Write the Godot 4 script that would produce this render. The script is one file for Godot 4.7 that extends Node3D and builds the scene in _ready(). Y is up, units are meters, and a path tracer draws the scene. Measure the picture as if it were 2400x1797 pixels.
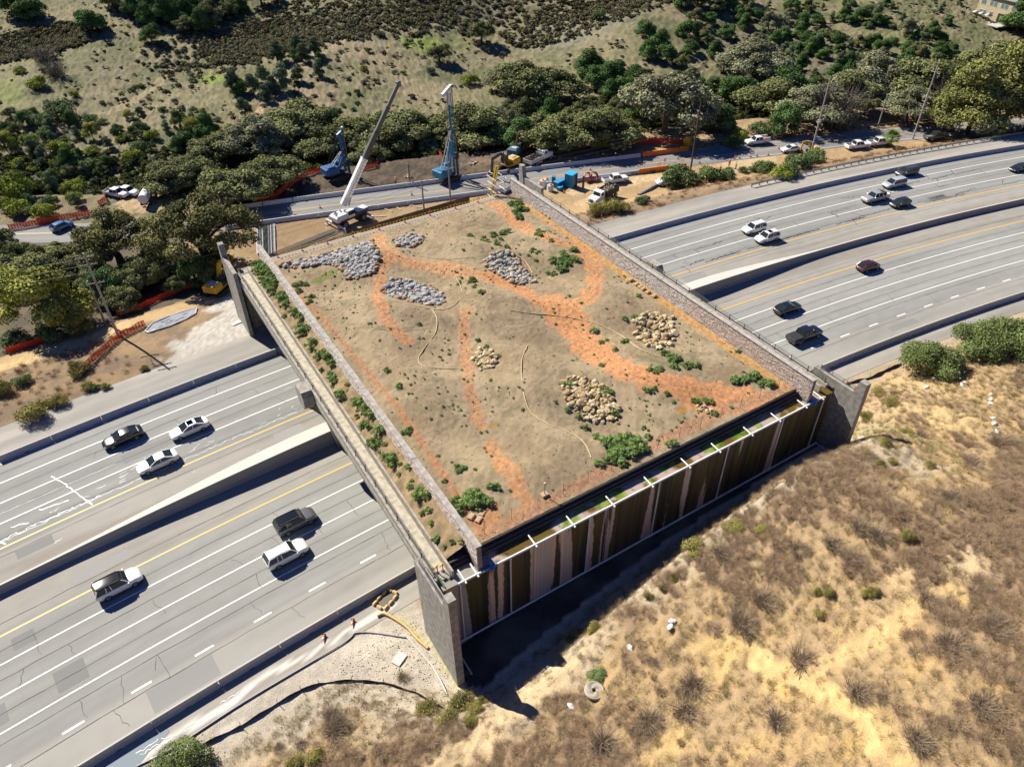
extends Node3D
# A planted wildlife overpass across a ten-lane highway, seen from a drone. Metres, y up.
# ---------------------------------------------------------------- mesh builder
class MB:
	var v := PackedVector3Array()
	var n := PackedVector3Array()
	var c := PackedColorArray()
	var uv := PackedVector2Array()
	func tri(a: Vector3, b: Vector3, d: Vector3, col: Color) -> void:
		var m := (b - a).cross(d - a).normalized()
		v.append(a); v.append(d); v.append(b)
		for i in 3:
			n.append(m); c.append(col); uv.append(Vector2(v[v.size() - 3 + i].x, v[v.size() - 3 + i].z))
	func quad(a: Vector3, b: Vector3, d: Vector3, e: Vector3, col: Color) -> void:
		tri(a, b, d, col)
		tri(a, d, e, col)
	func quadn(a: Vector3, b: Vector3, d: Vector3, e: Vector3, na: Vector3, nb: Vector3, nd: Vector3, ne: Vector3, col: Color) -> void:
		for p in [[a, na], [d, nd], [b, nb], [a, na], [e, ne], [d, nd]]:
			v.append(p[0]); n.append(p[1]); c.append(col); uv.append(Vector2(p[0].x, p[0].z))
	func box(at: Vector3, s: Vector3, col: Color, basis := Basis(), ch := .0) -> void:
		var h := s * .5
		var k: float = min(ch, min(h.x, min(h.y, h.z)) * .9)
		for ax in 3:
			for sg: float in [-1.0, 1.0]:
				var u := Vector3.ZERO
				var w := Vector3.ZERO
				var q := Vector3.ZERO
				q[ax] = sg
				u[(ax + 1) % 3] = 1.0
				w[(ax + 2) % 3] = sg
				var hu2: float = (h[(ax + 1) % 3]) - k
				var hw: float = (h[(ax + 2) % 3]) - k
				var o: Vector3 = q * h[ax]
				quad(at + basis * (o - u * hu2 - w * hw), at + basis * (o + u * hu2 - w * hw), at + basis * (o + u * hu2 + w * hw), at + basis * (o - u * hu2 + w * hw), col)
		if k > .0:
			for ax in 3:
				var b1 := (ax + 1) % 3
				var b2 := (ax + 2) % 3
				for s1: float in [-1.0, 1.0]:
					for s2: float in [-1.0, 1.0]:
						var p := Vector3.ZERO
						var q2 := Vector3.ZERO
						p[b1] = s1 * h[b1]; p[b2] = s2 * (h[b2] - k)
						q2[b1] = s1 * (h[b1] - k); q2[b2] = s2 * h[b2]
						var l := Vector3.ZERO
						l[ax] = h[ax] - k
						var out := Vector3.ZERO
						out[b1] = s1; out[b2] = s2
						var a0 := p - l
						var a1 := p + l
						var a2 := q2 + l
						var a3 := q2 - l
						if (a1 - a0).cross(a2 - a0).dot(out) > .0:
							quad(at + basis * a0, at + basis * a1, at + basis * a2, at + basis * a3, col)
						else:
							quad(at + basis * a3, at + basis * a2, at + basis * a1, at + basis * a0, col)
			for s1: float in [-1.0, 1.0]:
				for s2: float in [-1.0, 1.0]:
					for s3: float in [-1.0, 1.0]:
						var a := Vector3(s1 * h.x, s2 * (h.y - k), s3 * (h.z - k))
						var b := Vector3(s1 * (h.x - k), s2 * h.y, s3 * (h.z - k))
						var d := Vector3(s1 * (h.x - k), s2 * (h.y - k), s3 * h.z)
						if (b - a).cross(d - a).dot(Vector3(s1, s2, s3)) > .0:
							tri(at + basis * a, at + basis * b, at + basis * d, col)
						else:
							tri(at + basis * a, at + basis * d, at + basis * b, col)
	func beam(a: Vector3, b: Vector3, w: float, h: float, col: Color, ch := .0, up := Vector3.UP) -> void:
		var f := (b - a).normalized()
		var r := f.cross(up)
		if r.length() < .01:
			r = f.cross(Vector3.RIGHT)
		r = r.normalized()
		box((a + b) * .5, Vector3((b - a).length(), h, w), col, Basis(f, r.cross(f), r), ch)
	func rod(a: Vector3, b: Vector3, r0: float, r1: float, seg: int, col: Color, caps := true) -> void:
		var f := (b - a).normalized()
		var r := f.cross(Vector3.UP)
		if r.length() < .01:
			r = f.cross(Vector3.RIGHT)
		r = r.normalized()
		var t := r.cross(f)
		for i in seg:
			var a0 := TAU * i / seg
			var a1 := TAU * (i + 1) / seg
			var d0 := r * cos(a0) + t * sin(a0)
			var d1 := r * cos(a1) + t * sin(a1)
			quadn(a + d0 * r0, b + d0 * r1, b + d1 * r1, a + d1 * r0, d0, d0, d1, d1, col)
			if caps:
				tri(b + d0 * r1, b, b + d1 * r1, col)
				tri(a, a + d0 * r0, a + d1 * r0, col)
	func tube(p: Array, r0: float, r1: float, seg: int, col: Color) -> void:
		for i in p.size() - 1:
			var t0: float = lerpf(r0, r1, float(i) / (p.size() - 1))
			var t1: float = lerpf(r0, r1, float(i + 1) / (p.size() - 1))
			rod(p[i], p[i + 1], t0, t1, seg, col, i == 0 or i == p.size() - 2)
	func prism(pts: PackedVector2Array, o: Vector3, ex: Vector3, ey: Vector3, depth: Vector3, col: Color) -> void:
		if ex.cross(ey).dot(depth) < .0:
			o += depth
			depth = -depth
		if not Geometry2D.is_polygon_clockwise(pts):
			pass
		else:
			pts = pts.duplicate()
			pts.reverse()
		var ids := Geometry2D.triangulate_polygon(pts)
		for i in range(0, ids.size(), 3):
			var q: Array[Vector3] = []
			for k in 3:
				q.append(o + ex * pts[ids[i + k]].x + ey * pts[ids[i + k]].y)
			if (q[1] - q[0]).cross(q[2] - q[0]).dot(depth) < .0:
				var s := q[1]
				q[1] = q[2]
				q[2] = s
			tri(q[0] + depth, q[1] + depth, q[2] + depth, col)
			tri(q[0], q[2], q[1], col)
		for i in pts.size():
			var a := o + ex * pts[i].x + ey * pts[i].y
			var j := (i + 1) % pts.size()
			var b := o + ex * pts[j].x + ey * pts[j].y
			quad(a, b, b + depth, a + depth, col)
	func loft(rings: Array, col: Color, cap := true) -> void:
		var m: int = rings[0].size()
		var nr: Array = []
		for i in rings.size():
			var row := PackedVector3Array()
			for j in m:
				var i0 := maxi(i - 1, 0)
				var i1 := mini(i + 1, rings.size() - 1)
				var e1: Vector3 = rings[i1][j] - rings[i0][j]
				var e2: Vector3 = rings[i][(j + 1) % m] - rings[i][(j + m - 1) % m]
				row.append(e1.cross(e2).normalized())
			nr.append(row)
		var mid := Vector3.ZERO
		for p: Vector3 in rings[rings.size() / 2]:
			mid += p / m
		var sgn := 1.0
		if (rings[rings.size() / 2][0] - mid).dot(nr[rings.size() / 2][0]) < .0:
			sgn = -1.0
		for i in rings.size() - 1:
			for j in m:
				var k := (j + 1) % m
				var a: Vector3 = rings[i][j]
				var b: Vector3 = rings[i + 1][j]
				var d: Vector3 = rings[i + 1][k]
				var e: Vector3 = rings[i][k]
				if sgn > .0:
					quadn(a, b, d, e, nr[i][j], nr[i + 1][j], nr[i + 1][k], nr[i][k], col)
				else:
					quadn(e, d, b, a, -nr[i][k], -nr[i + 1][k], -nr[i + 1][j], -nr[i][j], col)
		if cap:
			for e: int in [0, rings.size() - 1]:
				var ce := Vector3.ZERO
				for p: Vector3 in rings[e]:
					ce += p / m
				var away: Vector3 = rings[e][0] * .0
				away = (rings[0][0] - rings[1][0]) if e == 0 else (rings[e][0] - rings[e - 1][0])
				for j in m:
					var a: Vector3 = rings[e][j]
					var b: Vector3 = rings[e][(j + 1) % m]
					if (a - ce).cross(b - ce).dot(away) > .0:
						tri(ce, a, b, col)
					else:
						tri(ce, b, a, col)
	func mesh(mat: Material) -> ArrayMesh:
		var arr := []
		arr.resize(Mesh.ARRAY_MAX)
		arr[Mesh.ARRAY_VERTEX] = v
		arr[Mesh.ARRAY_NORMAL] = n
		arr[Mesh.ARRAY_COLOR] = c
		arr[Mesh.ARRAY_TEX_UV] = uv
		var m := ArrayMesh.new()
		m.add_surface_from_arrays(Mesh.PRIMITIVE_TRIANGLES, arr)
		m.surface_set_material(0, mat)
		return m
# ---------------------------------------------------------------- shared state
var R := RandomNumberGenerator.new()
var N1 := FastNoiseLite.new()
var N2 := FastNoiseLite.new()
var N3 := FastNoiseLite.new()
var M := {}
var used := {}
var W := Color(1, 1, 1)
func numbered(s: String) -> String:
	used[s] = used.get(s, 0) + 1
	return s if used[s] == 1 else "%s_%03d" % [s, used[s] - 1]
func tag(o: Node3D, label: String, category: String, group := "", kind := "") -> Node3D:
	o.set_meta("label", label)
	if category: o.set_meta("category", category)
	if group: o.set_meta("group", group)
	if kind: o.set_meta("kind", kind)
	return o
# a thing: a Node3D at its base whose children are its parts
func thing(called: String, label: String, category: String, at := Vector3.ZERO, turn := .0, group := "") -> Node3D:
	var o := Node3D.new()
	o.name = numbered(called)
	add_child(o)
	o.position = at
	o.rotation.y = turn
	return tag(o, label, category, group)
func part(called: String, mb: MB, mat: Material, parent: Node3D, kind := "") -> MeshInstance3D:
	var o := MeshInstance3D.new()
	o.name = called
	o.mesh = mb.mesh(mat)
	parent.add_child(o, true)
	if kind: o.set_meta("kind", kind)
	return o
func part_mesh(called: String, mesh: Mesh, parent: Node3D, at := Vector3.ZERO, basis := Basis()) -> MeshInstance3D:
	var o := MeshInstance3D.new()
	o.name = called
	o.mesh = mesh
	o.transform = Transform3D(basis, at)
	parent.add_child(o, true)
	return o
# a thing that is one mesh
func single(called: String, mesh: Mesh, label: String, category: String, at := Vector3.ZERO, basis := Basis(), group := "", kind := "") -> MeshInstance3D:
	var o := MeshInstance3D.new()
	o.name = numbered(called)
	o.mesh = mesh
	o.transform = Transform3D(basis, at)
	add_child(o)
	tag(o, label, category, group, kind)
	return o
func setting(called: String, mesh: Mesh, label: String) -> MeshInstance3D:
	var o := MeshInstance3D.new()
	o.name = numbered(called)
	o.mesh = mesh
	add_child(o)
	tag(o, label, "", "", "structure")
	return o
func many(called: String, mesh: Mesh, xf: Array, label: String, parent: Node3D = null, cols: Array = []) -> MultiMeshInstance3D:
	var mm := MultiMesh.new()
	mm.transform_format = MultiMesh.TRANSFORM_3D
	mm.use_colors = cols.size() > 0
	mm.mesh = mesh
	mm.instance_count = xf.size()
	for i in xf.size():
		mm.set_instance_transform(i, xf[i])
		if cols.size() > 0:
			mm.set_instance_color(i, cols[i])
	var o := MultiMeshInstance3D.new()
	o.name = numbered(called) if parent == null else called
	o.multimesh = mm
	if parent == null:
		add_child(o)
	else:
		parent.add_child(o, true)
	o.set_meta("kind", "stuff")
	if label: o.set_meta("label", label)
	return o
func mat(col: Color, rough := .85, metal := .0, tex: Texture2D = null, scale := 1.0, world := true) -> StandardMaterial3D:
	var m := StandardMaterial3D.new()
	m.albedo_color = col.linear_to_srgb()
	m.vertex_color_use_as_albedo = true
	m.roughness = rough
	m.metallic = metal
	if tex:
		m.albedo_texture = tex
		m.uv1_triplanar = true
		m.uv1_world_triplanar = world
		m.uv1_scale = Vector3.ONE * scale
	return m
func noise_tex(freq: float, lo: float, hi: float, sd: int, size := 512, oct := 4) -> NoiseTexture2D:
	var f := FastNoiseLite.new()
	f.noise_type = FastNoiseLite.TYPE_SIMPLEX
	f.frequency = freq
	f.fractal_octaves = oct
	f.seed = sd
	var t := NoiseTexture2D.new()
	t.noise = f
	t.width = size
	t.height = size
	t.seamless = true
	var g := Gradient.new()
	g.set_color(0, Color(lo, lo, lo))
	g.set_color(1, Color(hi, hi, hi))
	t.color_ramp = g
	return t
# ---------------------------------------------------------------- terrain
func interp(t: PackedVector2Array, x: float) -> float:
	if x <= t[0].x:
		return t[0].y
	for i in t.size() - 1:
		if x <= t[i + 1].x:
			return lerpf(t[i].y, t[i + 1].y, (x - t[i].x) / (t[i + 1].x - t[i].x))
	return t[t.size() - 1].y
func hermite(t: PackedVector2Array, x: float) -> float:
	var n := t.size()
	if x <= t[0].x:
		return t[0].y + (x - t[0].x) * (t[1].y - t[0].y) / (t[1].x - t[0].x)
	if x >= t[n - 1].x:
		return t[n - 1].y + (x - t[n - 1].x) * (t[n - 1].y - t[n - 2].y) / (t[n - 1].x - t[n - 2].x)
	var i := 0
	while x > t[i + 1].x:
		i += 1
	var a := maxi(0, i - 1)
	var b := mini(n - 1, i + 2)
	var m0 := (t[i + 1].y - t[a].y) / (t[i + 1].x - t[a].x)
	var m1 := (t[b].y - t[i].y) / (t[b].x - t[i].x)
	var h := t[i + 1].x - t[i].x
	var s := (x - t[i].x) / h
	return (2*s*s*s - 3*s*s + 1) * t[i].y + (s*s*s - 2*s*s + s) * h * m0 + (-2*s*s*s + 3*s*s) * t[i + 1].y + (s*s*s - s*s) * h * m1
var ZA := PackedVector2Array([Vector2(-90, -222), Vector2(-50, -182), Vector2(-11.7, -158.5), Vector2(9, -147.6), Vector2(33, -141), Vector2(45.4, -137.6), Vector2(79, -128.5), Vector2(118, -117.5), Vector2(140.6, -110.8), Vector2(157, -106), Vector2(182, -97), Vector2(230, -76), Vector2(300, -38), Vector2(420, 40)])
var TOE := PackedVector2Array([Vector2(-100, 29), Vector2(4, 29.5), Vector2(10, 34.5), Vector2(15.5, 38.9), Vector2(22, 38.2), Vector2(40, 36.6), Vector2(52, 36.1), Vector2(66, 35.8), Vector2(73, 33.2), Vector2(80, 29.6), Vector2(90, 28.6), Vector2(300, 28.6)])
var SL := PackedVector2Array([Vector2(-100, .1), Vector2(4, .12), Vector2(11, .35), Vector2(15, .72), Vector2(20, .8), Vector2(37, 1.25), Vector2(52, 1.7), Vector2(64, 1.35), Vector2(72, .75), Vector2(85, .35), Vector2(300, .25)])
var HILL := PackedVector2Array([Vector2(28, 0), Vector2(60, 4), Vector2(110, 10), Vector2(180, 20), Vector2(300, 42), Vector2(600, 110), Vector2(1500, 210)])
func hw(x: float, z: float) -> float:
	return 528.0 - Vector2(x - 50.06, z - 456.82).length()
func av(x: float, z: float) -> float:
	return (hermite(ZA, x) - z) * .96
func gy(x: float, z: float) -> float:
	var u := hw(x, z)
	if u > -27.5:
		var s := u - interp(TOE, x)
		var pit := .0
		if x > 14.2 and x < 66.5 and z > -36.3:
			pit = smoothstep(14.2, 19, x) * (.75 + .02 * (x - 19.0))
		if s <= .0:
			return pit
		var g := interp(SL, x)
		if s < 6.0:
			return maxf(pit, g * s * s / (s + 1.0) * 7.0 / 6.0)
		return g * 6.0 + .29 * minf(s - 6.0, 70.0) + .1 * maxf(.0, s - 76.0) + .6 * smoothstep(8, 20, s) * (sin(x * .21 + z * .1) * .8 + sin(z * .27 - x * .12 + 1.3))
	var v := av(x, z)
	if v > -5.0:
		var y := -3.0 - 2.5 * smoothstep(17, 27, v)
		if v > 28.0:
			y += interp(HILL, v) + 2.2 * smoothstep(34, 90, v) * (sin(x * .035 + .8) * sin(z * .03 + x * .01) + .7 * sin(x * .06 + z * .045))
		return y
	var a := -27.5 - u
	var b := maxf(.0, -v - 5.0)
	return -3.0 * smoothstep(.05, .62, a / (a + b + .001))
func dk(x: float, z: float) -> float:
	var e := minf(minf(x - 18.7, 60.7 - x), minf(z + 98.0, -37.4 - z))
	return 10.55 + smoothstep(0, 7, e) * (.5 + .36 * sin(x * .42 + z * .13) + .38 * sin(z * .36 - x * .17 + 2.0) + .15 * sin(x * .8 - z * .7))
func onhw(u: float, s: float) -> Vector3:
	var a := s / 528.0
	return Vector3(50.06 + (528.0 - u) * sin(a), .0, 456.82 - (528.0 - u) * cos(a))
# ---------------------------------------------------------------- ground sheet
func lines(steps: Array) -> PackedFloat32Array:
	var o := PackedFloat32Array()
	for s: Array in steps:
		var x: float = s[0]
		while x < s[1] - 1e-4:
			o.append(x)
			x += s[2]
	o.append(steps[steps.size() - 1][1])
	return o
func mixc(a: Color, b: Color, t: float) -> Color:
	return a.lerp(b, clampf(t, .0, 1.0))
func seg_dist(p: Vector2, a: Vector2, b: Vector2) -> float:
	var ab := b - a
	var t := clampf((p - a).dot(ab) / maxf(ab.length_squared(), 1e-6), .0, 1.0)
	return p.distance_to(a + ab * t)
# ground colour by place: bare earth, dry brush litter, turf, worked soil
func gcol(x: float, z: float, y: float) -> Color:
	var u := hw(x, z)
	var a := N1.get_noise_2d(x, z)
	var b := N2.get_noise_2d(x, z)
	var d := N3.get_noise_2d(x, z)
	var c: Color
	if u > -27.5:
		if u < 27.0:
			return Color(.2, .19, .17)
		var toe := interp(TOE, x)
		var s := u - toe
		var earth := mixc(Color(.37, .265, .145), Color(.46, .32, .15), .5 + b * .9 + smoothstep(25, 50, s) * .3)
		var litter := Color(.255, .178, .105)
		c = mixc(earth, litter, smoothstep(-.25, .3, a + b * .5 + d * .25 + smoothstep(6, 18, s) * .12))
		if s < 9.0:
			var pale := mixc(Color(.42, .37, .29), Color(.52, .45, .34), .5 + d)
			if x > 66.0:
				pale = mixc(pale, Color(.45, .3, .15), smoothstep(66, 76, x) * .7)
			c = mixc(pale, c, smoothstep(2.5, 8.5, s + b * 3.0))
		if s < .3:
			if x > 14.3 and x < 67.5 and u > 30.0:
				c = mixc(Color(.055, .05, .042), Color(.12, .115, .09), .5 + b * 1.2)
			elif x <= 14.3:
				c = mixc(Color(.4, .36, .29), Color(.56, .5, .41), .5 + a * .6 + d * .6)
			else:
				c = mixc(Color(.42, .34, .23), Color(.5, .4, .27), .5 + b)
	else:
		var v := av(x, z)
		if v < -4.0:
			var edge := -27.5 - u
			var brush := mixc(Color(.2, .145, .092), Color(.33, .225, .115), .5 + b * .8 + d * .5)
			var tan_ := mixc(Color(.5, .355, .175), Color(.4, .27, .135), .5 + a + d * .7)
			c = mixc(brush, tan_, smoothstep(5.5, 9.0, edge + a * 3.0) if x > 60.0 else .0)
			if x < 14.0:
				c = mixc(brush, tan_, smoothstep(14.2, 15.2, edge + b) - smoothstep(18.2, 19.4, edge + b * 1.5))
				if edge > 19.4:
					c = mixc(Color(.085, .07, .045), Color(.15, .12, .07), .5 + b)
			if x > 12.0 and x < 66.0:
				c = mixc(Color(.27, .18, .09), Color(.38, .27, .145), .5 + b + d * .5)
		elif v < 21.0:
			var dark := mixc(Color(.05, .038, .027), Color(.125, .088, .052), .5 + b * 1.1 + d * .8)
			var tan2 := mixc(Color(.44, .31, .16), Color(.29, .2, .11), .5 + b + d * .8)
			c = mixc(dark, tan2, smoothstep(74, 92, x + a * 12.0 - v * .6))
			if x < 32.0:
				c = mixc(Color(.15, .125, .07), Color(.22, .18, .09), .5 + b)
		else:
			var olive := mixc(Color(.13, .14, .055), Color(.195, .185, .08), .5 + a * 1.2)
			var dry := mixc(Color(.2, .18, .085), Color(.265, .23, .13), .5 + b)
			c = mixc(olive, dry, smoothstep(-.2, .35, a * .8 + b * .5 + .1))
			c = mixc(c, Color(.1, .085, .05), smoothstep(.2, .5, d + b * .4) * .7)
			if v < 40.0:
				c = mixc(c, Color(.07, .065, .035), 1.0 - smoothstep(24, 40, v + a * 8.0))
	return c
func sheet(xs: PackedFloat32Array, zs: PackedFloat32Array, height: Callable, colour: Callable, blots: Array, trails: Array, mt: Material, uvs := 1.0) -> ArrayMesh:
	var nx := xs.size()
	var nz := zs.size()
	var v := PackedVector3Array()
	var nn := PackedVector3Array()
	var c := PackedColorArray()
	var uv := PackedVector2Array()
	var idx := PackedInt32Array()
	v.resize(nx * nz); nn.resize(nx * nz); c.resize(nx * nz); uv.resize(nx * nz)
	for j in nz:
		for i in nx:
			var x := xs[i]
			var z := zs[j]
			var y: float = height.call(x, z)
			v[j * nx + i] = Vector3(x, y, z)
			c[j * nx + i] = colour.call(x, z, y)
			uv[j * nx + i] = Vector2(x, z) * uvs
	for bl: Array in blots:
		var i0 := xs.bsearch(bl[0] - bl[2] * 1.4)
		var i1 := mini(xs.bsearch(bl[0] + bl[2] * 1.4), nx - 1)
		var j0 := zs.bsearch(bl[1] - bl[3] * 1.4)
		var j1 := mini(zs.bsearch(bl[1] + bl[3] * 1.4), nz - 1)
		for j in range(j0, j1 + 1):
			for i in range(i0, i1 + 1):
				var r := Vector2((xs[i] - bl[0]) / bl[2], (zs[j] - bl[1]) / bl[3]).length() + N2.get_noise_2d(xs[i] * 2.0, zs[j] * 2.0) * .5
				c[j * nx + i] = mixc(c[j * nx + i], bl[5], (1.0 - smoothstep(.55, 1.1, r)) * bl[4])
	for tr: Array in trails:
		var pts: Array = tr[3]
		for k in pts.size() - 1:
			var a: Vector2 = pts[k]
			var b: Vector2 = pts[k + 1]
			var i0 := xs.bsearch(minf(a.x, b.x) - tr[0] * 2.0)
			var i1 := mini(xs.bsearch(maxf(a.x, b.x) + tr[0] * 2.0), nx - 1)
			var j0 := zs.bsearch(minf(a.y, b.y) - tr[0] * 2.0)
			var j1 := mini(zs.bsearch(maxf(a.y, b.y) + tr[0] * 2.0), nz - 1)
			for j in range(j0, j1 + 1):
				for i in range(i0, i1 + 1):
					var dd: float = seg_dist(Vector2(xs[i], zs[j]), a, b) / tr[0] + N2.get_noise_2d(xs[i] * 2.0, zs[j] * 2.0) * .45 + N3.get_noise_2d(xs[i], zs[j]) * .2
					var q: float = (1.0 - smoothstep(.8, 1.08, dd)) * float(tr[1])
					if q > .0:
						c[j * nx + i] = mixc(c[j * nx + i], (tr[2] as Color) * (1.0 + N3.get_noise_2d(xs[i] * 1.7, zs[j] * 1.7) * .35), q)
	for j in nz:
		for i in nx:
			var l := v[j * nx + maxi(i - 1, 0)]
			var r := v[j * nx + mini(i + 1, nx - 1)]
			var t := v[maxi(j - 1, 0) * nx + i]
			var b := v[mini(j + 1, nz - 1) * nx + i]
			nn[j * nx + i] = (b - t).cross(r - l).normalized()
	for j in nz - 1:
		for i in nx - 1:
			var p := j * nx + i
			idx.append_array(PackedInt32Array([p, p + 1, p + nx, p + 1, p + nx + 1, p + nx]))
	var arr := []
	arr.resize(Mesh.ARRAY_MAX)
	arr[Mesh.ARRAY_VERTEX] = v
	arr[Mesh.ARRAY_NORMAL] = nn
	arr[Mesh.ARRAY_COLOR] = c
	arr[Mesh.ARRAY_TEX_UV] = uv
	arr[Mesh.ARRAY_INDEX] = idx
	var m := ArrayMesh.new()
	m.add_surface_from_arrays(Mesh.PRIMITIVE_TRIANGLES, arr)
	m.surface_set_material(0, mt)
	return m
func ground_y(x: float, z: float) -> float:
	var u := hw(x, z)
	var y := gy(x, z)
	if u > -28.5 and u < 28.0:
		return y - .05 * (1.0 - smoothstep(27, 28, absf(u)))
	var v := av(x, z)
	if absf(v) < 4.6:
		return y - .05
	var rough := .05
	if u > 28.0:
		rough = .3 * smoothstep(0, 10, u - interp(TOE, x)) + .05
	elif v > 25.0:
		rough = .45
	elif v > 5.0 and x < 95.0:
		rough = .25
	return y + rough * (N3.get_noise_2d(x, z) + .6 * N2.get_noise_2d(x, z))
func deck_y(x: float, z: float) -> float:
	return dk(x, z) + .05 * N3.get_noise_2d(x * 1.3, z * 1.3)
func deck_col(x: float, z: float, _y: float) -> Color:
	var a := N1.get_noise_2d(x * 2.2, z * 2.2)
	var b := N2.get_noise_2d(x * 2.0, z * 2.0)
	var d := N3.get_noise_2d(x * 1.6, z * 1.6)
	var c := mixc(Color(.295, .22, .13), Color(.41, .32, .2), .5 + a * .9 + d * .35)
	c = mixc(c, Color(.42, .33, .19), smoothstep(.3, .6, b) * .6)
	return mixc(c, Color(.19, .165, .08), smoothstep(.25, .6, -b + a * .4) * .5)
# a band that follows the highway, coloured across and along
func band(u0: float, u1: float, s0: float, s1: float, du: float, ds: float, y: float, colour: Callable, mt: Material) -> ArrayMesh:
	var nu := int(ceil((u1 - u0) / du)) + 1
	var ns := int(ceil((s1 - s0) / ds)) + 1
	var v := PackedVector3Array()
	var nn := PackedVector3Array()
	var c := PackedColorArray()
	var idx := PackedInt32Array()
	for j in ns:
		for i in nu:
			var u := lerpf(u0, u1, float(i) / (nu - 1))
			var s := lerpf(s0, s1, float(j) / (ns - 1))
			var p := onhw(u, s)
			p.y = y
			v.append(p); nn.append(Vector3.UP)
			c.append(colour.call(u, s, p))
	for j in ns - 1:
		for i in nu - 1:
			var p := j * nu + i
			idx.append_array(PackedInt32Array([p, p + nu, p + 1, p + 1, p + nu, p + nu + 1]))
	var arr := []
	arr.resize(Mesh.ARRAY_MAX)
	arr[Mesh.ARRAY_VERTEX] = v
	arr[Mesh.ARRAY_NORMAL] = nn
	arr[Mesh.ARRAY_COLOR] = c
	arr[Mesh.ARRAY_INDEX] = idx
	var m := ArrayMesh.new()
	m.add_surface_from_arrays(Mesh.PRIMITIVE_TRIANGLES, arr)
	m.surface_set_material(0, mt)
	return m
func road_col(u: float, s: float, p: Vector3) -> Color:
	var wob := N3.get_noise_2d(p.x * .5, p.z * .5)
	var lg := N2.get_noise_2d(s * .12, u * 1.6)
	var l2 := N3.get_noise_2d(s * .05 + 300.0, u * 2.2)
	var c := Color(.272, .275, .262) if u < .0 else Color(.292, .294, .275)
	var au := absf(u)
	if au < 5.2:
		c = mixc(Color(.34, .325, .29), Color(.24, .22, .19), smoothstep(-.1, .5, lg) * .8 + smoothstep(.5, 3.5, 4.6 - au) * .25)
	elif u < -20.6 or u > 24.4:
		c = mixc(Color(.3, .29, .26), Color(.36, .335, .29), .5 + lg)
	else:
		var lane := fposmod((au - 5.9) / 3.5, 1.0)
		var w := cos((lane - .5) * TAU * 2.0) * .5 + .5
		c = c * (1.0 - .075 * w * (.7 + lg) + .06 * l2)
		if u > 20.0:
			c = mixc(c, Color(.33, .315, .28), .65)
	c = c * (1.0 + .13 * lg + .07 * wob + .1 * N1.get_noise_2d(s * .6, u * 2.0))
	if u > 25.2 and p.x < 12.0:
		var cr := u - 26.3 + .9 * N2.get_noise_2d(s * .5, 7.0)
		c = mixc(c, Color(.22, .19, .15), smoothstep(.9, .2, absf(cr - .1)) * .5)
		c = mixc(c, Color(.68, .66, .6), smoothstep(.12, -.05, absf(cr) - .28 - .25 * N3.get_noise_2d(s, u * 2.0) - .25 * N2.get_noise_2d(s * .3, 2.0)))
	return Color(c.r, c.g, c.b)
func strip(u: float, w: float, s0: float, s1: float, y: float, col: Color, mb: MB) -> void:
	var n := maxi(1, int((s1 - s0) / 3.0))
	for i in n:
		var a := lerpf(s0, s1, float(i) / n)
		var b := lerpf(s0, s1, float(i + 1) / n)
		var o := Vector3(0, y, 0)
		mb.quad(onhw(u + w, a) + o, onhw(u + w, b) + o, onhw(u - w, b) + o, onhw(u - w, a) + o, col)
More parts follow.
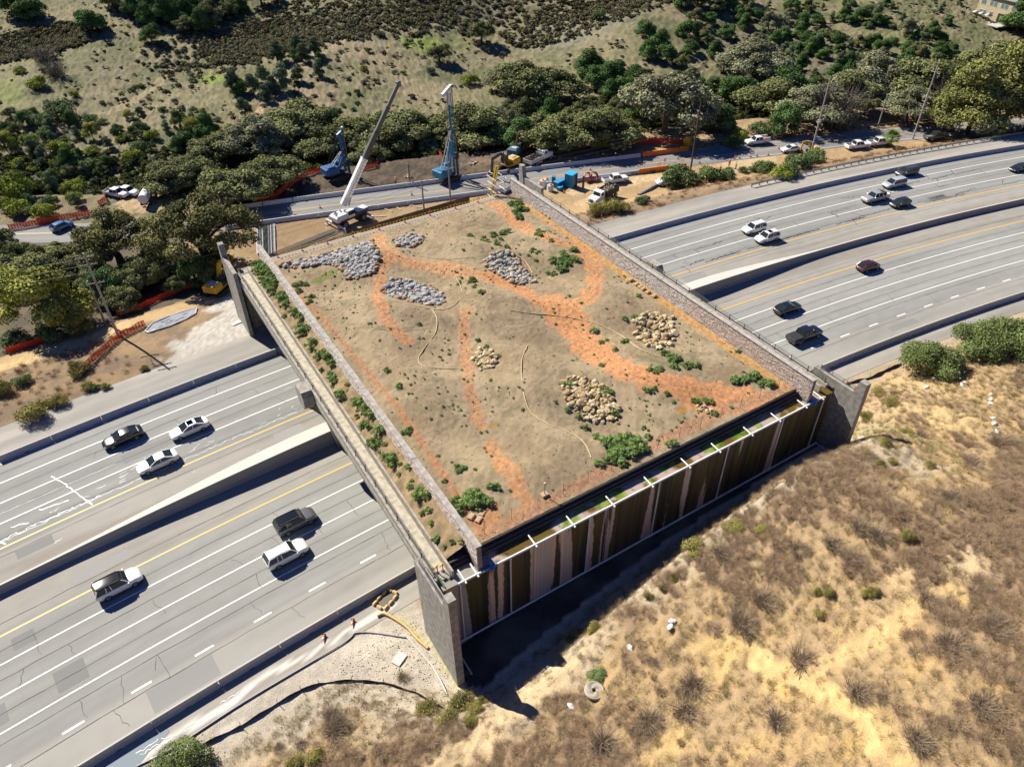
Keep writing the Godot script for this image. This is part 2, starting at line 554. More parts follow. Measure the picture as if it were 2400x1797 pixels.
# a wandering crack through a list of points on the road
func crack(mb: MB, pts: Array, w: float, col: Color, y: float) -> void:
	for i in pts.size() - 1:
		var a: Vector3 = pts[i]
		var b: Vector3 = pts[i + 1]
		var f := (b - a).normalized()
		var r := Vector3(-f.z, 0, f.x) * w * R.randf_range(.6, 1.4)
		var o := Vector3(0, y, 0)
		mb.quad(a - r + o, a + r + o, b + r + o, b - r + o, col)
func wander(u0: float, s0: float, u1: float, s1: float, step: float, amp: float) -> Array:
	var n := maxi(2, int(Vector2(u1 - u0, s1 - s0).length() / step))
	var o := []
	for i in n + 1:
		var t := float(i) / n
		o.append(onhw(lerpf(u0, u1, t) + R.randf_range(-amp, amp), lerpf(s0, s1, t) + R.randf_range(-amp, amp)))
	return o
func build_ground() -> void:
	var xs := lines([[-1500.0, -400.0, 100.0], [-400.0, -70.0, 15.0], [-70.0, -24.0, 1.0], [-24.0, 112.0, .5], [112.0, 330.0, 1.1], [330.0, 600.0, 15.0], [600.0, 1500.0, 100.0]])
	var zs := lines([[-1500.0, -500.0, 100.0], [-500.0, -340.0, 10.0], [-340.0, -165.0, 1.0], [-165.0, -92.0, .6], [-92.0, -46.0, 1.5], [-46.0, 2.0, .35], [2.0, 60.0, 4.0], [60.0, 300.0, 20.0], [300.0, 1500.0, 100.0]])
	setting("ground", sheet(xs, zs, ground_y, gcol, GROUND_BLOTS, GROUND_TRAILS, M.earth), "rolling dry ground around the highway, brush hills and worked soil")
	setting("highway", band(-27.6, 27.4, -330, 330, .35, 1.3, .0, road_col, M.asphalt), "grey ten lane highway curving under the overpass")
	var names := ["white lane line next to the far barrier", "white lane line second from the far barrier", "white lane line nearest the far yellow line", "yellow edge line on the far side of the median barrier", "yellow edge line on the near side of the median barrier", "white lane line nearest the near yellow line", "white lane line second from the near yellow line", "white lane line third from the near yellow line"]
	var us := [-16.7, -13.2, -9.8, -5.9, 5.9, 9.25, 12.8, 16.45]
	for i in 8:
		var mb := MB.new()
		strip(us[i], .068 if i != 3 and i != 4 else .1, -330, 330, .005, Color(.8, .8, .78) if i != 3 and i != 4 else Color(.72, .4, .03), mb)
		setting("lane_line", mb.mesh(M.paint), names[i])
	var mb := MB.new()
	for k in 64:
		var s := -90.0 + k * 6.1 - 60.0
		strip(19.95, .1, s, s + 1.9, .005, Color(.75, .75, .72), mb)
	setting("lane_dashes", mb.mesh(M.paint), "white dashed line beside the near auxiliary lane")
	mb = MB.new()
	strip(24.0, .06, -330, 330, .006, Color(.62, .6, .56), mb)
	strip(-20.2, .05, -330, 330, .006, Color(.6, .59, .56), mb)
	setting("edge_line", mb.mesh(M.paint), "faint pale edge lines along the highway barriers")
	mb = MB.new()
	var dark := Color(.045, .045, .045)
	for u: float in [-18.4, -15.0, -11.5, -7.4, 7.7, 11.0, 14.6, 17.6, 20.6, 4.4, -4.6]:
		crack(mb, wander(u, -130, u, 230, 1.6, .05), .03, Color(.085, .083, .078), .009)
	for k in 90:
		var s := R.randf_range(-85, 130)
		var u := [7.7, 11.0, 14.6, 17.6, 20.6, -18.4, -15.0, -11.5][R.randi() % 8] as float
		crack(mb, wander(u, s, u + R.randf_range(1.2, 3.4), s + R.randf_range(-.9, .9), .45, .14), .022, Color(.1, .098, .092), .009)
	for k in 34:
		var s := R.randf_range(22, 110)
		var u := [-14.9, -11.4, -7.7][R.randi() % 3] as float
		crack(mb, wander(u, s, u + R.randf_range(-2.2, 3.0), s + R.randf_range(-1.2, 1.2), .4, .18), .05, dark, .01)
		if k % 2 == 0:
			crack(mb, wander(u + .4, s, u + R.randf_range(-.4, .8), s + R.randf_range(2, 7), .35, .22), .06, dark, .011)
	for k in 14:
		var s := R.randf_range(24, 96)
		crack(mb, wander(-6.9, s, -6.9, s + R.randf_range(3, 9), .22, .18), .07, dark, .0115)
	var pm := MB.new()
	for k in 16:
		var u := [7.7, 11.0, 14.6, 18.2, 22.0, -11.5, -7.8, 3.5, -3.8][R.randi() % 9] as float
		var s := R.randf_range(-84, -30) if k % 2 else R.randf_range(20, 110)
		strip(u, R.randf_range(.5, 1.5), s, s + R.randf_range(1.5, 7.0), .003, Color(.25, .25, .24) * R.randf_range(.82, 1.3), pm)
	setting("pavement_patches", pm.mesh(M.asphalt), "rectangular repair patches in the highway lanes")
	setting("pavement_cracks", mb.mesh(M.asphalt), "dark cracks and joints in the highway lanes")
	mb = MB.new()
	var pale := Color(.78, .78, .76)
	crack(mb, wander(-6.9, -116, -6.9, -72, .5, .02), .05, pale, .012)
	crack(mb, wander(-6.9, -72, -6.9, -36, .45, .2), .03, pale * .85, .012)
	crack(mb, wander(-7.1, -116, -7.1, -60, .3, .22), .035, pale, .013)
	for q: Array in [[-14.2, -63.5, -6.3, -61.0], [-10.4, -71.5, -6.2, -70.0], [-13.0, -77.0, -10.5, -75.6], [-10.2, -80, -6.3, -78.2], [-9.9, -86.5, -6.3, -85.5], [-13.2, -73.6, -12.0, -73.0], [-9.2, -66, -8.7, -63.0], [-8.6, -69, -7.9, -67.2]]:
		crack(mb, wander(q[0], q[1], q[2], q[3], .4, .13), .06, pale, .013)
	crack(mb, wander(-11.4, -100, -11.4, -57, .8, .05), .025, pale * .8, .012)
	for k in 40:
		var s := R.randf_range(-80, -34)
		var u := R.randf_range(-9.5, -7.2) if k % 3 else R.randf_range(-12.5, 2.0)
		crack(mb, wander(u, s, u + R.randf_range(-.3, .3), s + R.randf_range(.3, 1.2), .25, .12), .025, pale * R.randf_range(.6, .9), .013)
	for k in 26:
		var s := R.randf_range(-80, 120)
		var u := R.randf_range(1.5, 5.0) * (1 if k % 2 else -1)
		crack(mb, wander(u, s, u + R.randf_range(-.3, .3), s + R.randf_range(.2, .7), .2, .1), .03, Color(.5, .49, .45), .012)
	setting("pale_crack_seal", mb.mesh(M.paint), "white sealed zigzag cracks in the far lanes left of the overpass")
	var v := MB.new()
	var yl := MB.new()
	var wl := MB.new()
	var xx := -90.0
	while xx < 420.0:
		var q: Array[Vector3] = []
		for x: float in [xx, xx + 1.5]:
			var z := hermite(ZA, x)
			var f := Vector2(1.0, (hermite(ZA, x + .5) - hermite(ZA, x - .5))).normalized()
			for off: float in [-3.9, 3.9, -.16, -.05, .05, .16, -3.3, -3.2, 3.2, 3.3]:
				q.append(Vector3(x - f.y * off, -3.0, z + f.x * off))
		for k in 6:
			var t0 := k / 6.0
			var t1 := (k + 1) / 6.0
			var nse := N2.get_noise_2d(xx * .2, k * 20.0)
			var g := Color(.215, .215, .21) * (1.0 + .25 * nse)
			v.quad(q[0].lerp(q[1], t1), q[10].lerp(q[11], t1), q[10].lerp(q[11], t0), q[0].lerp(q[1], t0), Color(g.r, g.g, g.b))
		for k: int in [2, 4]:
			var o := Vector3(0, .005, 0)
			yl.quad(q[k + 1] + o, q[k + 11] + o, q[k + 10] + o, q[k] + o, Color(.55, .36, .08))
		if xx > 128.0:
			for k: int in [6, 8]:
				var o := Vector3(0, .005, 0)
				wl.quad(q[k + 1] + o, q[k + 11] + o, q[k + 10] + o, q[k] + o, Color(.7, .7, .68))
		xx += 1.5
	setting("side_road", v.mesh(M.asphalt), "narrow grey two lane road beyond the highway")
	setting("lane_line", yl.mesh(M.paint), "double yellow centre line of the side road")
	setting("lane_line", wl.mesh(M.paint), "white edge lines of the side road on its right stretch")
# ---------------------------------------------------------------- the overpass
func stain_texture() -> ImageTexture:
	var im := Image.create(1536, 256, false, Image.FORMAT_RGB8)
	var f := FastNoiseLite.new()
	f.seed = 31
	f.frequency = .012
	f.fractal_octaves = 4
	var g := FastNoiseLite.new()
	g.seed = 5
	g.frequency = .06
	var dry: Array[Color] = [Color(.6, .43, .35), Color(.52, .43, .36), Color(.48, .46, .43), Color(.64, .48, .38)]
	for x in 1536:
		var band_ := f.get_noise_2d(x * .5, 0)
		var sel := f.get_noise_2d(x * .7 + 900.0, 40)
		var pick: int = int(absf(sel) * 14.0) % 4
		var plank := .93 + .07 * float((x / 7) % 2) + g.get_noise_2d(x * 2.0, 3.0) * .12
		for y in 256:
			var edge := f.get_noise_2d(x * .9 + g.get_noise_2d(x * .3, y * .6) * 3.0, y * .03)
			var wet := smoothstep(-.06, .02, edge + band_ * .45 + .13 - .16 * (y / 256.0 - .3) * signf(g.get_noise_2d(x * .2, 77.0)))
			if x < 60:
				wet *= .3
			var c := dry[pick] * plank
			var dk_ := Color(.085, .06, .03).lerp(Color(.03, .028, .016), smoothstep(-.2, .3, f.get_noise_2d(x * 3.0, 90.0)))
			dk_ = dk_.lerp(Color(.11, .1, .02), smoothstep(.12, .4, f.get_noise_2d(x * 2.0 + 400.0, y * .1)) * .8)
			c = c.lerp(dk_ * plank, wet)
			im.set_pixel(x, y, c.linear_to_srgb())
	return ImageTexture.create_from_image(im)
func wing(parent: Node3D, x0: float, sgn: float, zw: float) -> void:
	var mb := MB.new()
	var g := Color(.37, .35, .315)
	var o := Vector3(x0, 0, zw)
	mb.prism(PackedVector2Array([Vector2(-1.2, -1), Vector2(3.3, -1), Vector2(4.6, -1), Vector2(4.4, 10.9), Vector2(-1.6, 10.9), Vector2(-1.5, 8.2)]), o, Vector3(0, 0, sgn), Vector3.UP, Vector3(.55, 0, 0), g)
	part("wing_wall", mb, M.concrete, parent)
	mb = MB.new()
	mb.prism(PackedVector2Array([Vector2(4.55, -1), Vector2(5.35, -1), Vector2(5.15, 12.75), Vector2(4.25, 12.75), Vector2(3.7, 9.6), Vector2(3.9, 8.0)]), Vector3(x0 - .03 if x0 < 40.0 else x0 - .12, 0, zw), Vector3(0, 0, sgn), Vector3.UP, Vector3(.75, 0, 0), Color(.37, .35, .315))
	part("post", mb, M.concrete, parent)
	mb = MB.new()
	mb.prism(PackedVector2Array([Vector2(.5, -.6), Vector2(4.7, -.6), Vector2(4.65, 1.1), Vector2(.1, 2.2)]), Vector3(x0 - .006 if x0 < 40.0 else x0 + .556, 0, zw), Vector3(0, 0, sgn), Vector3.UP, Vector3(.0055 if x0 < 40.0 else -.0055, 0, 0), Color(.36, .38, .33))
	part("algae_stain", mb, M.concrete, parent)
func railing(parent: Node3D, x: float, y: float, z0: float, z1: float, out: float) -> void:
	var mb := MB.new()
	var col := Color(.075, .068, .065)
	for k in 3:
		mb.rod(Vector3(x + out * .02 * k, y + .22 + .24 * k, z0), Vector3(x + out * .02 * k, y + .22 + .24 * k, z1), .028, .028, 6, col)
	part("rail", mb, M.steel, parent)
	mb = MB.new()
	mb.box(Vector3(0, .37, 0), Vector3(.07, .74, .07), col)
	mb.box(Vector3(0, .015, 0), Vector3(.16, .03, .16), col)
	var m := mb.mesh(M.steel)
	var n := int(absf(z1 - z0) / 2.46)
	for i in n + 1:
		part_mesh("rail_post", m, parent, Vector3(x, y, lerpf(z0, z1, float(i) / n)))
func build_bridge() -> void:
	var t := thing("wildlife_overpass", "long concrete overpass with soil and plants on its deck crossing the highway", "overpass")
	var g := Color(.37, .35, .315)
	var mb := MB.new()
	mb.box(Vector3(39.75, 9.15, -67.9), Vector3(49.6, .5, 61.5), g)
	part("deck_slab", mb, M.concrete, t)
	mb = MB.new()
	for i in 21:
		mb.box(Vector3(15.6 + i * 2.414, 8.0, -68.3), Vector3(.75, 1.79, 61.0), g, Basis(), .05)
	part("girders", mb, M.concrete, t, "stuff")
	mb = MB.new()
	mb.box(Vector3(39.75, 4.75, -36.65), Vector3(50.2, 9.8, 2.0), g)
	part("end_wall", mb, M.concrete, t)
	mb = MB.new()
	var jx := [14.7, 19.2, 24.0, 30.2, 36.4, 42.6, 48.8, 55.0, 61.2, 64.85]
	for i in jx.size() - 1:
		var p := MB.new()
		var a: float = jx[i] + .02
		var b: float = jx[i + 1] - .02
		p.box(Vector3((a + b) * .5, 4.8, -35.62), Vector3(b - a, 9.66, .06), W, Basis(), .015)
		for k in p.v.size():
			p.uv[k] = Vector2((p.v[k].x - 14.6) / 50.3, 1.0 - p.v[k].y / 9.7)
			p.c[k] = Color(.95, .95, .95) if i > 0 else Color(.6, .66, .7)
		part("wall_panel", p, M.stains, t)
	mb = MB.new()
	mb.box(Vector3(39.75, 3.2, -99.6), Vector3(50.2, 12.4, 1.6), g)
	part("abutment", mb, M.concrete, t)
	mb = MB.new()
	mb.prism(PackedVector2Array([Vector2(-37.9, -.5), Vector2(-39.2, -.5), Vector2(-40.2, 7.2), Vector2(-37.9, 7.2)]), Vector3(14.7, 0, 0), Vector3(0, 0, 1), Vector3.UP, Vector3(50.1, 0, 0), g)
	part("abutment", mb, M.concrete, t)
	wing(t, 13.6, 1.0, -37.5)
	wing(t, 65.35, 1.0, -37.5)
	wing(t, 13.6, -1.0, -98.3)
	wing(t, 65.35, -1.0, -98.3)
	mb = MB.new()
	var prof := PackedVector2Array([Vector2(16.0, 0), Vector2(15.7, 2.2), Vector2(15.3, 4.4), Vector2(14.75, 6.0), Vector2(14.0, 7.2), Vector2(13.5, 7.75), Vector2(66.0, 7.75), Vector2(65.5, 7.2), Vector2(64.75, 6.0), Vector2(64.2, 4.4), Vector2(63.8, 2.2), Vector2(63.5, 0)])
	mb.prism(prof, Vector3(0, 0, -68.9), Vector3.RIGHT, Vector3.UP, Vector3(0, 0, 1.5), Color(.27, .25, .22))
	part("pier", mb, M.concrete, t)
	for s: float in [13.55, 65.95]:
		mb = MB.new()
		mb.prism(PackedVector2Array([Vector2(-.75, 7.76), Vector2(.75, 7.76), Vector2(1.35, 8.5), Vector2(1.35, 9.7), Vector2(.95, 10.35), Vector2(-.95, 10.35), Vector2(-1.35, 9.7), Vector2(-1.35, 8.5)]), Vector3(s - .55, 0, -68.15), Vector3(0, 0, 1), Vector3.UP, Vector3(1.2, 0, 0), Color(.42, .39, .33))
		part("pier_cap", mb, M.concrete, t)
	for side: float in [.0, 1.0]:
		var xp := 14.22 if side == .0 else 65.28
		var sg := 1.0 if side == .0 else -1.0
		mb = MB.new()
		mb.prism(PackedVector2Array([Vector2(0, 8.6), Vector2(.62, 8.6), Vector2(.62, 9.4), Vector2(.48, 10.12), Vector2(.06, 10.12), Vector2(.06, 9.35), Vector2(0, 9.25)]), Vector3(xp, 0, -98.2), Vector3(sg, 0, 0), Vector3.UP, Vector3(0, 0, 61.6), Color(.4, .375, .32))
		part("parapet", mb, M.concrete, t)
		mb = MB.new()
		mb.prism(PackedVector2Array([Vector2(.62, 9.38), Vector2(1.7, 9.38), Vector2(1.7, 9.62), Vector2(.62, 9.56)]), Vector3(xp, 0, -98.2), Vector3(sg, 0, 0), Vector3.UP, Vector3(0, 0, 62.4), Color(.5, .455, .36))
		part("walkway", mb, M.concrete, t)
		for k in 3:
			mb = MB.new()
			mb.box(Vector3(xp + sg * 1.82, 9.85 + .0, -98.2 + 10.2 + k * 20.65), Vector3(.22, 1.5, 20.6), Color(.45, .41, .33), Basis(), .02)
			part("kerb_wall", mb, M.concrete, t)
		railing(t, xp + sg * .3, 10.12, -98.0, -37.0, sg)
	for x: float in [13.8, 65.7]:
		mb = MB.new()
		for k in 3:
			mb.rod(Vector3(x, 11.0 + k * .22, -38.4), Vector3(x, 11.0 + k * .22, -33.7), .025, .025, 6, Color(.08, .07, .07))
			mb.rod(Vector3(x, 11.0 + k * .22, -38.4), Vector3(x + (.7 if x < 40.0 else -.7), 11.0 + k * .22, -38.6), .025, .025, 6, Color(.08, .07, .07))
		for k in 4:
			mb.rod(Vector3(x, 10.85, -38.4 + k * 1.55), Vector3(x, 11.5, -38.4 + k * 1.55), .03, .03, 6, Color(.08, .07, .07))
		part("corner_rail", mb, M.steel, t)
	for side in 2:
		var x0 := 18.16 if side == 0 else 60.7
		mb = MB.new()
		mb.box(Vector3(x0 + .28, 11.0, -67.5), Vector3(.44, 3.6, 63.4), Color(.28, .26, .24))
		var wl := part("stone_wall", mb, M.concrete, t)
		for k in 5:
			mb = MB.new()
			mb.box(Vector3(x0 + .28, 12.87, -99.2 + 6.35 + k * 12.68), Vector3(.62, .16, 12.66), Color(.46, .43, .39), Basis(), .03)
			part("coping", mb, M.concrete, wl)
		mb = MB.new()
		mb.box(Vector3.ZERO, Vector3(.09, .148, .4), W, Basis(), .022)
		var sm := mb.mesh(M.stone)
		var xf := []
		var cols := []
		for face in 2:
			var fx := x0 + (.075 if face == 0 else .485)
			for row in 17:
				var y := 9.95 + row * .168
				if side == 1 and face == 0 and y < 10.0 or side == 0 and face == 0 and y < 10.6:
					continue
				if face == 1 and side == 1:
					continue
				var z := -99.1 + R.randf() * .3
				while z < -35.95:
					var l := R.randf_range(.22, .6)
					if z + l > -35.8:
						l = -35.8 - z
					xf.append(Transform3D(Basis().scaled(Vector3(R.randf_range(.8, 1.25), R.randf_range(.9, 1.02), l / .42)), Vector3(fx + R.randf_range(-.018, .018), y, z + l * .5)))
					var k := R.randf_range(.8, 1.25)
					var rust := clampf((10.9 - y) / 1.1, 0, 1) * R.randf_range(.0, .8)
					var cc := Color(.5, .43, .39).lerp(Color(.62, .6, .57), R.randf()) * k
					if z > -56.0:
						cc = cc.lerp(Color(.54, .42, .35) * k, .6)
					cc = cc.lerp(Color(.46, .24, .1), rust)
					cols.append(Color(cc.r, cc.g, cc.b))
					z += l
		many("stone_facing", sm, xf, "", wl, cols)
	var lx := lines([[14.65, 64.85, .22]])
	var lz := lines([[-37.0, -35.6, .17]])
	var ledge := sheet(lx, lz, func(x: float, z: float) -> float: return 9.68 + .02 * N3.get_noise_2d(x, z), func(x: float, z: float, _y: float) -> Color:
		var a := N2.get_noise_2d(x * 2.4, z * 1.1)
		var b := N2.get_noise_2d(x * 1.1 + 90.0, z)
		var c := mixc(Color(.48, .36, .28), Color(.38, .35, .3), .5 + a)
		c = mixc(c, Color(.13, .085, .015), smoothstep(-.05, .2, b))
		var k := smoothstep(24, 28, x) - smoothstep(54, 57, x)
		c = mixc(c, Color(.17, .24, .02) * (1.0 + N3.get_noise_2d(x, z) * .8), smoothstep(-.1, .15, a + b * .3) * k * .9)
		if x < 18.2: c = mixc(Color(.33, .31, .27), Color(.25, .3, .1), smoothstep(0, .3, a))
		return c, [], [], M.wet)
	var le := MeshInstance3D.new()
	le.name = "ledge"
	le.mesh = ledge
	t.add_child(le, true)
	mb = MB.new()
	mb.box(Vector3(39.75, 9.4, -37.2), Vector3(50.2, .4, 1.2), g)
	part("ledge_bed", mb, M.concrete, t)
	for x01: Array in [[18.8, 60.65, 10.62], [16.1, 18.1, 10.35]]:
		var x0: float = x01[0]
		var x1: float = x01[1]
		for k in 3:
			mb = MB.new()
			mb.box(Vector3((x0 + x1) * .5, (9.5 + x01[2] - k * .3) * .5, -37.52 + k * .21), Vector3(x1 - x0, x01[2] - k * .3 - 9.4, .2), Color(.022, .022, .024) * (1.0 + k * .5), Basis(), .02)
			part("membrane_step", mb, M.tar, t)
	for k in 5:
		mb = MB.new()
		mb.box(Vector3(39.75, 10.48 - .02 * k, -97.75 - k * .34), Vector3(42.0, .16, .24), Color(.52, .43, .33) * (1.0 - .06 * (k % 2)), Basis(), .02)
		part("plank", mb, M.wood, t)
	var pv := MB.new()
	pv.rod(Vector3(16.05, 9.82, -35.48), Vector3(63.1, 9.82, -35.48), .11, .11, 10, Color(.72, .72, .72))
	part("drain_pipe", pv, M.plastic, t)
	pv = MB.new()
	pv.rod(Vector3(15.0, 1.05, -35.42), Vector3(64.8, 1.9, -35.42), .11, .11, 10, Color(.62, .63, .65))
	part("drain_pipe", pv, M.plastic, t)
	for x: float in [16.2, 21.4, 30.3, 39.0, 48.4, 56.7, 63.3]:
		pv = MB.new()
		pv.rod(Vector3(x, 9.8, -35.47), Vector3(x, 1.1, -35.47), .085, .085, 8, Color(.66, .66, .67))
		part("down_pipe", pv, M.plastic, t)
	for x: float in [16.7, 17.95, 24.1, 28.4, 33.1, 37.9, 42.8, 47.0, 51.7, 55.9, 60.1, 62.8]:
		pv = MB.new()
		pv.rod(Vector3(x, 9.9, -36.75), Vector3(x, 9.78, -35.2), .08, .1, 8, Color(.74, .74, .74))
		part("outlet_pipe", pv, M.plastic, t)
	pv = MB.new()
	pv.rod(Vector3(64.7, 1.9, -35.4), Vector3(64.7, 1.9, -32.4), .09, .09, 8, Color(.6, .62, .66))
	part("drain_pipe", pv, M.plastic, t)
	pv = MB.new()
	pv.rod(Vector3(15.2, .3, -32.4), Vector3(15.2, .35, -35.4), .09, .09, 8, Color(.6, .62, .66))
	part("drain_pipe", pv, M.plastic, t)
	for q: Array in [[19.4, 9.92, -35.5], [61.4, 9.92, -35.5]]:
		pv = MB.new()
		pv.rod(Vector3(q[0] - .7, q[1] - .1, q[2]), Vector3(q[0] + .6, q[1] - .1, q[2]), .15, .15, 8, Color(.05, .22, .5))
		pv.rod(Vector3(q[0], q[1] - .1, q[2] - .5), Vector3(q[0], q[1] - .1, q[2] + .4), .14, .14, 8, Color(.05, .22, .5))
		pv.rod(Vector3(q[0] - .3, q[1], q[2] - .5), Vector3(q[0] - .3, q[1] + .28, q[2] - .5), .09, .12, 8, Color(.6, .04, .03))
		part("valve", pv, M.paint, t)
	for k in 7:
		pv = MB.new()
		pv.rod(Vector3(18.8, 12.5 - k * .38, -35.9), Vector3(19.6, 11.9 - k * .38, -35.3), .022, .022, 5, Color(.1, .09, .09))
		part("bar", pv, M.steel, t)
	var soil := sheet(lines([[18.72, 60.7, .2]]), lines([[-97.6, -37.75, .2]]), deck_y, deck_col, DECK_BLOTS, DECK_TRAILS, M.soil)
	setting("deck_soil", soil, "brown mounded soil with orange rock channels on the overpass deck")
	var pl := sheet(lines([[16.1, 18.2, .2]]), lines([[-97.6, -37.9, .25]]), func(x: float, z: float) -> float: return 10.45 + (x - 16.1) * .42 + .16 * N3.get_noise_2d(x * .8, z * .8), func(x: float, z: float, _y: float) -> Color: return mixc(Color(.38, .27, .145), Color(.25, .185, .1), .5 + N3.get_noise_2d(x, z) + N2.get_noise_2d(x, z) * .5), [], [], M.soil)
	setting("planter_soil", pl, "sloping brown soil strip between the left walkway and the stone wall")
	var pr := sheet(lines([[61.2, 63.3, .3]]), lines([[-97.6, -37.0, .5]]), func(x: float, z: float) -> float: return 9.7 + .1 * N3.get_noise_2d(x, z), func(x: float, z: float, _y: float) -> Color: return mixc(Color(.3, .24, .15), Color(.22, .18, .11), .5 + N2.get_noise_2d(x, z)), [], [], M.soil)
	setting("planter_soil", pr, "narrow soil strip behind the right stone wall")
# ---------------------------------------------------------------- vehicles (nose towards +x)
var wheel_cache := {}
func add_wheels(t: Node3D, xs: Array, zw: float, r: float, w: float) -> void:
	var key := "%.2f %.2f" % [r, w]
	if not wheel_cache.has(key):
		var a := MB.new()
		var k := Color(.018, .018, .019)
		a.rod(Vector3(0, 0, -w * .5), Vector3(0, 0, w * .5), r * .94, r * .94, 18, k)
		a.rod(Vector3(0, 0, -w * .36), Vector3(0, 0, w * .36), r, r, 18, k)
		var b := MB.new()
		b.rod(Vector3(0, 0, -w * .53), Vector3(0, 0, w * .53), r * .62, r * .62, 14, Color(.42, .42, .43))
		for i in 5:
			var d := Vector3(cos(TAU * i / 5), sin(TAU * i / 5), 0) * r * .42
			b.rod(d + Vector3(0, 0, -w * .535), d + Vector3(0, 0, w * .535), r * .13, r * .13, 6, Color(.03, .03, .03))
		wheel_cache[key] = [a.mesh(M.rubber), b.mesh(M.alloy)]
	for x: float in xs:
		for s: float in [-1.0, 1.0]:
			var wh := part_mesh("wheel", wheel_cache[key][0], t, Vector3(x, r, s * zw))
			part_mesh("rim", wheel_cache[key][1], wh)
func ring(x: float, yb: float, yt: float, w: float, crown: float, tuck: float) -> PackedVector3Array:
	var p := PackedVector3Array()
	var half := [Vector2(w * .55, yb), Vector2(w * .93, yb + .04), Vector2(w * .985, yb + (yt - yb) * .3), Vector2(w, yb + (yt - yb) * .62), Vector2(w * tuck, yt - .05), Vector2(w * (tuck - .09), yt), Vector2(w * .45, yt + crown)]
	for q: Vector2 in half:
		p.append(Vector3(x, q.y, q.x))
	for i in half.size():
		var q: Vector2 = half[half.size() - 1 - i]
		p.append(Vector3(x, q.y, -q.x))
	return p
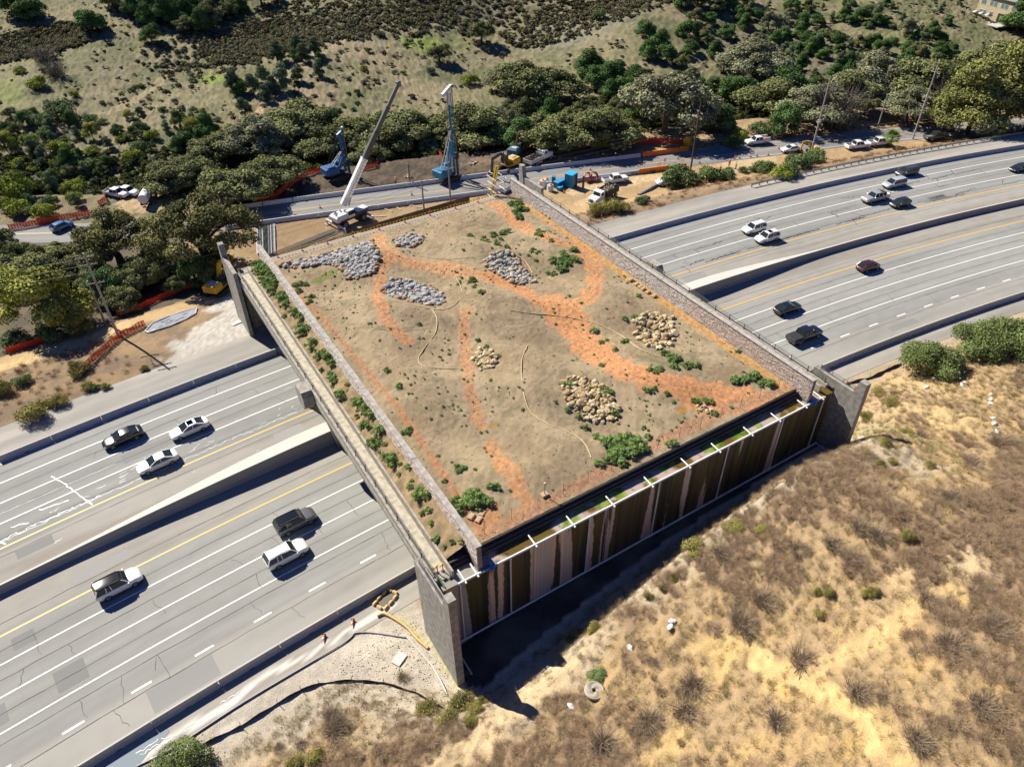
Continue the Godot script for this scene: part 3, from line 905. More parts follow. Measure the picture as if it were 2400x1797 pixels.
# kind: sedan, suv, hatch, minivan, pickup
func car(kind: String, at: Vector3, turn: float, col: Color, label: String, group := "", roof_col := Color(-1, 0, 0), cover := false, sub := "") -> Node3D:
	var called: String = {"sedan": "sedan_car", "suv": "sport_utility_car", "hatch": "hatchback_car", "minivan": "minivan", "pickup": "pickup_truck"}[kind]
	var cat: String = {"sedan": "car", "suv": "car", "hatch": "car", "minivan": "van", "pickup": "pickup truck"}[kind]
	var t := thing(called, label, cat, at, turn, group)
	var d: Dictionary = {
		"sedan": {"l": 4.85, "w": .92, "h": 1.44, "belt": .95, "wf": 1.1, "rf": .16, "rr": -.95, "wb": -1.92, "hood": .94, "nose": .7, "deck": 1.02, "r": .33},
		"suv": {"l": 4.6, "w": .98, "h": 1.76, "belt": 1.06, "wf": 1.02, "rf": .42, "rr": -1.95, "wb": -2.26, "hood": 1.08, "nose": .84, "deck": 1.04, "r": .37},
		"hatch": {"l": 4.3, "w": .9, "h": 1.52, "belt": .96, "wf": 1.05, "rf": .38, "rr": -1.45, "wb": -2.02, "hood": .96, "nose": .72, "deck": 1.0, "r": .33},
		"minivan": {"l": 5.05, "w": .98, "h": 1.74, "belt": 1.04, "wf": 1.45, "rf": .62, "rr": -2.2, "wb": -2.42, "hood": 1.04, "nose": .78, "deck": 1.04, "r": .35},
		"pickup": {"l": 5.75, "w": .99, "h": 1.88, "belt": 1.16, "wf": 1.28, "rf": .72, "rr": -.78, "wb": -1.0, "hood": 1.18, "nose": 1.0, "deck": 1.16, "r": .40},
	}[kind]
	var hl: float = d.l * .5
	var w: float = d.w
	var pm := mat(col, .28, .0)
	pm.clearcoat_enabled = true
	pm.clearcoat = 1.0
	pm.clearcoat_roughness = .05
	if col.r > .2 and col.r < .5 and absf(col.r - col.b) < .06:
		pm.metallic = .35
	var rm := pm
	if roof_col.r >= .0:
		rm = mat(roof_col, .12)
	var mb := MB.new()
	var rr: Array = []
	var st: Array
	var dkh: float = d.deck
	if kind == "pickup":
		st = [[-hl, .55, .78, .93], [-hl + .06, .42, .86, .98], [-1.9, .34, .86, 1.0], [d.wb - .1, .34, .86, 1.0], [d.wb + .02, .34, d.belt, 1.0], [.6, .32, d.belt, 1.0], [d.wf - .05, .32, d.belt, 1.0], [1.5, .34, d.hood, .99], [hl - .35, .38, d.hood - .04, .96], [hl - .05, .46, d.nose, .92], [hl, .55, d.nose - .14, .86]]
	elif kind == "sedan":
		st = [[-hl, .5, dkh - .2, .66], [-hl + .1, .36, dkh - .06, .86], [-hl + .45, .28, dkh, .97], [d.wb, .25, dkh, 1.0], [-.4, .22, d.belt, 1.0], [d.wf, .22, d.belt, 1.0], [1.5, .25, d.hood - .04, .985], [hl - .45, .28, d.nose + .12, .93], [hl - .14, .34, d.nose, .8], [hl, .42, d.nose - .16, .6]]
	else:
		st = [[-hl, .52, d.belt - .16, .72], [-hl + .1, .4, d.belt - .03, .91], [d.wb + .3, .3, d.belt, .99], [-.4, .26, d.belt, 1.0], [d.wf - .05, .26, d.belt, 1.0], [lerpf(d.wf, hl, .5), .28, d.hood - .02, .985], [hl - .36, .32, d.nose + .1, .93], [hl - .1, .38, d.nose, .82], [hl, .45, d.nose - .18, .64]]
	for s: Array in st:
		rr.append(ring(s[0], s[1], s[2], w * s[3], .035, .95))
	mb.loft(rr, W)
	part("body", mb, pm, t)
	mb = MB.new()
	mb.box(Vector3(0, .27, 0), Vector3(d.l * .9, .16, w * 1.84), Color(.02, .02, .022))
	part("sill", mb, M.rubber, t)
	var wr: float = w * .76
	var wb2: float = w * .90
	var hb: float = d.belt
	var ht: float = d.h
	mb = MB.new()
	rr = []
	var rx0: float = d.rr
	var rx1: float = d.rf
	for k in 6:
		var f := k / 5.0
		var x := lerpf(rx0, rx1, f)
		var y: float = ht - .055 * pow(absf(f - .45) / .55, 2.0)
		var ww := wr * (1.0 - .05 * pow(absf(f - .5) * 2.0, 2.0))
		var p := PackedVector3Array()
		for q: Array in [[1.0, -.07], [1.0, -.03], [.9, .0], [.5, .025], [-.5, .025], [-.9, .0], [-1.0, -.03], [-1.0, -.07]]:
			p.append(Vector3(x, y + q[1], ww * q[0]))
		rr.append(p)
	mb.loft(rr, W)
	part("roof", mb, rm, t)
	var a0 := Vector3(d.wf, hb, wb2)
	var a1 := Vector3(rx1, ht - .06, wr * .97)
	var b0 := Vector3(d.wb, d.deck if kind == "sedan" else hb, wb2 * .97)
	var b1 := Vector3(rx0, ht - .06, wr * .97)
	mb = MB.new()
	for s: float in [-1.0, 1.0]:
		var m := Vector3(1, 1, s)
		mb.beam(a0 * m, a1 * m, .07, .07, W)
		mb.beam(b0 * m, b1 * m, .12, .09, W)
		var cx2 := lerpf(rx1, rx0, .48)
		mb.beam(Vector3(cx2 + .05, hb, wb2 * s), Vector3(cx2, ht - .06, wr * .98 * s), .08, .06, W)
		if kind == "suv" or kind == "minivan":
			mb.beam(Vector3(rx0 + .75, hb, wb2 * s), Vector3(rx0 + .85, ht - .06, wr * .98 * s), .08, .06, W)
	part("pillars", mb, pm, t)
	var zf := Vector3(1, 1, -1)
	mb = MB.new()
	mb.quad(a0 * zf, a1 * zf, a1, a0, W)
	part("windshield", mb, M.glass, t)
	mb = MB.new()
	mb.quad(b0, b1, b1 * zf, b0 * zf, W)
	part("rear_window", mb, M.glass, t)
	for s: float in [-1.0, 1.0]:
		mb = MB.new()
		var m := Vector3(1, 1, s * .985)
		if s > .0:
			mb.quad(b0 * m, a0 * m, a1 * m, b1 * m, W)
		else:
			mb.quad(b1 * m, a1 * m, a0 * m, b0 * m, W)
		part("side_window", mb, M.glass, t)
		mb = MB.new()
		mb.box(Vector3(hl - .22, d.nose - .08, s * w * .66), Vector3(.22, .13, .34), Color(.75, .77, .8), Basis(Vector3.UP, s * .5), .03)
		part("headlight", mb, M.lamp, t)
		mb = MB.new()
		mb.box(Vector3(-hl + .1, (d.deck as float) - .2, s * w * .72), Vector3(.12, .2 if kind == "sedan" else .34, .26), Color(.42, .015, .012), Basis(), .02)
		part("taillight", mb, M.lamp, t)
		mb = MB.new()
		mb.box(Vector3(d.wf - .12, hb + .08, s * (w + .1)), Vector3(.12, .14, .2), W, Basis(), .03)
		part("mirror", mb, pm, t)
	mb = MB.new()
	mb.box(Vector3(hl - .03, .46, 0), Vector3(.08, .2, w * 1.1), Color(.02, .02, .022), Basis(), .02)
	part("grille", mb, M.rubber, t)
	if kind == "pickup":
		var bl: float = hl + (d.wb as float) - .1
		var bc: float = -hl + bl * .5
		mb = MB.new()
		for s: float in [-1.0, 1.0]:
			mb.box(Vector3(bc, .98, s * w * .93), Vector3(bl, .42, .1), W, Basis(), .03)
		mb.box(Vector3(-hl + .05, .98, 0), Vector3(.08, .42, w * 1.76), W, Basis(), .02)
		mb.box(Vector3(-hl + bl - .03, .98, 0), Vector3(.06, .42, w * 1.76), W)
		part("bed_sides", mb, pm, t)
		mb = MB.new()
		if cover:
			mb.box(Vector3(bc, 1.2, 0), Vector3(bl - .05, .05, w * 1.8), Color(.02, .021, .024), Basis(), .015)
			part("bed_cover", mb, M.rubber, t)
		else:
			mb.box(Vector3(bc, .885, 0), Vector3(bl - .12, .05, w * 1.72), Color(.16, .16, .165))
			part("bed_floor", mb, M.rubber, t)
			if sub == "rack":
				mb = MB.new()
				for x: float in [-hl + .2, -hl + bl - .1]:
					mb.beam(Vector3(x, 1.9, -w * .9), Vector3(x, 1.9, w * .9), .06, .06, Color(.03, .03, .03))
					for s: float in [-1.0, 1.0]:
						mb.beam(Vector3(x, 1.15, s * w * .9), Vector3(x, 1.9, s * w * .9), .05, .05, Color(.03, .03, .03))
				mb.box(Vector3(bc + .3, 1.3, 0), Vector3(.9, .6, 1.2), Color(.025, .025, .028), Basis(), .05)
				part("bed_rack", mb, M.rubber, t)
			elif sub == "utility":
				mb = MB.new()
				for s: float in [-1.0, 1.0]:
					mb.box(Vector3(bc, 1.3, s * w * .85), Vector3(bl, .7, .34), Color(.75, .75, .74), Basis(), .03)
				part("tool_boxes", mb, pm, t)
				mb = MB.new()
				for k in 7:
					mb.box(Vector3(bc + R.randf_range(-.9, .9), R.randf_range(1.1, 1.7), R.randf_range(-.45, .45)), Vector3(R.randf_range(.2, .6), R.randf_range(.15, .4), .3), [Color(.7, .14, .03), Color(.6, .6, .58), Color(.1, .1, .1)][k % 3], Basis(Vector3.UP, R.randf() * 3.0), .02)
				part("load", mb, M.paint, t)
	elif kind == "suv" or sub == "rails":
		mb = MB.new()
		for s: float in [-1.0, 1.0]:
			mb.beam(Vector3(rx0 + .15, ht + .05, s * wr * .88), Vector3(rx1 - .1, ht + .04, s * wr * .88), .04, .04, Color(.05, .05, .05))
		part("roof_rails", mb, M.rubber, t)
	if sub == "sunroof":
		mb = MB.new()
		mb.box(Vector3(lerpf(rx0, rx1, .62), ht + .016, 0), Vector3(.75, .02, wr * 1.25), Color(.015, .016, .018), Basis(), .006)
		part("sunroof", mb, M.glass, t)
	var wx := [hl - .95, -hl + 1.0] if kind != "pickup" else [hl - .98, -hl + 1.2]
	add_wheels(t, wx, w - .1, d.r, .23)
	return t
func dump_truck(at: Vector3, turn: float, label: String, bed: Color, rubble: Color, long_nose: bool) -> void:
	var t := thing("dump_truck", label, "dump truck", at, turn, "")
	var wht := Color(.74, .74, .72)
	var mb := MB.new()
	mb.box(Vector3(0, .85, 0), Vector3(7.6, .3, .9), Color(.03, .03, .03))
	mb.box(Vector3(-1.0, .75, 0), Vector3(1.3, .5, 2.2), Color(.3, .3, .31), Basis(), .05)
	part("chassis", mb, M.rubber, t)
	mb = MB.new()
	var p := PackedVector2Array([Vector2(.75, .95), Vector2(3.75, .95), Vector2(3.85, 1.5), Vector2(3.7, 1.82), Vector2(2.3, 2.0), Vector2(1.95, 2.72), Vector2(.85, 2.8), Vector2(.75, 2.7)])
	mb.prism(p, Vector3(0, 0, -.98), Vector3.RIGHT, Vector3.UP, Vector3(0, 0, 1.96), wht)
	part("cab", mb, M.paint, t)
	mb = MB.new()
	for s: float in [-1.0, 1.0]:
		mb.box(Vector3(3.05, 1.15, s * 1.02), Vector3(1.35, .35, .36), wht, Basis(), .1)
	mb.box(Vector3(3.9, .75, 0), Vector3(.18, .34, 2.3), Color(.6, .6, .6), Basis(), .04)
	part("fender", mb, M.paint, t)
	mb = MB.new()
	mb.box(Vector3(3.86, 1.42, 0), Vector3(.06, .6, .9), Color(.12, .12, .12), Basis(), .02)
	part("grille", mb, M.rubber, t)
	mb = MB.new()
	mb.quad(Vector3(2.315, 2.03, -.85), Vector3(2.0, 2.66, -.8), Vector3(2.0, 2.66, .8), Vector3(2.315, 2.03, .85), W)
	part("windshield", mb, M.glass, t)
	for s: float in [-1.0, 1.0]:
		mb = MB.new()
		mb.box(Vector3(1.45, 2.3, s * .985), Vector3(.8, .55, .012), W)
		part("side_window", mb, M.glass, t)
		mb = MB.new()
		mb.rod(Vector3(.62, 1.0, s * .9), Vector3(.62, 3.1, s * .9), .08, .08, 8, Color(.4, .4, .4))
		part("exhaust", mb, M.steel, t)
		mb = MB.new()
		mb.box(Vector3(3.8, 1.2, s * .85), Vector3(.1, .2, .26), Color(.75, .77, .8))
		part("headlight", mb, M.lamp, t)
	mb = MB.new()
	var h := 1.25 if long_nose else .75
	for s: float in [-1.0, 1.0]:
		mb.box(Vector3(-1.75, 1.25 + h * .5, s * 1.18), Vector3(4.4, h, .1), bed, Basis(), .02)
		for k in 5:
			mb.box(Vector3(-3.7 + k * .98, 1.25 + h * .5, s * 1.26), Vector3(.1, h, .06), bed)
	mb.box(Vector3(.43, 1.4 + h * .5, 0), Vector3(.1, h + .35, 2.36), bed, Basis(), .02)
	mb.box(Vector3(-3.93, 1.25 + h * .5, 0), Vector3(.1, h, 2.36), bed, Basis(), .02)
	mb.box(Vector3(-1.75, 1.2, 0), Vector3(4.4, .1, 2.36), bed)
	part("dump_body", mb, M.paint, t)
	mb = MB.new()
	for k in 46:
		mb.box(Vector3(R.randf_range(-3.6, .1), 1.3 + h * .62 + R.randf() * .3, R.randf_range(-.9, .9)), Vector3(R.randf_range(.25, .6), R.randf_range(.2, .45), R.randf_range(.25, .6)), rubble * R.randf_range(.7, 1.2), Basis.from_euler(Vector3(R.randf(), R.randf(), R.randf()) * 3.0), .08)
	part("load", mb, M.earth2, t, "stuff")
	add_wheels(t, [2.95, -1.9, -3.15], 1.0, .52, .32)
func tank_truck(at: Vector3, turn: float, label: String) -> void:
	var t := thing("tank_truck", label, "tank truck", at, turn)
	var mb := MB.new()
	mb.box(Vector3(0, .75, 0), Vector3(6.4, .3, .9), Color(.03, .03, .03))
	part("chassis", mb, M.rubber, t)
	mb = MB.new()
	mb.rod(Vector3(-3.2, 1.85, 0), Vector3(1.0, 1.85, 0), .98, .98, 20, Color(.74, .75, .76))
	mb.rod(Vector3(-1.2, 2.8, 0), Vector3(-1.2, 2.95, 0), .3, .3, 10, Color(.5, .5, .5))
	part("tank", mb, M.paint, t)
	mb = MB.new()
	mb.prism(PackedVector2Array([Vector2(1.2, .8), Vector2(3.2, .8), Vector2(3.2, 1.5), Vector2(2.6, 1.65), Vector2(2.3, 2.45), Vector2(1.2, 2.5)]), Vector3(0, 0, -.98), Vector3.RIGHT, Vector3.UP, Vector3(0, 0, 1.96), Color(.74, .75, .76))
	part("cab", mb, M.paint, t)
	mb = MB.new()
	mb.quad(Vector3(2.62, 1.7, -.85), Vector3(2.33, 2.4, -.8), Vector3(2.33, 2.4, .8), Vector3(2.62, 1.7, .85), W)
	part("windshield", mb, M.glass, t)
	add_wheels(t, [2.3, -1.9], .95, .48, .3)
# ---------------------------------------------------------------- plants
var proto := {}
# a crown of many small leaf faces gathered in clumps; unit: metres, base at the origin
func crown(sd: int, clumps: Array, leaves: int, size: float, c0: Color, c1: Color, fill := .6) -> ArrayMesh:
	R.seed = sd
	var mb := MB.new()
	var total := .0
	for q: Array in clumps:
		total += pow(q[1], 2.0)
	for q: Array in clumps:
		var n := int(leaves * pow(q[1], 2.0) / total)
		var tone := R.randf_range(.62, 1.3)
		var o: Vector3 = q[0]
		var rad: float = q[1]
		var sq: float = q[2] if q.size() > 2 else .8
		for i in n:
			var d := Vector3(R.randfn(), R.randfn(), R.randfn()).normalized()
			if d.y < -.45:
				d.y *= -.6
				d = d.normalized()
			var f := rad * lerpf(fill, 1.1, pow(R.randf(), .7)) * (1.0 + .22 * maxf(.0, R.randfn() - .6))
			var p := o + Vector3(d.x, d.y * sq, d.z) * f
			var k := (d + Vector3(R.randfn(), R.randfn() + .5, R.randfn()) * .55).normalized()
			var u := k.cross(Vector3(R.randfn(), R.randfn(), R.randfn())).normalized()
			var w := k.cross(u)
			var s := size * R.randf_range(.45, 1.5)
			var col := c0.lerp(c1, R.randf()) * tone
			col.a = 1.0
			mb.quad(p - w * s * .6 + u * s * .15, p + u * s + w * s * .1, p + w * s * .55 - u * s * .1, p - u * s - w * s * .25, col)
	return mb.mesh(M.leaf)
func twiggy(sd: int, n: int, rad: float, hgt: float, c0: Color, c1: Color, w: float, mt: Material) -> ArrayMesh:
	R.seed = sd
	var mb := MB.new()
	for i in n:
		var a := R.randf() * TAU
		var o := Vector3(cos(a), 0, sin(a)) * rad * R.randf() * .5
		var e := Vector3(cos(a), 0, sin(a)) * rad * R.randf_range(.3, 1.0) + Vector3(R.randfn() * .15, hgt * R.randf_range(.45, 1.0), R.randfn() * .15)
		var m := o.lerp(e, .5) + Vector3(R.randfn(), R.randf() * 1.2, R.randfn()) * rad * .12
		var r := Vector3(R.randfn(), R.randfn() * .3, R.randfn()).normalized() * w
		var col := c0.lerp(c1, R.randf())
		mb.quad(o - r, o + r, m + r * .7, m - r * .7, col)
		mb.quad(m - r * .7, m + r * .7, e + r * .25, e - r * .25, col)
	return mb.mesh(mt)
func limbs(sd: int, h: float, r: float, ends: Array, col: Color, lean := .3) -> ArrayMesh:
	R.seed = sd
	var mb := MB.new()
	var top := Vector3(R.randfn() * lean, h, R.randfn() * lean)
	mb.tube([Vector3(0, -.5, 0), Vector3(R.randfn() * .1, h * .5, R.randfn() * .1), top], r, r * .75, 8, col)
	for e: Array in ends:
		var q: Vector3 = e[0]
		var m := top.lerp(q, .5) + Vector3(R.randfn(), R.randf() * .5, R.randfn()) * .35
		mb.tube([top * R.randf_range(.8, 1.0), m, q], r * .55, r * .12, 6, col)
		for k in 2:
			mb.tube([m, m.lerp(q, .6) + Vector3(R.randfn(), R.randf(), R.randfn()) * (e[1] as float) * .5], r * .25, r * .07, 4, col)
	return mb.mesh(M.bark)
func ball(sd: int, n: int, rx: float, ry: float, y0: float, r0: float, r1: float) -> Array:
	R.seed = sd
	var o := []
	for i in n:
		var a := TAU * (i + R.randf() * .7) / n * 2.4
		var f := sqrt((i + .5) / n)
		o.append([Vector3(cos(a) * rx * f, y0 + ry * (1.0 - f * f * .8) * R.randf_range(.35, 1.08), sin(a) * rx * f), R.randf_range(r0, r1)])
	return o
func make_plants() -> void:
	var bark := Color(.085, .065, .05)
	for k in 4:
		var c := ball(100 + k, 26, 4.1, 4.8, 1.9, .8, 1.75)
		proto["oak%d" % k] = [crown(200 + k, c, 13520, .18, Color(.096, .114, .04), Color(.234, .246, .102)), limbs(300 + k, 2.6, .42, c.slice(0, 9), bark)]
	for k in 2:
		var c := ball(120 + k, 24, 4.7, 4.0, 3.2, .6, 1.35)
		proto["open_oak%d" % k] = [crown(220 + k, c, 18200, .12, Color(.084, .094, .029), Color(.228, .216, .084), .45), limbs(320 + k, 2.8, .5, c.slice(0, 14), Color(.06, .045, .036), .7)]
	for k in 2:
		var c := ball(130 + k, 24, 4.2, 5.0, 2.2, .75, 1.65)
		proto["grey_oak%d" % k] = [crown(230 + k, c, 14560, .156, Color(.144, .156, .084), Color(.3, .3, .18), .6), limbs(330 + k, 2.6, .36, c.slice(0, 10), Color(.13, .11, .09))]
	for k in 3:
		var c := ball(140 + k, 15, 3.0, 5.0, .8, 1.0, 1.95)
		proto["laurel%d" % k] = [crown(240 + k, c, 10920, .18, Color(.06, .12, .034), Color(.156, .258, .078)), limbs(340 + k, 1.6, .25, c.slice(0, 5), bark)]
	for k in 2:
		var c := ball(150 + k, 10, 1.8, 6.4, .8, .9, 1.6)
		proto["young_oak%d" % k] = [crown(250 + k, c, 7800, .156, Color(.084, .126, .06), Color(.192, .24, .132)), limbs(350 + k, 2.0, .18, c.slice(0, 5), bark)]
	for k in 2:
		var c := ball(160 + k, 14, 3.6, 5.4, 1.6, 1.0, 1.9)
		proto["willow%d" % k] = [crown(260 + k, c, 13520, .15, Color(.18, .204, .036), Color(.36, .36, .078), .5), limbs(360 + k, 2.2, .25, c.slice(0, 8), Color(.15, .12, .08))]
	for k in 2:
		var c := ball(170 + k, 18, 3.2, 8.4, 1.8, 1.2, 2.1)
		proto["alder%d" % k] = [crown(270 + k, c, 15600, .162, Color(.108, .132, .036), Color(.24, .234, .084), .6), limbs(370 + k, 3.0, .3, c.slice(0, 9), bark)]
	var cb := ball(180, 12, 4.2, 3.0, 4.0, 1.0, 1.6)
	proto["bare0"] = [twiggy(280, 420, 4.8, 7.0, Color(.12, .1, .085), Color(.2, .175, .15), .03, M.bark), limbs(380, 2.4, .3, cb, Color(.12, .1, .085))]
	for k in 3:
		var c := ball(400 + k, 7, .62, .5, .25, .35, .55)
		proto["bush%d" % k] = [crown(420 + k, c, 3380, .051, Color(.072, .12, .042), Color(.18, .24, .09)), limbs(440 + k, .3, .04, c.slice(0, 4), bark)]
		proto["lime_bush%d" % k] = [crown(450 + k, c, 3380, .051, Color(.156, .204, .024), Color(.312, .348, .06)), limbs(460 + k, .3, .04, c.slice(0, 4), bark)]
		proto["sage_bush%d" % k] = [crown(470 + k, c, 3380, .048, Color(.144, .15, .102), Color(.252, .258, .18)), limbs(480 + k, .3, .04, c.slice(0, 4), bark)]
		proto["weed%d" % k] = [crown(500 + k, ball(510 + k, 11, .78, .62, .12, .16, .36), 1500, .06, Color(.12, .198, .054), Color(.282, .396, .132), .3), limbs(520 + k, .25, .03, c.slice(0, 4), Color(.08, .12, .03))]
		proto["olive_bush%d" % k] = [crown(530 + k, c, 3380, .045, Color(.16, .15, .04), Color(.3, .265, .085), .4), twiggy(540 + k, 80, .9, .9, Color(.28, .22, .1), Color(.4, .33, .15), .012, M.bark)]
		proto["dry_bush%d" % k] = [twiggy(550 + k, 420, 1.0, .8, Color(.2, .15, .1), Color(.36, .28, .19), .009, M.bark), limbs(560 + k, .2, .03, c.slice(0, 4), Color(.1, .07, .05))]
	for k in 2:
		var c := ball(600 + k, 11, 2.2, 1.5, .7, .95, 1.35)
		proto["toyon%d" % k] = [crown(610 + k, c, 16900, .078, Color(.072, .114, .036), Color(.204, .24, .084), .75), limbs(620 + k, .6, .12, c.slice(0, 5), bark)]
	R.seed = 77
func plant(kind: String, x: float, z: float, size: float, turn: float, label: String, cat := "tree", group := "", tall := 1.0, y := INF) -> void:
	var called: String = {"oak": "oak_tree", "open_oak": "oak_tree", "grey_oak": "oak_tree", "laurel": "laurel_tree", "young_oak": "young_tree", "willow": "willow_tree", "alder": "alder_tree", "bare": "bare_tree", "toyon": "laurel_bush", "weed": "green_shrub", "dry_bush": "dry_bush", "olive_bush": "olive_bush", "lime_bush": "lime_green_bush", "sage_bush": "sage_bush", "bush": "bush"}[kind]
	var n := 0
	while proto.has(kind + str(n)):
		n += 1
	var pr: Array = proto[kind + str(absi(int(x * 13.0 + z * 7.0)) % n)]
	var t := thing(called, label, cat, Vector3(x, (gy(x, z) if y == INF else y) - .04, z), turn, group)
	t.scale = Vector3(size, size * tall, size)
	part_mesh("crown" if cat == "tree" else "foliage", pr[0], t)
	part_mesh("trunk" if cat == "tree" else "stem", pr[1], t)
# ---------------------------------------------------------------- machines
func tracks(t: Node3D, l: float, gauge: float, h: float, w: float) -> void:
	for s: float in [-1.0, 1.0]:
		var mb := MB.new()
		var p := PackedVector2Array()
		for k in 16:
			var a := TAU * k / 16
			p.append(Vector2(cos(a) * h * .5 + signf(cos(a)) * (l - h) * .5, sin(a) * h * .5 + h * .5))
		mb.prism(p, Vector3(0, 0, s * gauge - w * .5), Vector3.RIGHT, Vector3.UP, Vector3(0, 0, w), Color(.028, .025, .022))
		for k in 16:
			mb.box(Vector3(-l * .45 + k * l * .06, h + .01, s * gauge), Vector3(.1, .05, w + .04), Color(.05, .042, .035))
		part("track", mb, M.rubber, t)
func drill_rig(at: Vector3, turn: float, mast: float, lean: float, head: bool, blue: Color, label: String) -> void:
	var t := thing("drill_rig", label, "drill rig", at, turn)
	tracks(t, 5.2, 1.5, 1.0, .75)
	var mb := MB.new()
	mb.box(Vector3(-.3, 1.25, 0), Vector3(3.6, .4, 2.0), Color(.04, .04, .045), Basis(), .05)
	part("undercarriage", mb, M.steel, t)
	mb = MB.new()
	mb.box(Vector3(-1.5, 2.25, 0), Vector3(3.2, 1.5, 3.0), blue, Basis(), .15)
	mb.box(Vector3(-1.6, 3.1, .5), Vector3(1.8, .3, 1.4), blue * .9, Basis(), .08)
	for k in 5:
		mb.box(Vector3(-2.2 + k * .35, 2.3, 1.51), Vector3(.06, .8, .02), Color(.02, .05, .09))
	part("engine_house", mb, M.paint, t)
	mb = MB.new()
	mb.box(Vector3(.8, 2.55, -1.0), Vector3(1.5, 1.7, 1.0), blue, Basis(), .1)
	part("cab", mb, M.paint, t)
	mb = MB.new()
	mb.box(Vector3(1.0, 2.8, -1.0), Vector3(1.2, .9, 1.03), W, Basis(), .03)
	part("window", mb, M.glass, t)
	mb = MB.new()
	var b := Vector3(2.1, .9, 0)
	var top := Vector3(2.1 - lean * mast, mast, 0)
	mb.beam(b, top, .4, .42, blue, .05)
	mb.beam(b + Vector3(.42, 0, .22), top + Vector3(.42, 0, .22), .1, .1, blue * .7)
	mb.beam(b + Vector3(.42, 0, -.22), top + Vector3(.42, 0, -.22), .1, .1, blue * .7)
	for k in int(mast / 1.6):
		var f := (k + .5) * 1.6 / mast
		mb.box(b.lerp(top, f) + Vector3(.36, 0, 0), Vector3(.2, .12, .66), blue * .8)
	part("mast", mb, M.paint, t)
	mb = MB.new()
	mb.beam(Vector3(.2, 2.0, .45), b.lerp(top, .42) - Vector3(.4, 0, -.3), .28, .28, blue)
	mb.beam(Vector3(.2, 2.0, -.45), b.lerp(top, .42) - Vector3(.4, 0, .3), .28, .28, blue)
	mb.rod(Vector3(-1.4, 2.6, .5), b.lerp(top, .55) - Vector3(.3, 0, -.2), .1, .1, 8, Color(.5, .5, .52))
	mb.rod(Vector3(-1.4, 2.6, -.5), b.lerp(top, .55) - Vector3(.3, 0, .2), .1, .1, 8, Color(.5, .5, .52))
	part("strut", mb, M.paint, t)
	mb = MB.new()
	var hc := Color(.6, .62, .66) if head else blue
	if head:
		mb.beam(b.lerp(top, .86), top, .5, .55, Color(.62, .64, .68), .05)
	var hp := .45 if not head else 1.0
	mb.prism(PackedVector2Array([Vector2(-1.6, -.5) * hp, Vector2(.9, .9) * hp, Vector2(1.1, 1.4) * hp, Vector2(.4, 1.4) * hp, Vector2(-1.9, .1) * hp]), top + Vector3(.2, 0, -.28), Vector3.RIGHT, Vector3.UP, Vector3(0, 0, .56), hc)
	mb.rod(top + Vector3(1.0, 1.1, -.35), top + Vector3(1.0, 1.1, .35), .35, .35, 10, Color(.2, .2, .22))
	part("mast_head", mb, M.paint, t)
	mb = MB.new()
	var mid := b.lerp(top, .22)
	mb.box(mid + Vector3(.85, 0, 0), Vector3(.8, 1.5, .9), Color(.03, .035, .045), Basis(), .1)
	mb.rod(mid + Vector3(.95, -.8, 0), Vector3(2.1 + .95, -.1, 0), .28, .28, 10, Color(.12, .11, .1))
	mb.rod(top + Vector3(1.0, .8, 0), mid + Vector3(.95, .7, 0), .09, .09, 8, Color(.15, .15, .16))
	part("rotary_drive", mb, M.steel, t)
	for q: Array in [[-1.6, .4], [-1.9, -.5], [.3, .0]]:
		mb = MB.new()
		mb.rod(Vector3(q[0], 2.9, q[1]), top + Vector3(-.2, .3, q[1] * .3), .035, .035, 5, Color(.06, .06, .07))
		part("cable", mb, M.steel, t)
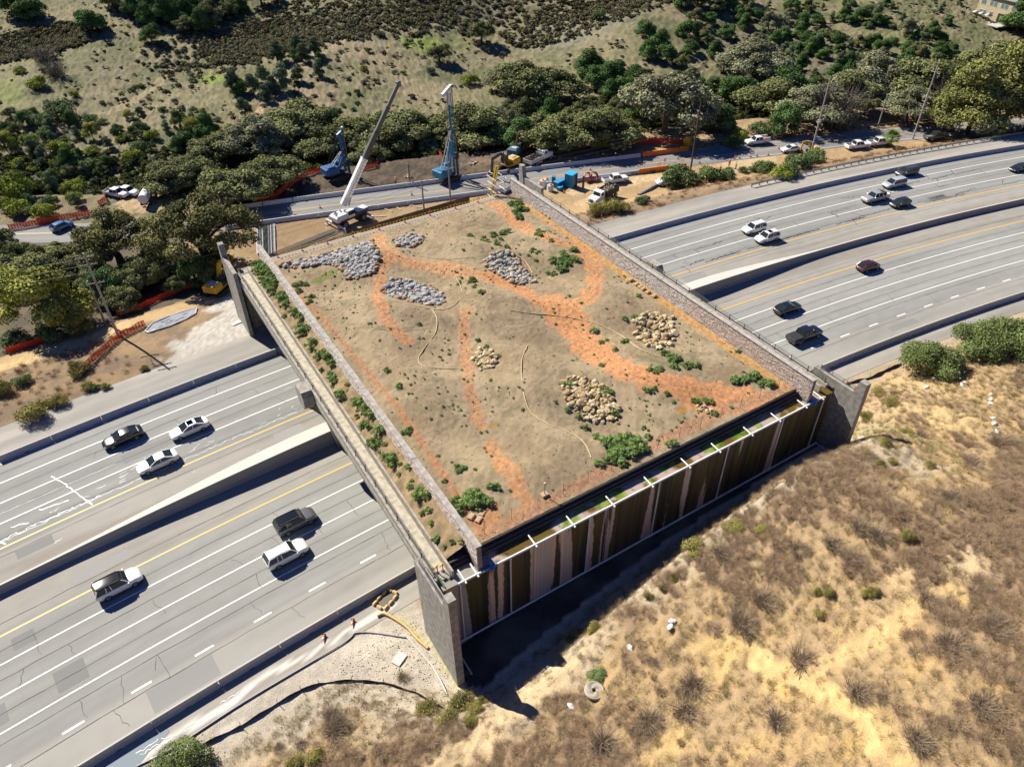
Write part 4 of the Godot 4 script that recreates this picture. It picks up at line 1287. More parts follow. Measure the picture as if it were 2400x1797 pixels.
func excavator(at: Vector3, turn: float, swing: float, col: Color, arm: Color, label: String, reach := 1.0, size := 1.0) -> void:
	var t := thing("excavator", label, "excavator", at, turn)
	t.scale = Vector3.ONE * size
	tracks(t, 4.2, 1.25, .95, .65)
	var bs := Basis(Vector3.UP, swing)
	var mb := MB.new()
	mb.box(bs * Vector3(-1.4, 1.85, 0), Vector3(2.3, 1.3, 2.6), col, bs, .22)
	mb.box(bs * Vector3(-.2, 1.35, 0), Vector3(3.2, .3, 2.5), col * .8, bs, .05)
	mb.box(bs * Vector3(-1.3, 2.55, .2), Vector3(1.3, .2, 1.3), Color(.4, .4, .4), bs, .05)
	part("engine_house", mb, M.paint, t)
	mb = MB.new()
	mb.box(bs * Vector3(.55, 2.3, .8), Vector3(1.5, 1.6, .95), Color(.03, .03, .032), bs, .12)
	part("cab", mb, M.paint, t)
	mb = MB.new()
	mb.box(bs * Vector3(.6, 2.5, .8), Vector3(1.53, .8, .98), W, bs, .03)
	part("window", mb, M.glass, t)
	mb = MB.new()
	var a := bs * Vector3(.8, 1.7, -.2)
	var c1 := bs * Vector3(2.6 * reach, 4.6, -.2)
	var d := bs * Vector3(5.4 * reach, 4.2, -.2)
	mb.beam(a, c1, .5, .75, arm, .06)
	mb.beam(c1, d, .46, .65, arm, .06)
	mb.rod(bs * Vector3(1.2, 1.6, .15), c1.lerp(a, .25), .12, .12, 8, Color(.3, .3, .3))
	part("boom", mb, M.paint, t)
	mb = MB.new()
	var e := bs * Vector3(5.9 * reach, 1.3, -.2)
	mb.beam(d + Vector3(0, .4, 0), e, .4, .5, arm, .05)
	mb.rod(c1.lerp(d, .4) + Vector3(0, .5, 0), d + Vector3(0, .6, 0), .1, .1, 8, Color(.3, .3, .3))
	part("arm", mb, M.paint, t)
	mb = MB.new()
	mb.prism(PackedVector2Array([Vector2(-.2, .3), Vector2(-.9, -.2), Vector2(-1.0, -.9), Vector2(-.4, -1.2), Vector2(.3, -.9), Vector2(.4, 0)]), e - bs * Vector3(0, 0, .6), bs * Vector3.RIGHT, Vector3.UP, bs * Vector3(0, 0, 1.2), Color(.07, .06, .05))
	part("bucket", mb, M.steel, t)
func crane(at: Vector3, turn: float, foot: Vector3, tip: Vector3, label: String) -> void:
	var t := thing("mobile_crane", label, "crane", at, turn)
	var wht := Color(.72, .73, .73)
	var mb := MB.new()
	mb.box(Vector3(0, 1.25, 0), Vector3(7.6, .55, 1.5), Color(.05, .055, .06), Basis(), .06)
	for x: float in [-3.5, 3.4]:
		mb.box(Vector3(x, 1.0, 0), Vector3(.4, .35, 6.0), Color(.5, .51, .52), Basis(), .04)
		for s: float in [-1.0, 1.0]:
			mb.box(Vector3(x, .55, s * 2.9), Vector3(.3, 1.1, .3), Color(.55, .57, .6), Basis(), .03)
			mb.box(Vector3(x, .08, s * 2.9), Vector3(1.0, .16, 1.0), Color(.35, .26, .16))
	part("carrier", mb, M.paint, t)
	mb = MB.new()
	mb.box(Vector3(2.4, 1.85, .45), Vector3(2.9, .75, 1.5), Color(.09, .105, .12), Basis(), .1)
	mb.box(Vector3(2.5, 2.3, .3), Vector3(2.6, .2, 1.7), Color(.6, .65, .7), Basis(), .05)
	for x: float in [-2.2, 2.2]:
		for s: float in [-1.0, 1.0]:
			mb.box(Vector3(x, 1.75, s * 1.25), Vector3(1.8, .12, .7), Color(.12, .13, .13), Basis(), .04)
	part("deck_hood", mb, M.paint, t)
	mb = MB.new()
	mb.box(Vector3(-2.1, 2.2, 0), Vector3(3.0, 1.2, 2.5), wht, Basis(), .15)
	mb.box(Vector3(-3.4, 2.1, 0), Vector3(.9, 1.0, 2.7), Color(.6, .62, .62), Basis(), .12)
	for k in 8:
		mb.box(Vector3(R.randf_range(-3.4, -.8), 2.95, R.randf_range(-.9, .9)), Vector3(.3, R.randf_range(.2, .6), .3), Color(.25, .26, .27) * R.randf_range(.5, 1.8), Basis(), .04)
	part("turret", mb, M.paint, t)
	mb = MB.new()
	mb.box(Vector3(-.6, 2.7, 1.3), Vector3(1.6, 1.5, .9), wht, Basis(), .1)
	part("cab", mb, M.paint, t)
	mb = MB.new()
	mb.box(Vector3(-.55, 2.95, 1.3), Vector3(1.64, .8, .93), W, Basis(), .03)
	part("window", mb, M.glass, t)
	var widths := [1.0, .84, .7, .56]
	var cuts := [.0, .4, .62, .82, 1.0]
	var cols := [Color(.68, .68, .66), Color(.085, .088, .092), Color(.1, .103, .108), Color(.115, .118, .122)]
	for k in 4:
		mb = MB.new()
		mb.beam(foot.lerp(tip, cuts[k] - (.03 if k > 0 else .0)), foot.lerp(tip, cuts[k + 1]), widths[k], widths[k] * 1.15, cols[k], .06)
		mb.beam(foot.lerp(tip, cuts[k + 1] - .012), foot.lerp(tip, cuts[k + 1]), widths[k] + .1, widths[k] * 1.15 + .1, cols[k] * .8, .03)
		part("boom_section", mb, M.paint, t)
	mb = MB.new()
	mb.box(tip, Vector3(.8, 1.0, .8), Color(.12, .13, .2), Basis(), .1)
	part("boom_head", mb, M.paint, t)
	mb = MB.new()
	var side := (tip - foot).normalized().cross(Vector3.UP).normalized()
	if side.z < .0: side = -side
	var j0 := foot.lerp(tip, .08) + side * .9
	var j1 := foot.lerp(tip, .4) + side * .9
	var up := side.cross((tip - foot).normalized()) * .7
	for q: Vector3 in [Vector3.ZERO, up, side * .6, up + side * .6]:
		mb.rod(j0 + q, j1 + q, .05, .05, 5, wht)
	for k in 12:
		var p := j0.lerp(j1, k / 12.0)
		var p2 := j0.lerp(j1, (k + 1) / 12.0)
		mb.rod(p, p2 + up, .03, .03, 4, wht)
		mb.rod(p + side * .6, p2 + up + side * .6, .03, .03, 4, wht)
		mb.rod(p, p2 + side * .6, .03, .03, 4, wht)
	part("lattice_jib", mb, M.paint, t)
	mb = MB.new()
	mb.rod(foot + Vector3(1.2, -.6, 0), foot.lerp(tip, .22), .22, .16, 10, Color(.55, .56, .58))
	part("lift_cylinder", mb, M.steel, t)
	add_wheels(t, [-2.2, 2.2], 1.25, .78, .6)
# ---------------------------------------------------------------- people: one skin over a posed skeleton
func person(at: Vector3, turn: float, vest: Color, pose: int, label: String) -> void:
	var j := [
		[Vector3(0, .95, .1), Vector3(.05 if pose else .0, .5, .13), .105, .075, Color(.03, .035, .05)], [Vector3(.05 if pose else .0, .5, .13), Vector3(-.05, .08, .14), .075, .05, Color(.03, .035, .05)],
		[Vector3(0, .95, -.1), Vector3(.12 if pose else .0, .5, -.13), .105, .075, Color(.03, .035, .05)], [Vector3(.12 if pose else .0, .5, -.13), Vector3(.1 if pose else .0, .08, -.14), .075, .05, Color(.03, .035, .05)],
		[Vector3(-.06, .05, .14), Vector3(.15, .04, .16), .05, .045, Color(.05, .035, .02)], [Vector3(.0, .05, -.14), Vector3(.22, .04, -.16), .05, .045, Color(.05, .035, .02)],
		[Vector3(0, .98, 0), Vector3(.02 + .1 * pose, 1.36, 0), .15, .17, vest], [Vector3(.02 + .1 * pose, 1.4, .15), Vector3(.02 + .1 * pose, 1.4, -.15), .09, .09, vest],
		[Vector3(.02 + .1 * pose, 1.42, .19), Vector3(.06 + .15 * pose, 1.14, .27), .06, .05, vest], [Vector3(.06 + .15 * pose, 1.14, .27), Vector3(.2 + .2 * pose, .96, .2), .045, .035, Color(.35, .2, .13)],
		[Vector3(.02 + .1 * pose, 1.42, -.19), Vector3(.06 + .1 * pose, 1.14, -.27), .06, .05, vest], [Vector3(.06 + .1 * pose, 1.14, -.27), Vector3(.2 + .1 * pose, .94, -.24), .045, .035, Color(.35, .2, .13)],
		[Vector3(.02 + .1 * pose, 1.45, 0), Vector3(.04 + .13 * pose, 1.55, 0), .06, .06, Color(.35, .2, .13)], [Vector3(.05 + .14 * pose, 1.6, 0), Vector3(.06 + .15 * pose, 1.68, 0), .095, .1, Color(.35, .2, .13)],
		[Vector3(.05 + .14 * pose, 1.72, 0), Vector3(.08 + .14 * pose, 1.73, 0), .115, .12, Color(.7, .68, .6)]]
	for s: float in [-1.0, 1.0]:
		var h := Vector3(.2 + (.2 if s > .0 else .1) * pose, .96 if s > .0 else .94, .2 if s > .0 else -.24)
		for k in 4:
			j.append([h, h + Vector3(.07 + .012 * (k % 2), -.05, (k - 1.5) * .022), .018, .01, Color(.35, .2, .13)])
		j.append([h, h + Vector3(.05, .02, -s * .045), .017, .011, Color(.35, .2, .13)])
	var cell := .04
	var n := Vector3i(22, 48, 22)
	var o := Vector3(-.36, -.02, -.44)
	var f := PackedFloat32Array()
	f.resize(n.x * n.y * n.z)
	for y in n.y:
		for z in n.z:
			for x in n.x:
				var p := o + Vector3(x, y, z) * cell
				var d := 9.0
				for q: Array in j:
					var ab: Vector3 = q[1] - q[0]
					var tt := clampf((p - q[0]).dot(ab) / maxf(ab.length_squared(), 1e-6), 0, 1)
					var e := p.distance_to(q[0] + ab * tt) - lerpf(q[2], q[3], tt)
					var k := clampf(.5 + .5 * (d - e) / .04, 0, 1)
					d = lerpf(d, e, k) - .04 * k * (1.0 - k)
				f[(y * n.z + z) * n.x + x] = d
	var vid := {}
	var mb := MB.new()
	var get_v := func(c: Vector3i) -> Vector3:
		if vid.has(c): return vid[c]
		var acc := Vector3.ZERO
		var m := 0
		for e: Array in [[0, 1], [2, 3], [4, 5], [6, 7], [0, 2], [1, 3], [4, 6], [5, 7], [0, 4], [1, 5], [2, 6], [3, 7]]:
			var a := c + Vector3i(e[0] & 1, (e[0] >> 1) & 1, (e[0] >> 2) & 1)
			var b := c + Vector3i(e[1] & 1, (e[1] >> 1) & 1, (e[1] >> 2) & 1)
			var fa := f[(a.y * n.z + a.z) * n.x + a.x]
			var fb := f[(b.y * n.z + b.z) * n.x + b.x]
			if (fa < .0) != (fb < .0):
				acc += (Vector3(a) + Vector3(b - a) * (fa / (fa - fb)))
				m += 1
		vid[c] = o + acc / maxf(m, 1) * cell
		return vid[c]
	for y in range(1, n.y - 1):
		for z in range(1, n.z - 1):
			for x in range(1, n.x - 1):
				var c := Vector3i(x, y, z)
				for ax in 3:
					var c2 := c
					c2[ax] += 1
					var fa := f[(y * n.z + z) * n.x + x]
					var fb := f[(c2.y * n.z + c2.z) * n.x + c2.x]
					if (fa < .0) == (fb < .0): continue
					var u := Vector3i.ZERO
					var w := Vector3i.ZERO
					u[(ax + 1) % 3] = 1
					w[(ax + 2) % 3] = 1
					var q: Array[Vector3] = [get_v.call(c - u - w), get_v.call(c - w), get_v.call(c), get_v.call(c - u)]
					var mid := (q[0] + q[2]) * .5
					var best := 9.0
					var col := vest
					for b: Array in j:
						var ab: Vector3 = b[1] - b[0]
						var tt := clampf((mid - b[0]).dot(ab) / maxf(ab.length_squared(), 1e-6), 0, 1)
						var e := mid.distance_to(b[0] + ab * tt) - lerpf(b[2], b[3], tt)
						if e < best:
							best = e
							col = b[4]
					if fa < .0:
						mb.quad(q[0], q[1], q[2], q[3], col)
					else:
						mb.quad(q[3], q[2], q[1], q[0], col)
	single("person", mb.mesh(M.cloth), label, "person", at, Basis(Vector3.UP, turn))
# ---------------------------------------------------------------- props
func rail_mesh(l: float, h: float, b: float, col: Color, old: bool) -> ArrayMesh:
	var mb := MB.new()
	mb.prism(PackedVector2Array([Vector2(-b, 0), Vector2(b, 0), Vector2(b, .08), Vector2(.13, .34), Vector2(.11, h - .03), Vector2(.09, h), Vector2(-.09, h), Vector2(-.11, h - .03), Vector2(-.13, .34), Vector2(-b, .08)]), Vector3(-l * .5, 0, 0), Vector3(0, 0, -1), Vector3.UP, Vector3(l, 0, 0), col)
	for s: float in [-1.0, 1.0]:
		for x: float in [-.28, .28]:
			mb.box(Vector3(x * l, h * .62, s * .11), Vector3(.1, .12, .03), col * .25)
		if old:
			mb.box(Vector3(0, .04, s * b * .98), Vector3(.5, .09, .06), col * .2)
	return mb.mesh(M.barrier)
func cone_mesh() -> ArrayMesh:
	var mb := MB.new()
	var og := Color(.72, .1, .02)
	mb.box(Vector3(0, .02, 0), Vector3(.38, .04, .38), Color(.03, .03, .03), Basis(), .01)
	mb.rod(Vector3(0, .04, 0), Vector3(0, .34, 0), .15, .1, 12, og)
	mb.rod(Vector3(0, .34, 0), Vector3(0, .5, 0), .102, .075, 12, Color(.75, .75, .75))
	mb.rod(Vector3(0, .5, 0), Vector3(0, .74, 0), .073, .03, 12, og)
	return mb.mesh(M.paint)
func post_mesh(og: Color) -> ArrayMesh:
	var mb := MB.new()
	mb.rod(Vector3(0, 0, 0), Vector3(0, .05, 0), .2, .17, 12, Color(.03, .03, .03))
	mb.rod(Vector3(0, .05, 0), Vector3(0, 1.0, 0), .05, .05, 10, og)
	mb.rod(Vector3(0, .72, 0), Vector3(0, .82, 0), .054, .054, 10, Color(.75, .75, .75))
	mb.rod(Vector3(0, 1.0, 0), Vector3(0, 1.08, 0), .075, .06, 10, og)
	return mb.mesh(M.paint)
# orange plastic mesh fence through ground points
func mesh_fence(pts: Array, h: float, label: String, net: Color, group := "") -> void:
	var a: Vector3 = pts[0]
	var t := thing("safety_fence", label, "fence", a, .0, group)
	var mb := MB.new()
	for i in pts.size() - 1:
		var p: Vector3 = pts[i] - a
		var q: Vector3 = pts[i + 1] - a
		var n := maxi(1, int(p.distance_to(q) / .5))
		for k in n:
			var s := p.lerp(q, float(k) / n)
			var e := p.lerp(q, float(k + 1) / n)
			var sag0 := .1 * sin(k * 1.3 + i) + .1
			var sag1 := .1 * sin((k + 1) * 1.3 + i) + .1
			if net.r < .1:
				mb.quad(s - Vector3(0, .1, 0), e - Vector3(0, .1, 0), e + Vector3(0, h * .6 - sag1, 0), s + Vector3(0, h * .6 - sag0, 0), net)
				continue
			for r in 7:
				var y0 := h * r / 7.0
				var o := Vector3(0, 0, .05 * sin(k * .9 + r))
				mb.quad(s + o + Vector3(0, y0 - sag0 * r / 7.0 + .05, 0), e + o + Vector3(0, y0 - sag1 * r / 7.0 + .05, 0), e + o + Vector3(0, y0 + h * .1 - sag1 * r / 7.0 + .05, 0), s + o + Vector3(0, y0 + h * .1 - sag0 * r / 7.0 + .05, 0), net)
			mb.quad(s + Vector3(0, .05, 0), s.lerp(e, .3) + Vector3(0, .05, 0), s.lerp(e, .3) + Vector3(0, h - sag0, 0), s + Vector3(0, h - sag0, 0), net)
	part("netting", mb, M.net, t, "stuff")
	var pm := MB.new()
	pm.rod(Vector3(0, -.2, 0), Vector3(0, h + .15, 0), .03, .03, 6, Color(.09, .07, .06))
	var m := pm.mesh(M.steel)
	for i in pts.size() - 1:
		var p: Vector3 = pts[i] - a
		var q: Vector3 = pts[i + 1] - a
		var n := maxi(1, int(p.distance_to(q) / 3.0))
		for k in n:
			part_mesh("stake", m, t, p.lerp(q, float(k) / n))
func utility_pole(at: Vector3, h: float, arms: Array, dir: float, col: Color, label: String, steps := false) -> void:
	var t := thing("utility_pole", label, "utility pole", at, dir)
	var mb := MB.new()
	mb.rod(Vector3(0, -1, 0), Vector3(0, h, 0), .2, .13, 10, col)
	part("pole", mb, M.wood, t)
	for y: float in arms:
		mb = MB.new()
		mb.box(Vector3(0, y, .16), Vector3(2.5, .13, .11), Color(.33, .25, .2), Basis(), .01)
		part("crossarm", mb, M.wood, t)
		for x: float in [-1.1, -.6, .6, 1.1]:
			mb = MB.new()
			mb.rod(Vector3(x, y + .06, .16), Vector3(x, y + .26, .16), .05, .035, 6, Color(.5, .5, .52))
			part("insulator", mb, M.paint, t)
	if steps:
		mb = MB.new()
		mb.rod(Vector3(.35, h * .42, .1), Vector3(.35, h * .47, .1), .22, .22, 10, Color(.35, .36, .37))
		mb.rod(Vector3(-.35, h * .44, .1), Vector3(-.35, h * .49, .1), .2, .2, 10, Color(.35, .36, .37))
		part("transformer", mb, M.paint, t)
func wire(a: Vector3, b: Vector3, sag: float, label: String, group := "") -> void:
	var mb := MB.new()
	var p := []
	for k in 17:
		var f := k / 16.0
		p.append(a.lerp(b, f) - Vector3(0, sag * 4.0 * f * (1.0 - f), 0) - a)
	mb.tube(p, .018, .018, 4, Color(.05, .05, .055))
	single("power_line", mb.mesh(M.steel), label, "cable", a, Basis(), group)
func hose(pts: Array, label: String, r := .05, col := Color(.55, .43, .22), cat := "hose", called := "irrigation_hose") -> void:
	var mb := MB.new()
	var o: Vector3 = pts[0]
	var q := []
	for i in pts.size() - 1:
		var p0: Vector3 = pts[maxi(i - 1, 0)]
		var p3: Vector3 = pts[mini(i + 2, pts.size() - 1)]
		for k in 6:
			q.append((pts[i] as Vector3).cubic_interpolate(pts[i + 1], p0, p3, k / 6.0) - o)
	q.append((pts[pts.size() - 1] as Vector3) - o)
	mb.tube(q, r, r, 6, col)
	single(called, mb.mesh(M.plastic), label, cat, o)
func valve_box(at: Vector3, turn: float, label: String, group: String) -> void:
	var t := thing("valve_box", label, "utility box", at, turn, group)
	var mb := MB.new()
	mb.box(Vector3(0, .08, 0), Vector3(.72, .26, .5), Color(.5, .37, .24), Basis(), .03)
	part("box", mb, M.plastic, t)
	mb = MB.new()
	mb.box(Vector3(0, .225, 0), Vector3(.58, .03, .36), Color(.4, .29, .18), Basis(), .01)
	part("lid", mb, M.plastic, t)
func rock_mesh(sd: int, sharp: bool) -> ArrayMesh:
	R.seed = sd
	var mb := MB.new()
	var sp := []
	for i in 6:
		var row := PackedVector3Array()
		for k in 8:
			var a := TAU * k / 8.0
			var b := PI * (i + .02) / 5.04
			row.append(Vector3(sin(b) * cos(a), cos(b), sin(b) * sin(a)))
		sp.append(row)
	var planes := []
	for k in 9 if sharp else 5:
		planes.append([Vector3(R.randfn(), R.randfn(), R.randfn()).normalized(), R.randf_range(.5, .8) if sharp else R.randf_range(.7, .9)])
	for row: int in 6:
		var pr: PackedVector3Array = sp[row]
		for k in 8:
			var p := pr[k] * (1.0 + R.randfn() * .06)
			if row == 0 or row == 5: p = pr[0]
			for q: Array in planes:
				var e: float = p.dot(q[0]) - q[1]
				if e > .0: p -= (q[0] as Vector3) * e
			pr[k] = p
		sp[row] = pr
	for i in 5:
		for k in 8:
			var a: Vector3 = sp[i][k]
			var b: Vector3 = sp[i][(k + 1) % 8]
			var c: Vector3 = sp[i + 1][(k + 1) % 8]
			var d: Vector3 = sp[i + 1][k]
			if i > 0: mb.tri(a, b, c, W)
			if i < 4: mb.tri(a, c, d, W)
	return mb.mesh(M.rock)
func pennants(a: Vector3, b: Vector3, label: String) -> void:
	var t := thing("pennant_line", label, "pennant string", a, .0, "yellow pennant strings")
	var d := b - a
	var mb := MB.new()
	var pts := []
	for k in 11:
		var f := k / 10.0
		pts.append(d * f - Vector3(0, .5 * f * (1.0 - f), 0))
	mb.tube(pts, .012, .012, 4, Color(.6, .45, .03))
	part("cord", mb, M.paint, t)
	var n := int(d.length() / .52)
	for k in n:
		var f := (k + .5) / n
		var p := d * f - Vector3(0, .5 * f * (1.0 - f), 0)
		var s := d.normalized() * .17
		var sw := Vector3(0, 0, R.randf_range(-.12, .12))
		mb = MB.new()
		mb.tri(p + s, p - s, p + Vector3(0, -.38, 0) + sw, Color(.74, .52, .01))
		mb.tri(p - s + Vector3(0, 0, -.006), p + s + Vector3(0, 0, -.006), p + Vector3(0, -.38, -.006) + sw, Color(.74, .52, .01))
		part("pennant", mb, M.cloth, t)
func sign_post(at: Vector3, label: String) -> void:
	var t := thing("marker_stake", label, "stake", at)
	var mb := MB.new()
	mb.box(Vector3(0, .8, 0), Vector3(.07, 1.7, .07), Color(.4, .29, .17))
	part("post", mb, M.wood, t)
	mb = MB.new()
	mb.box(Vector3(0, 1.62, 0), Vector3(.24, .2, .2), Color(.6, .52, .42), Basis(), .02)
	part("top_box", mb, M.wood, t)
	mb = MB.new()
	mb.box(Vector3(0, .1, 0), Vector3(.7, .22, .6), Color(.52, .38, .25), Basis(), .04)
	part("base_box", mb, M.wood, t)
func stake_mesh() -> ArrayMesh:
	var mb := MB.new()
	mb.rod(Vector3(0, -.3, 0), Vector3(.04, 1.7, 0), .02, .02, 6, Color(.16, .09, .06))
	mb.rod(Vector3(-.12, 1.5, 0), Vector3(.2, 1.5, 0), .015, .015, 5, Color(.16, .09, .06))
	return mb.mesh(M.steel)
func flag_post_mesh() -> ArrayMesh:
	var mb := MB.new()
	mb.rod(Vector3(0, 0, 0), Vector3(0, .05, 0), .2, .17, 12, Color(.03, .03, .03))
	mb.rod(Vector3(0, .05, 0), Vector3(0, 1.0, 0), .05, .05, 10, Color(.62, .03, .015))
	mb.box(Vector3(-.1, 1.05, .03), Vector3(.42, .26, .1), Color(.75, .5, .01), Basis.from_euler(Vector3(.3, .4, .2)), .03)
	return mb.mesh(M.paint)
func water_mesh() -> ArrayMesh:
	var mb := MB.new()
	var og := Color(.78, .22, .01)
	mb.prism(PackedVector2Array([Vector2(-.3, 0), Vector2(.3, 0), Vector2(.3, .12), Vector2(.17, .4), Vector2(.12, 1.0), Vector2(-.12, 1.0), Vector2(-.17, .4), Vector2(-.3, .12)]), Vector3(-1.12, 0, 0), Vector3(0, 0, -1), Vector3.UP, Vector3(2.24, 0, 0), og)
	for x: float in [-.75, .0, .75]:
		mb.box(Vector3(x, .7, .14), Vector3(.5, .4, .05), og * .85, Basis(), .02)
		mb.box(Vector3(x, 1.01, 0), Vector3(.3, .04, .12), Color(.8, .4, .02), Basis(), .01)
	return mb.mesh(M.plastic)
func rock_pile(poly: PackedVector2Array, gap: float, size: float, c0: Color, c1: Color, label: String, group: String, each: bool, sharp: bool) -> void:
	var lo := poly[0]
	var hi := poly[0]
	for p in poly:
		lo = Vector2(minf(lo.x, p.x), minf(lo.y, p.y))
		hi = Vector2(maxf(hi.x, p.x), maxf(hi.y, p.y))
	var meshes := []
	for k in 6:
		meshes.append(proto["rock%d%d" % [1 if sharp else 0, k]])
	var xf := []
	var cols := []
	R.seed = int(absf(lo.x * 31.0 + lo.y * 7.0))
	var bag := []
	for k in 6: bag.append([[], []])
	var nx := int((hi.x - lo.x) / gap) + 2
	var nz := int((hi.y - lo.y) / (gap * .87)) + 2
	for layer in 2:
		for j in nz:
			for i in nx:
				var p := lo + Vector2((i + .5 * (j % 2)) * gap, j * gap * .87) + Vector2(R.randf_range(-.3, .3), R.randf_range(-.3, .3)) * gap
				if layer == 1:
					p += Vector2(.4, .35) * gap
					if R.randf() > (.45 if not each else .22): continue
				if not Geometry2D.is_point_in_polygon(p, poly): continue
				var s := size * (R.randf_range(.4, .85) if R.randf() < .45 else R.randf_range(.85, 1.4))
				var b := Basis.from_euler(Vector3(R.randf(), R.randf(), R.randf()) * TAU).scaled(Vector3(s * R.randf_range(.9, 1.3), s * R.randf_range(.6, .85), s * R.randf_range(.8, 1.05)))
				var y := dk(p.x, p.y) + s * .15 + layer * size * .45
				var k := R.randi() % 6
				if each:
					single("rock", proto["tan%d%d" % [k, R.randi() % 4]], label, "rock", Vector3(p.x, y, p.y), b, group)
				else:
					bag[k][0].append(Transform3D(b, Vector3(p.x, y, p.y)))
					var c := c0.lerp(c1, R.randf()) * R.randf_range(.75, 1.12)
					if edge_near(p, poly) < .5 and R.randf() < .75:
						c = c.lerp(Color(.42, .235, .1), .75)
					c.a = 1.0
					bag[k][1].append(c)
	if not each:
		for k in 6:
			if k == 0:
				many("grey_stones", meshes[k], bag[k][0], label, null, bag[k][1]).set_meta("category", "stones")
			else:
				many("grey_stones", meshes[k], bag[k][0], label + ", part of the same spread", null, bag[k][1]).set_meta("category", "stones")
func edge_near(p: Vector2, poly: PackedVector2Array) -> float:
	var d := 99.0
	for i in poly.size():
		d = minf(d, seg_dist(p, poly[i], poly[(i + 1) % poly.size()]))
	return d
func palm(at: Vector3, label: String) -> void:
	var t := thing("fan_palm", label, "palm", at)
	var mb := MB.new()
	mb.rod(Vector3(0, -.3, 0), Vector3(.1, 2.0, 0), .3, .24, 9, Color(.12, .09, .06))
	part("trunk", mb, M.bark, t)
	for k in 46:
		mb = MB.new()
		var a := k * 2.399
		var e := lerpf(1.35, -.5, k / 46.0)
		var d := Vector3(cos(a) * cos(e), sin(e), sin(a) * cos(e))
		var o := Vector3(.1, 2.1, 0)
		var c := o + d * R.randf_range(.8, 1.3)
		mb.rod(o, c, .02, .015, 4, Color(.15, .2, .05), false)
		var s := d.cross(Vector3.UP).normalized()
		var up := s.cross(d)
		for j in 9:
			var f := (j - 4) / 4.0
			var q := (d * cos(f * 1.3) + s * sin(f * 1.3)).normalized()
			var w := q.cross(up).normalized() * .06
			mb.quad(c - w * .3, c + w * .3, c + q * .55 + w, c + q * .55 - w, Color(.13, .22, .03) * R.randf_range(.6, 1.2))
			mb.tri(c + q * .55 - w, c + q * .55 + w, c + q * 1.0 - up * .1, Color(.15, .24, .03))
		part("frond", mb, M.leaf, t)
func house(at: Vector3, turn: float, label: String) -> void:
	var t := thing("house", label, "house", at, turn)
	var wallc := Color(.66, .55, .36)
	var mb := MB.new()
	mb.box(Vector3(0, 3.0, -5.0), Vector3(15.0, 7.0, 10.0), wallc, Basis(), .05)
	mb.box(Vector3(12.5, 2.4, -7.0), Vector3(10.0, 5.8, 9.0), wallc * .96, Basis(), .05)
	part("wall", mb, M.stucco, t)
	for q: Array in [[.0, 6.5, -5.0, 16.4, 11.4, 2.4], [12.5, 5.3, -7.0, 11.4, 10.4, 1.9]]:
		mb = MB.new()
		var w: float = q[3] * .5
		var d: float = q[4] * .5
		var o := Vector3(q[0], q[1], q[2])
		var r: float = w - d
		var p := [Vector3(-w, 0, d), Vector3(w, 0, d), Vector3(w, 0, -d), Vector3(-w, 0, -d), Vector3(-r, q[5], 0), Vector3(r, q[5], 0)]
		for f: Array in [[0, 1, 5, 4], [2, 3, 4, 5]]:
			mb.quad(o + p[f[0]], o + p[f[1]], o + p[f[2]], o + p[f[3]], Color(.27, .255, .245))
		mb.tri(o + p[1], o + p[2], o + p[5], Color(.27, .255, .245))
		mb.tri(o + p[3], o + p[0], o + p[4], Color(.27, .255, .245))
		mb.quad(o + p[3], o + p[2], o + p[1], o + p[0], Color(.5, .45, .36))
		part("roof", mb, M.tile, t)
	for q: Array in [[-5.6, 4.6, 1.6, 1.5], [-2.6, 4.6, 1.0, 1.4], [-1.1, 4.6, 1.0, 1.4], [1.6, 4.6, 1.0, 1.4], [3.0, 4.6, 1.0, 1.4], [5.8, 4.6, 1.4, 1.4], [-5.6, 1.5, 1.0, 1.4], [-4.2, 1.5, 1.0, 1.4], [-1.6, 1.5, 1.0, 1.4], [5.2, 1.4, 1.2, 1.4]]:
		mb = MB.new()
		mb.box(Vector3(q[0], q[1], .02), Vector3(q[2] + .24, q[3] + .24, .08), Color(.72, .68, .6), Basis(), .02)
		var wn := part("window", mb, M.stucco, t)
		mb = MB.new()
		mb.box(Vector3(q[0], q[1], .065), Vector3(q[2], q[3], .02), Color(.12, .2, .21))
		part("pane", mb, M.glass2, wn)
	mb = MB.new()
	mb.box(Vector3(2.2, 1.1, .03), Vector3(2.2, 2.5, .1), Color(.06, .05, .06))
	part("door", mb, M.glass2, t)
	mb = MB.new()
	mb.box(Vector3(-1.0, -.35, 2.6), Vector3(15.0, .3, 5.0), Color(.6, .57, .52), Basis(), .03)
	part("terrace", mb, M.stucco, t)
	for k in 3:
		mb = MB.new()
		mb.rod(Vector3(-5.0 + k * 2.4, -.2, 2.5), Vector3(-5.0 + k * 2.4, 1.9, 2.5), .04, .04, 6, Color(.4, .4, .4))
		mb.rod(Vector3(-5.0 + k * 2.4, 1.7, 2.5), Vector3(-5.0 + k * 2.4, 2.3, 2.5), 1.3, .05, 8, Color(.7, .68, .64))
		part("parasol", mb, M.cloth, t)
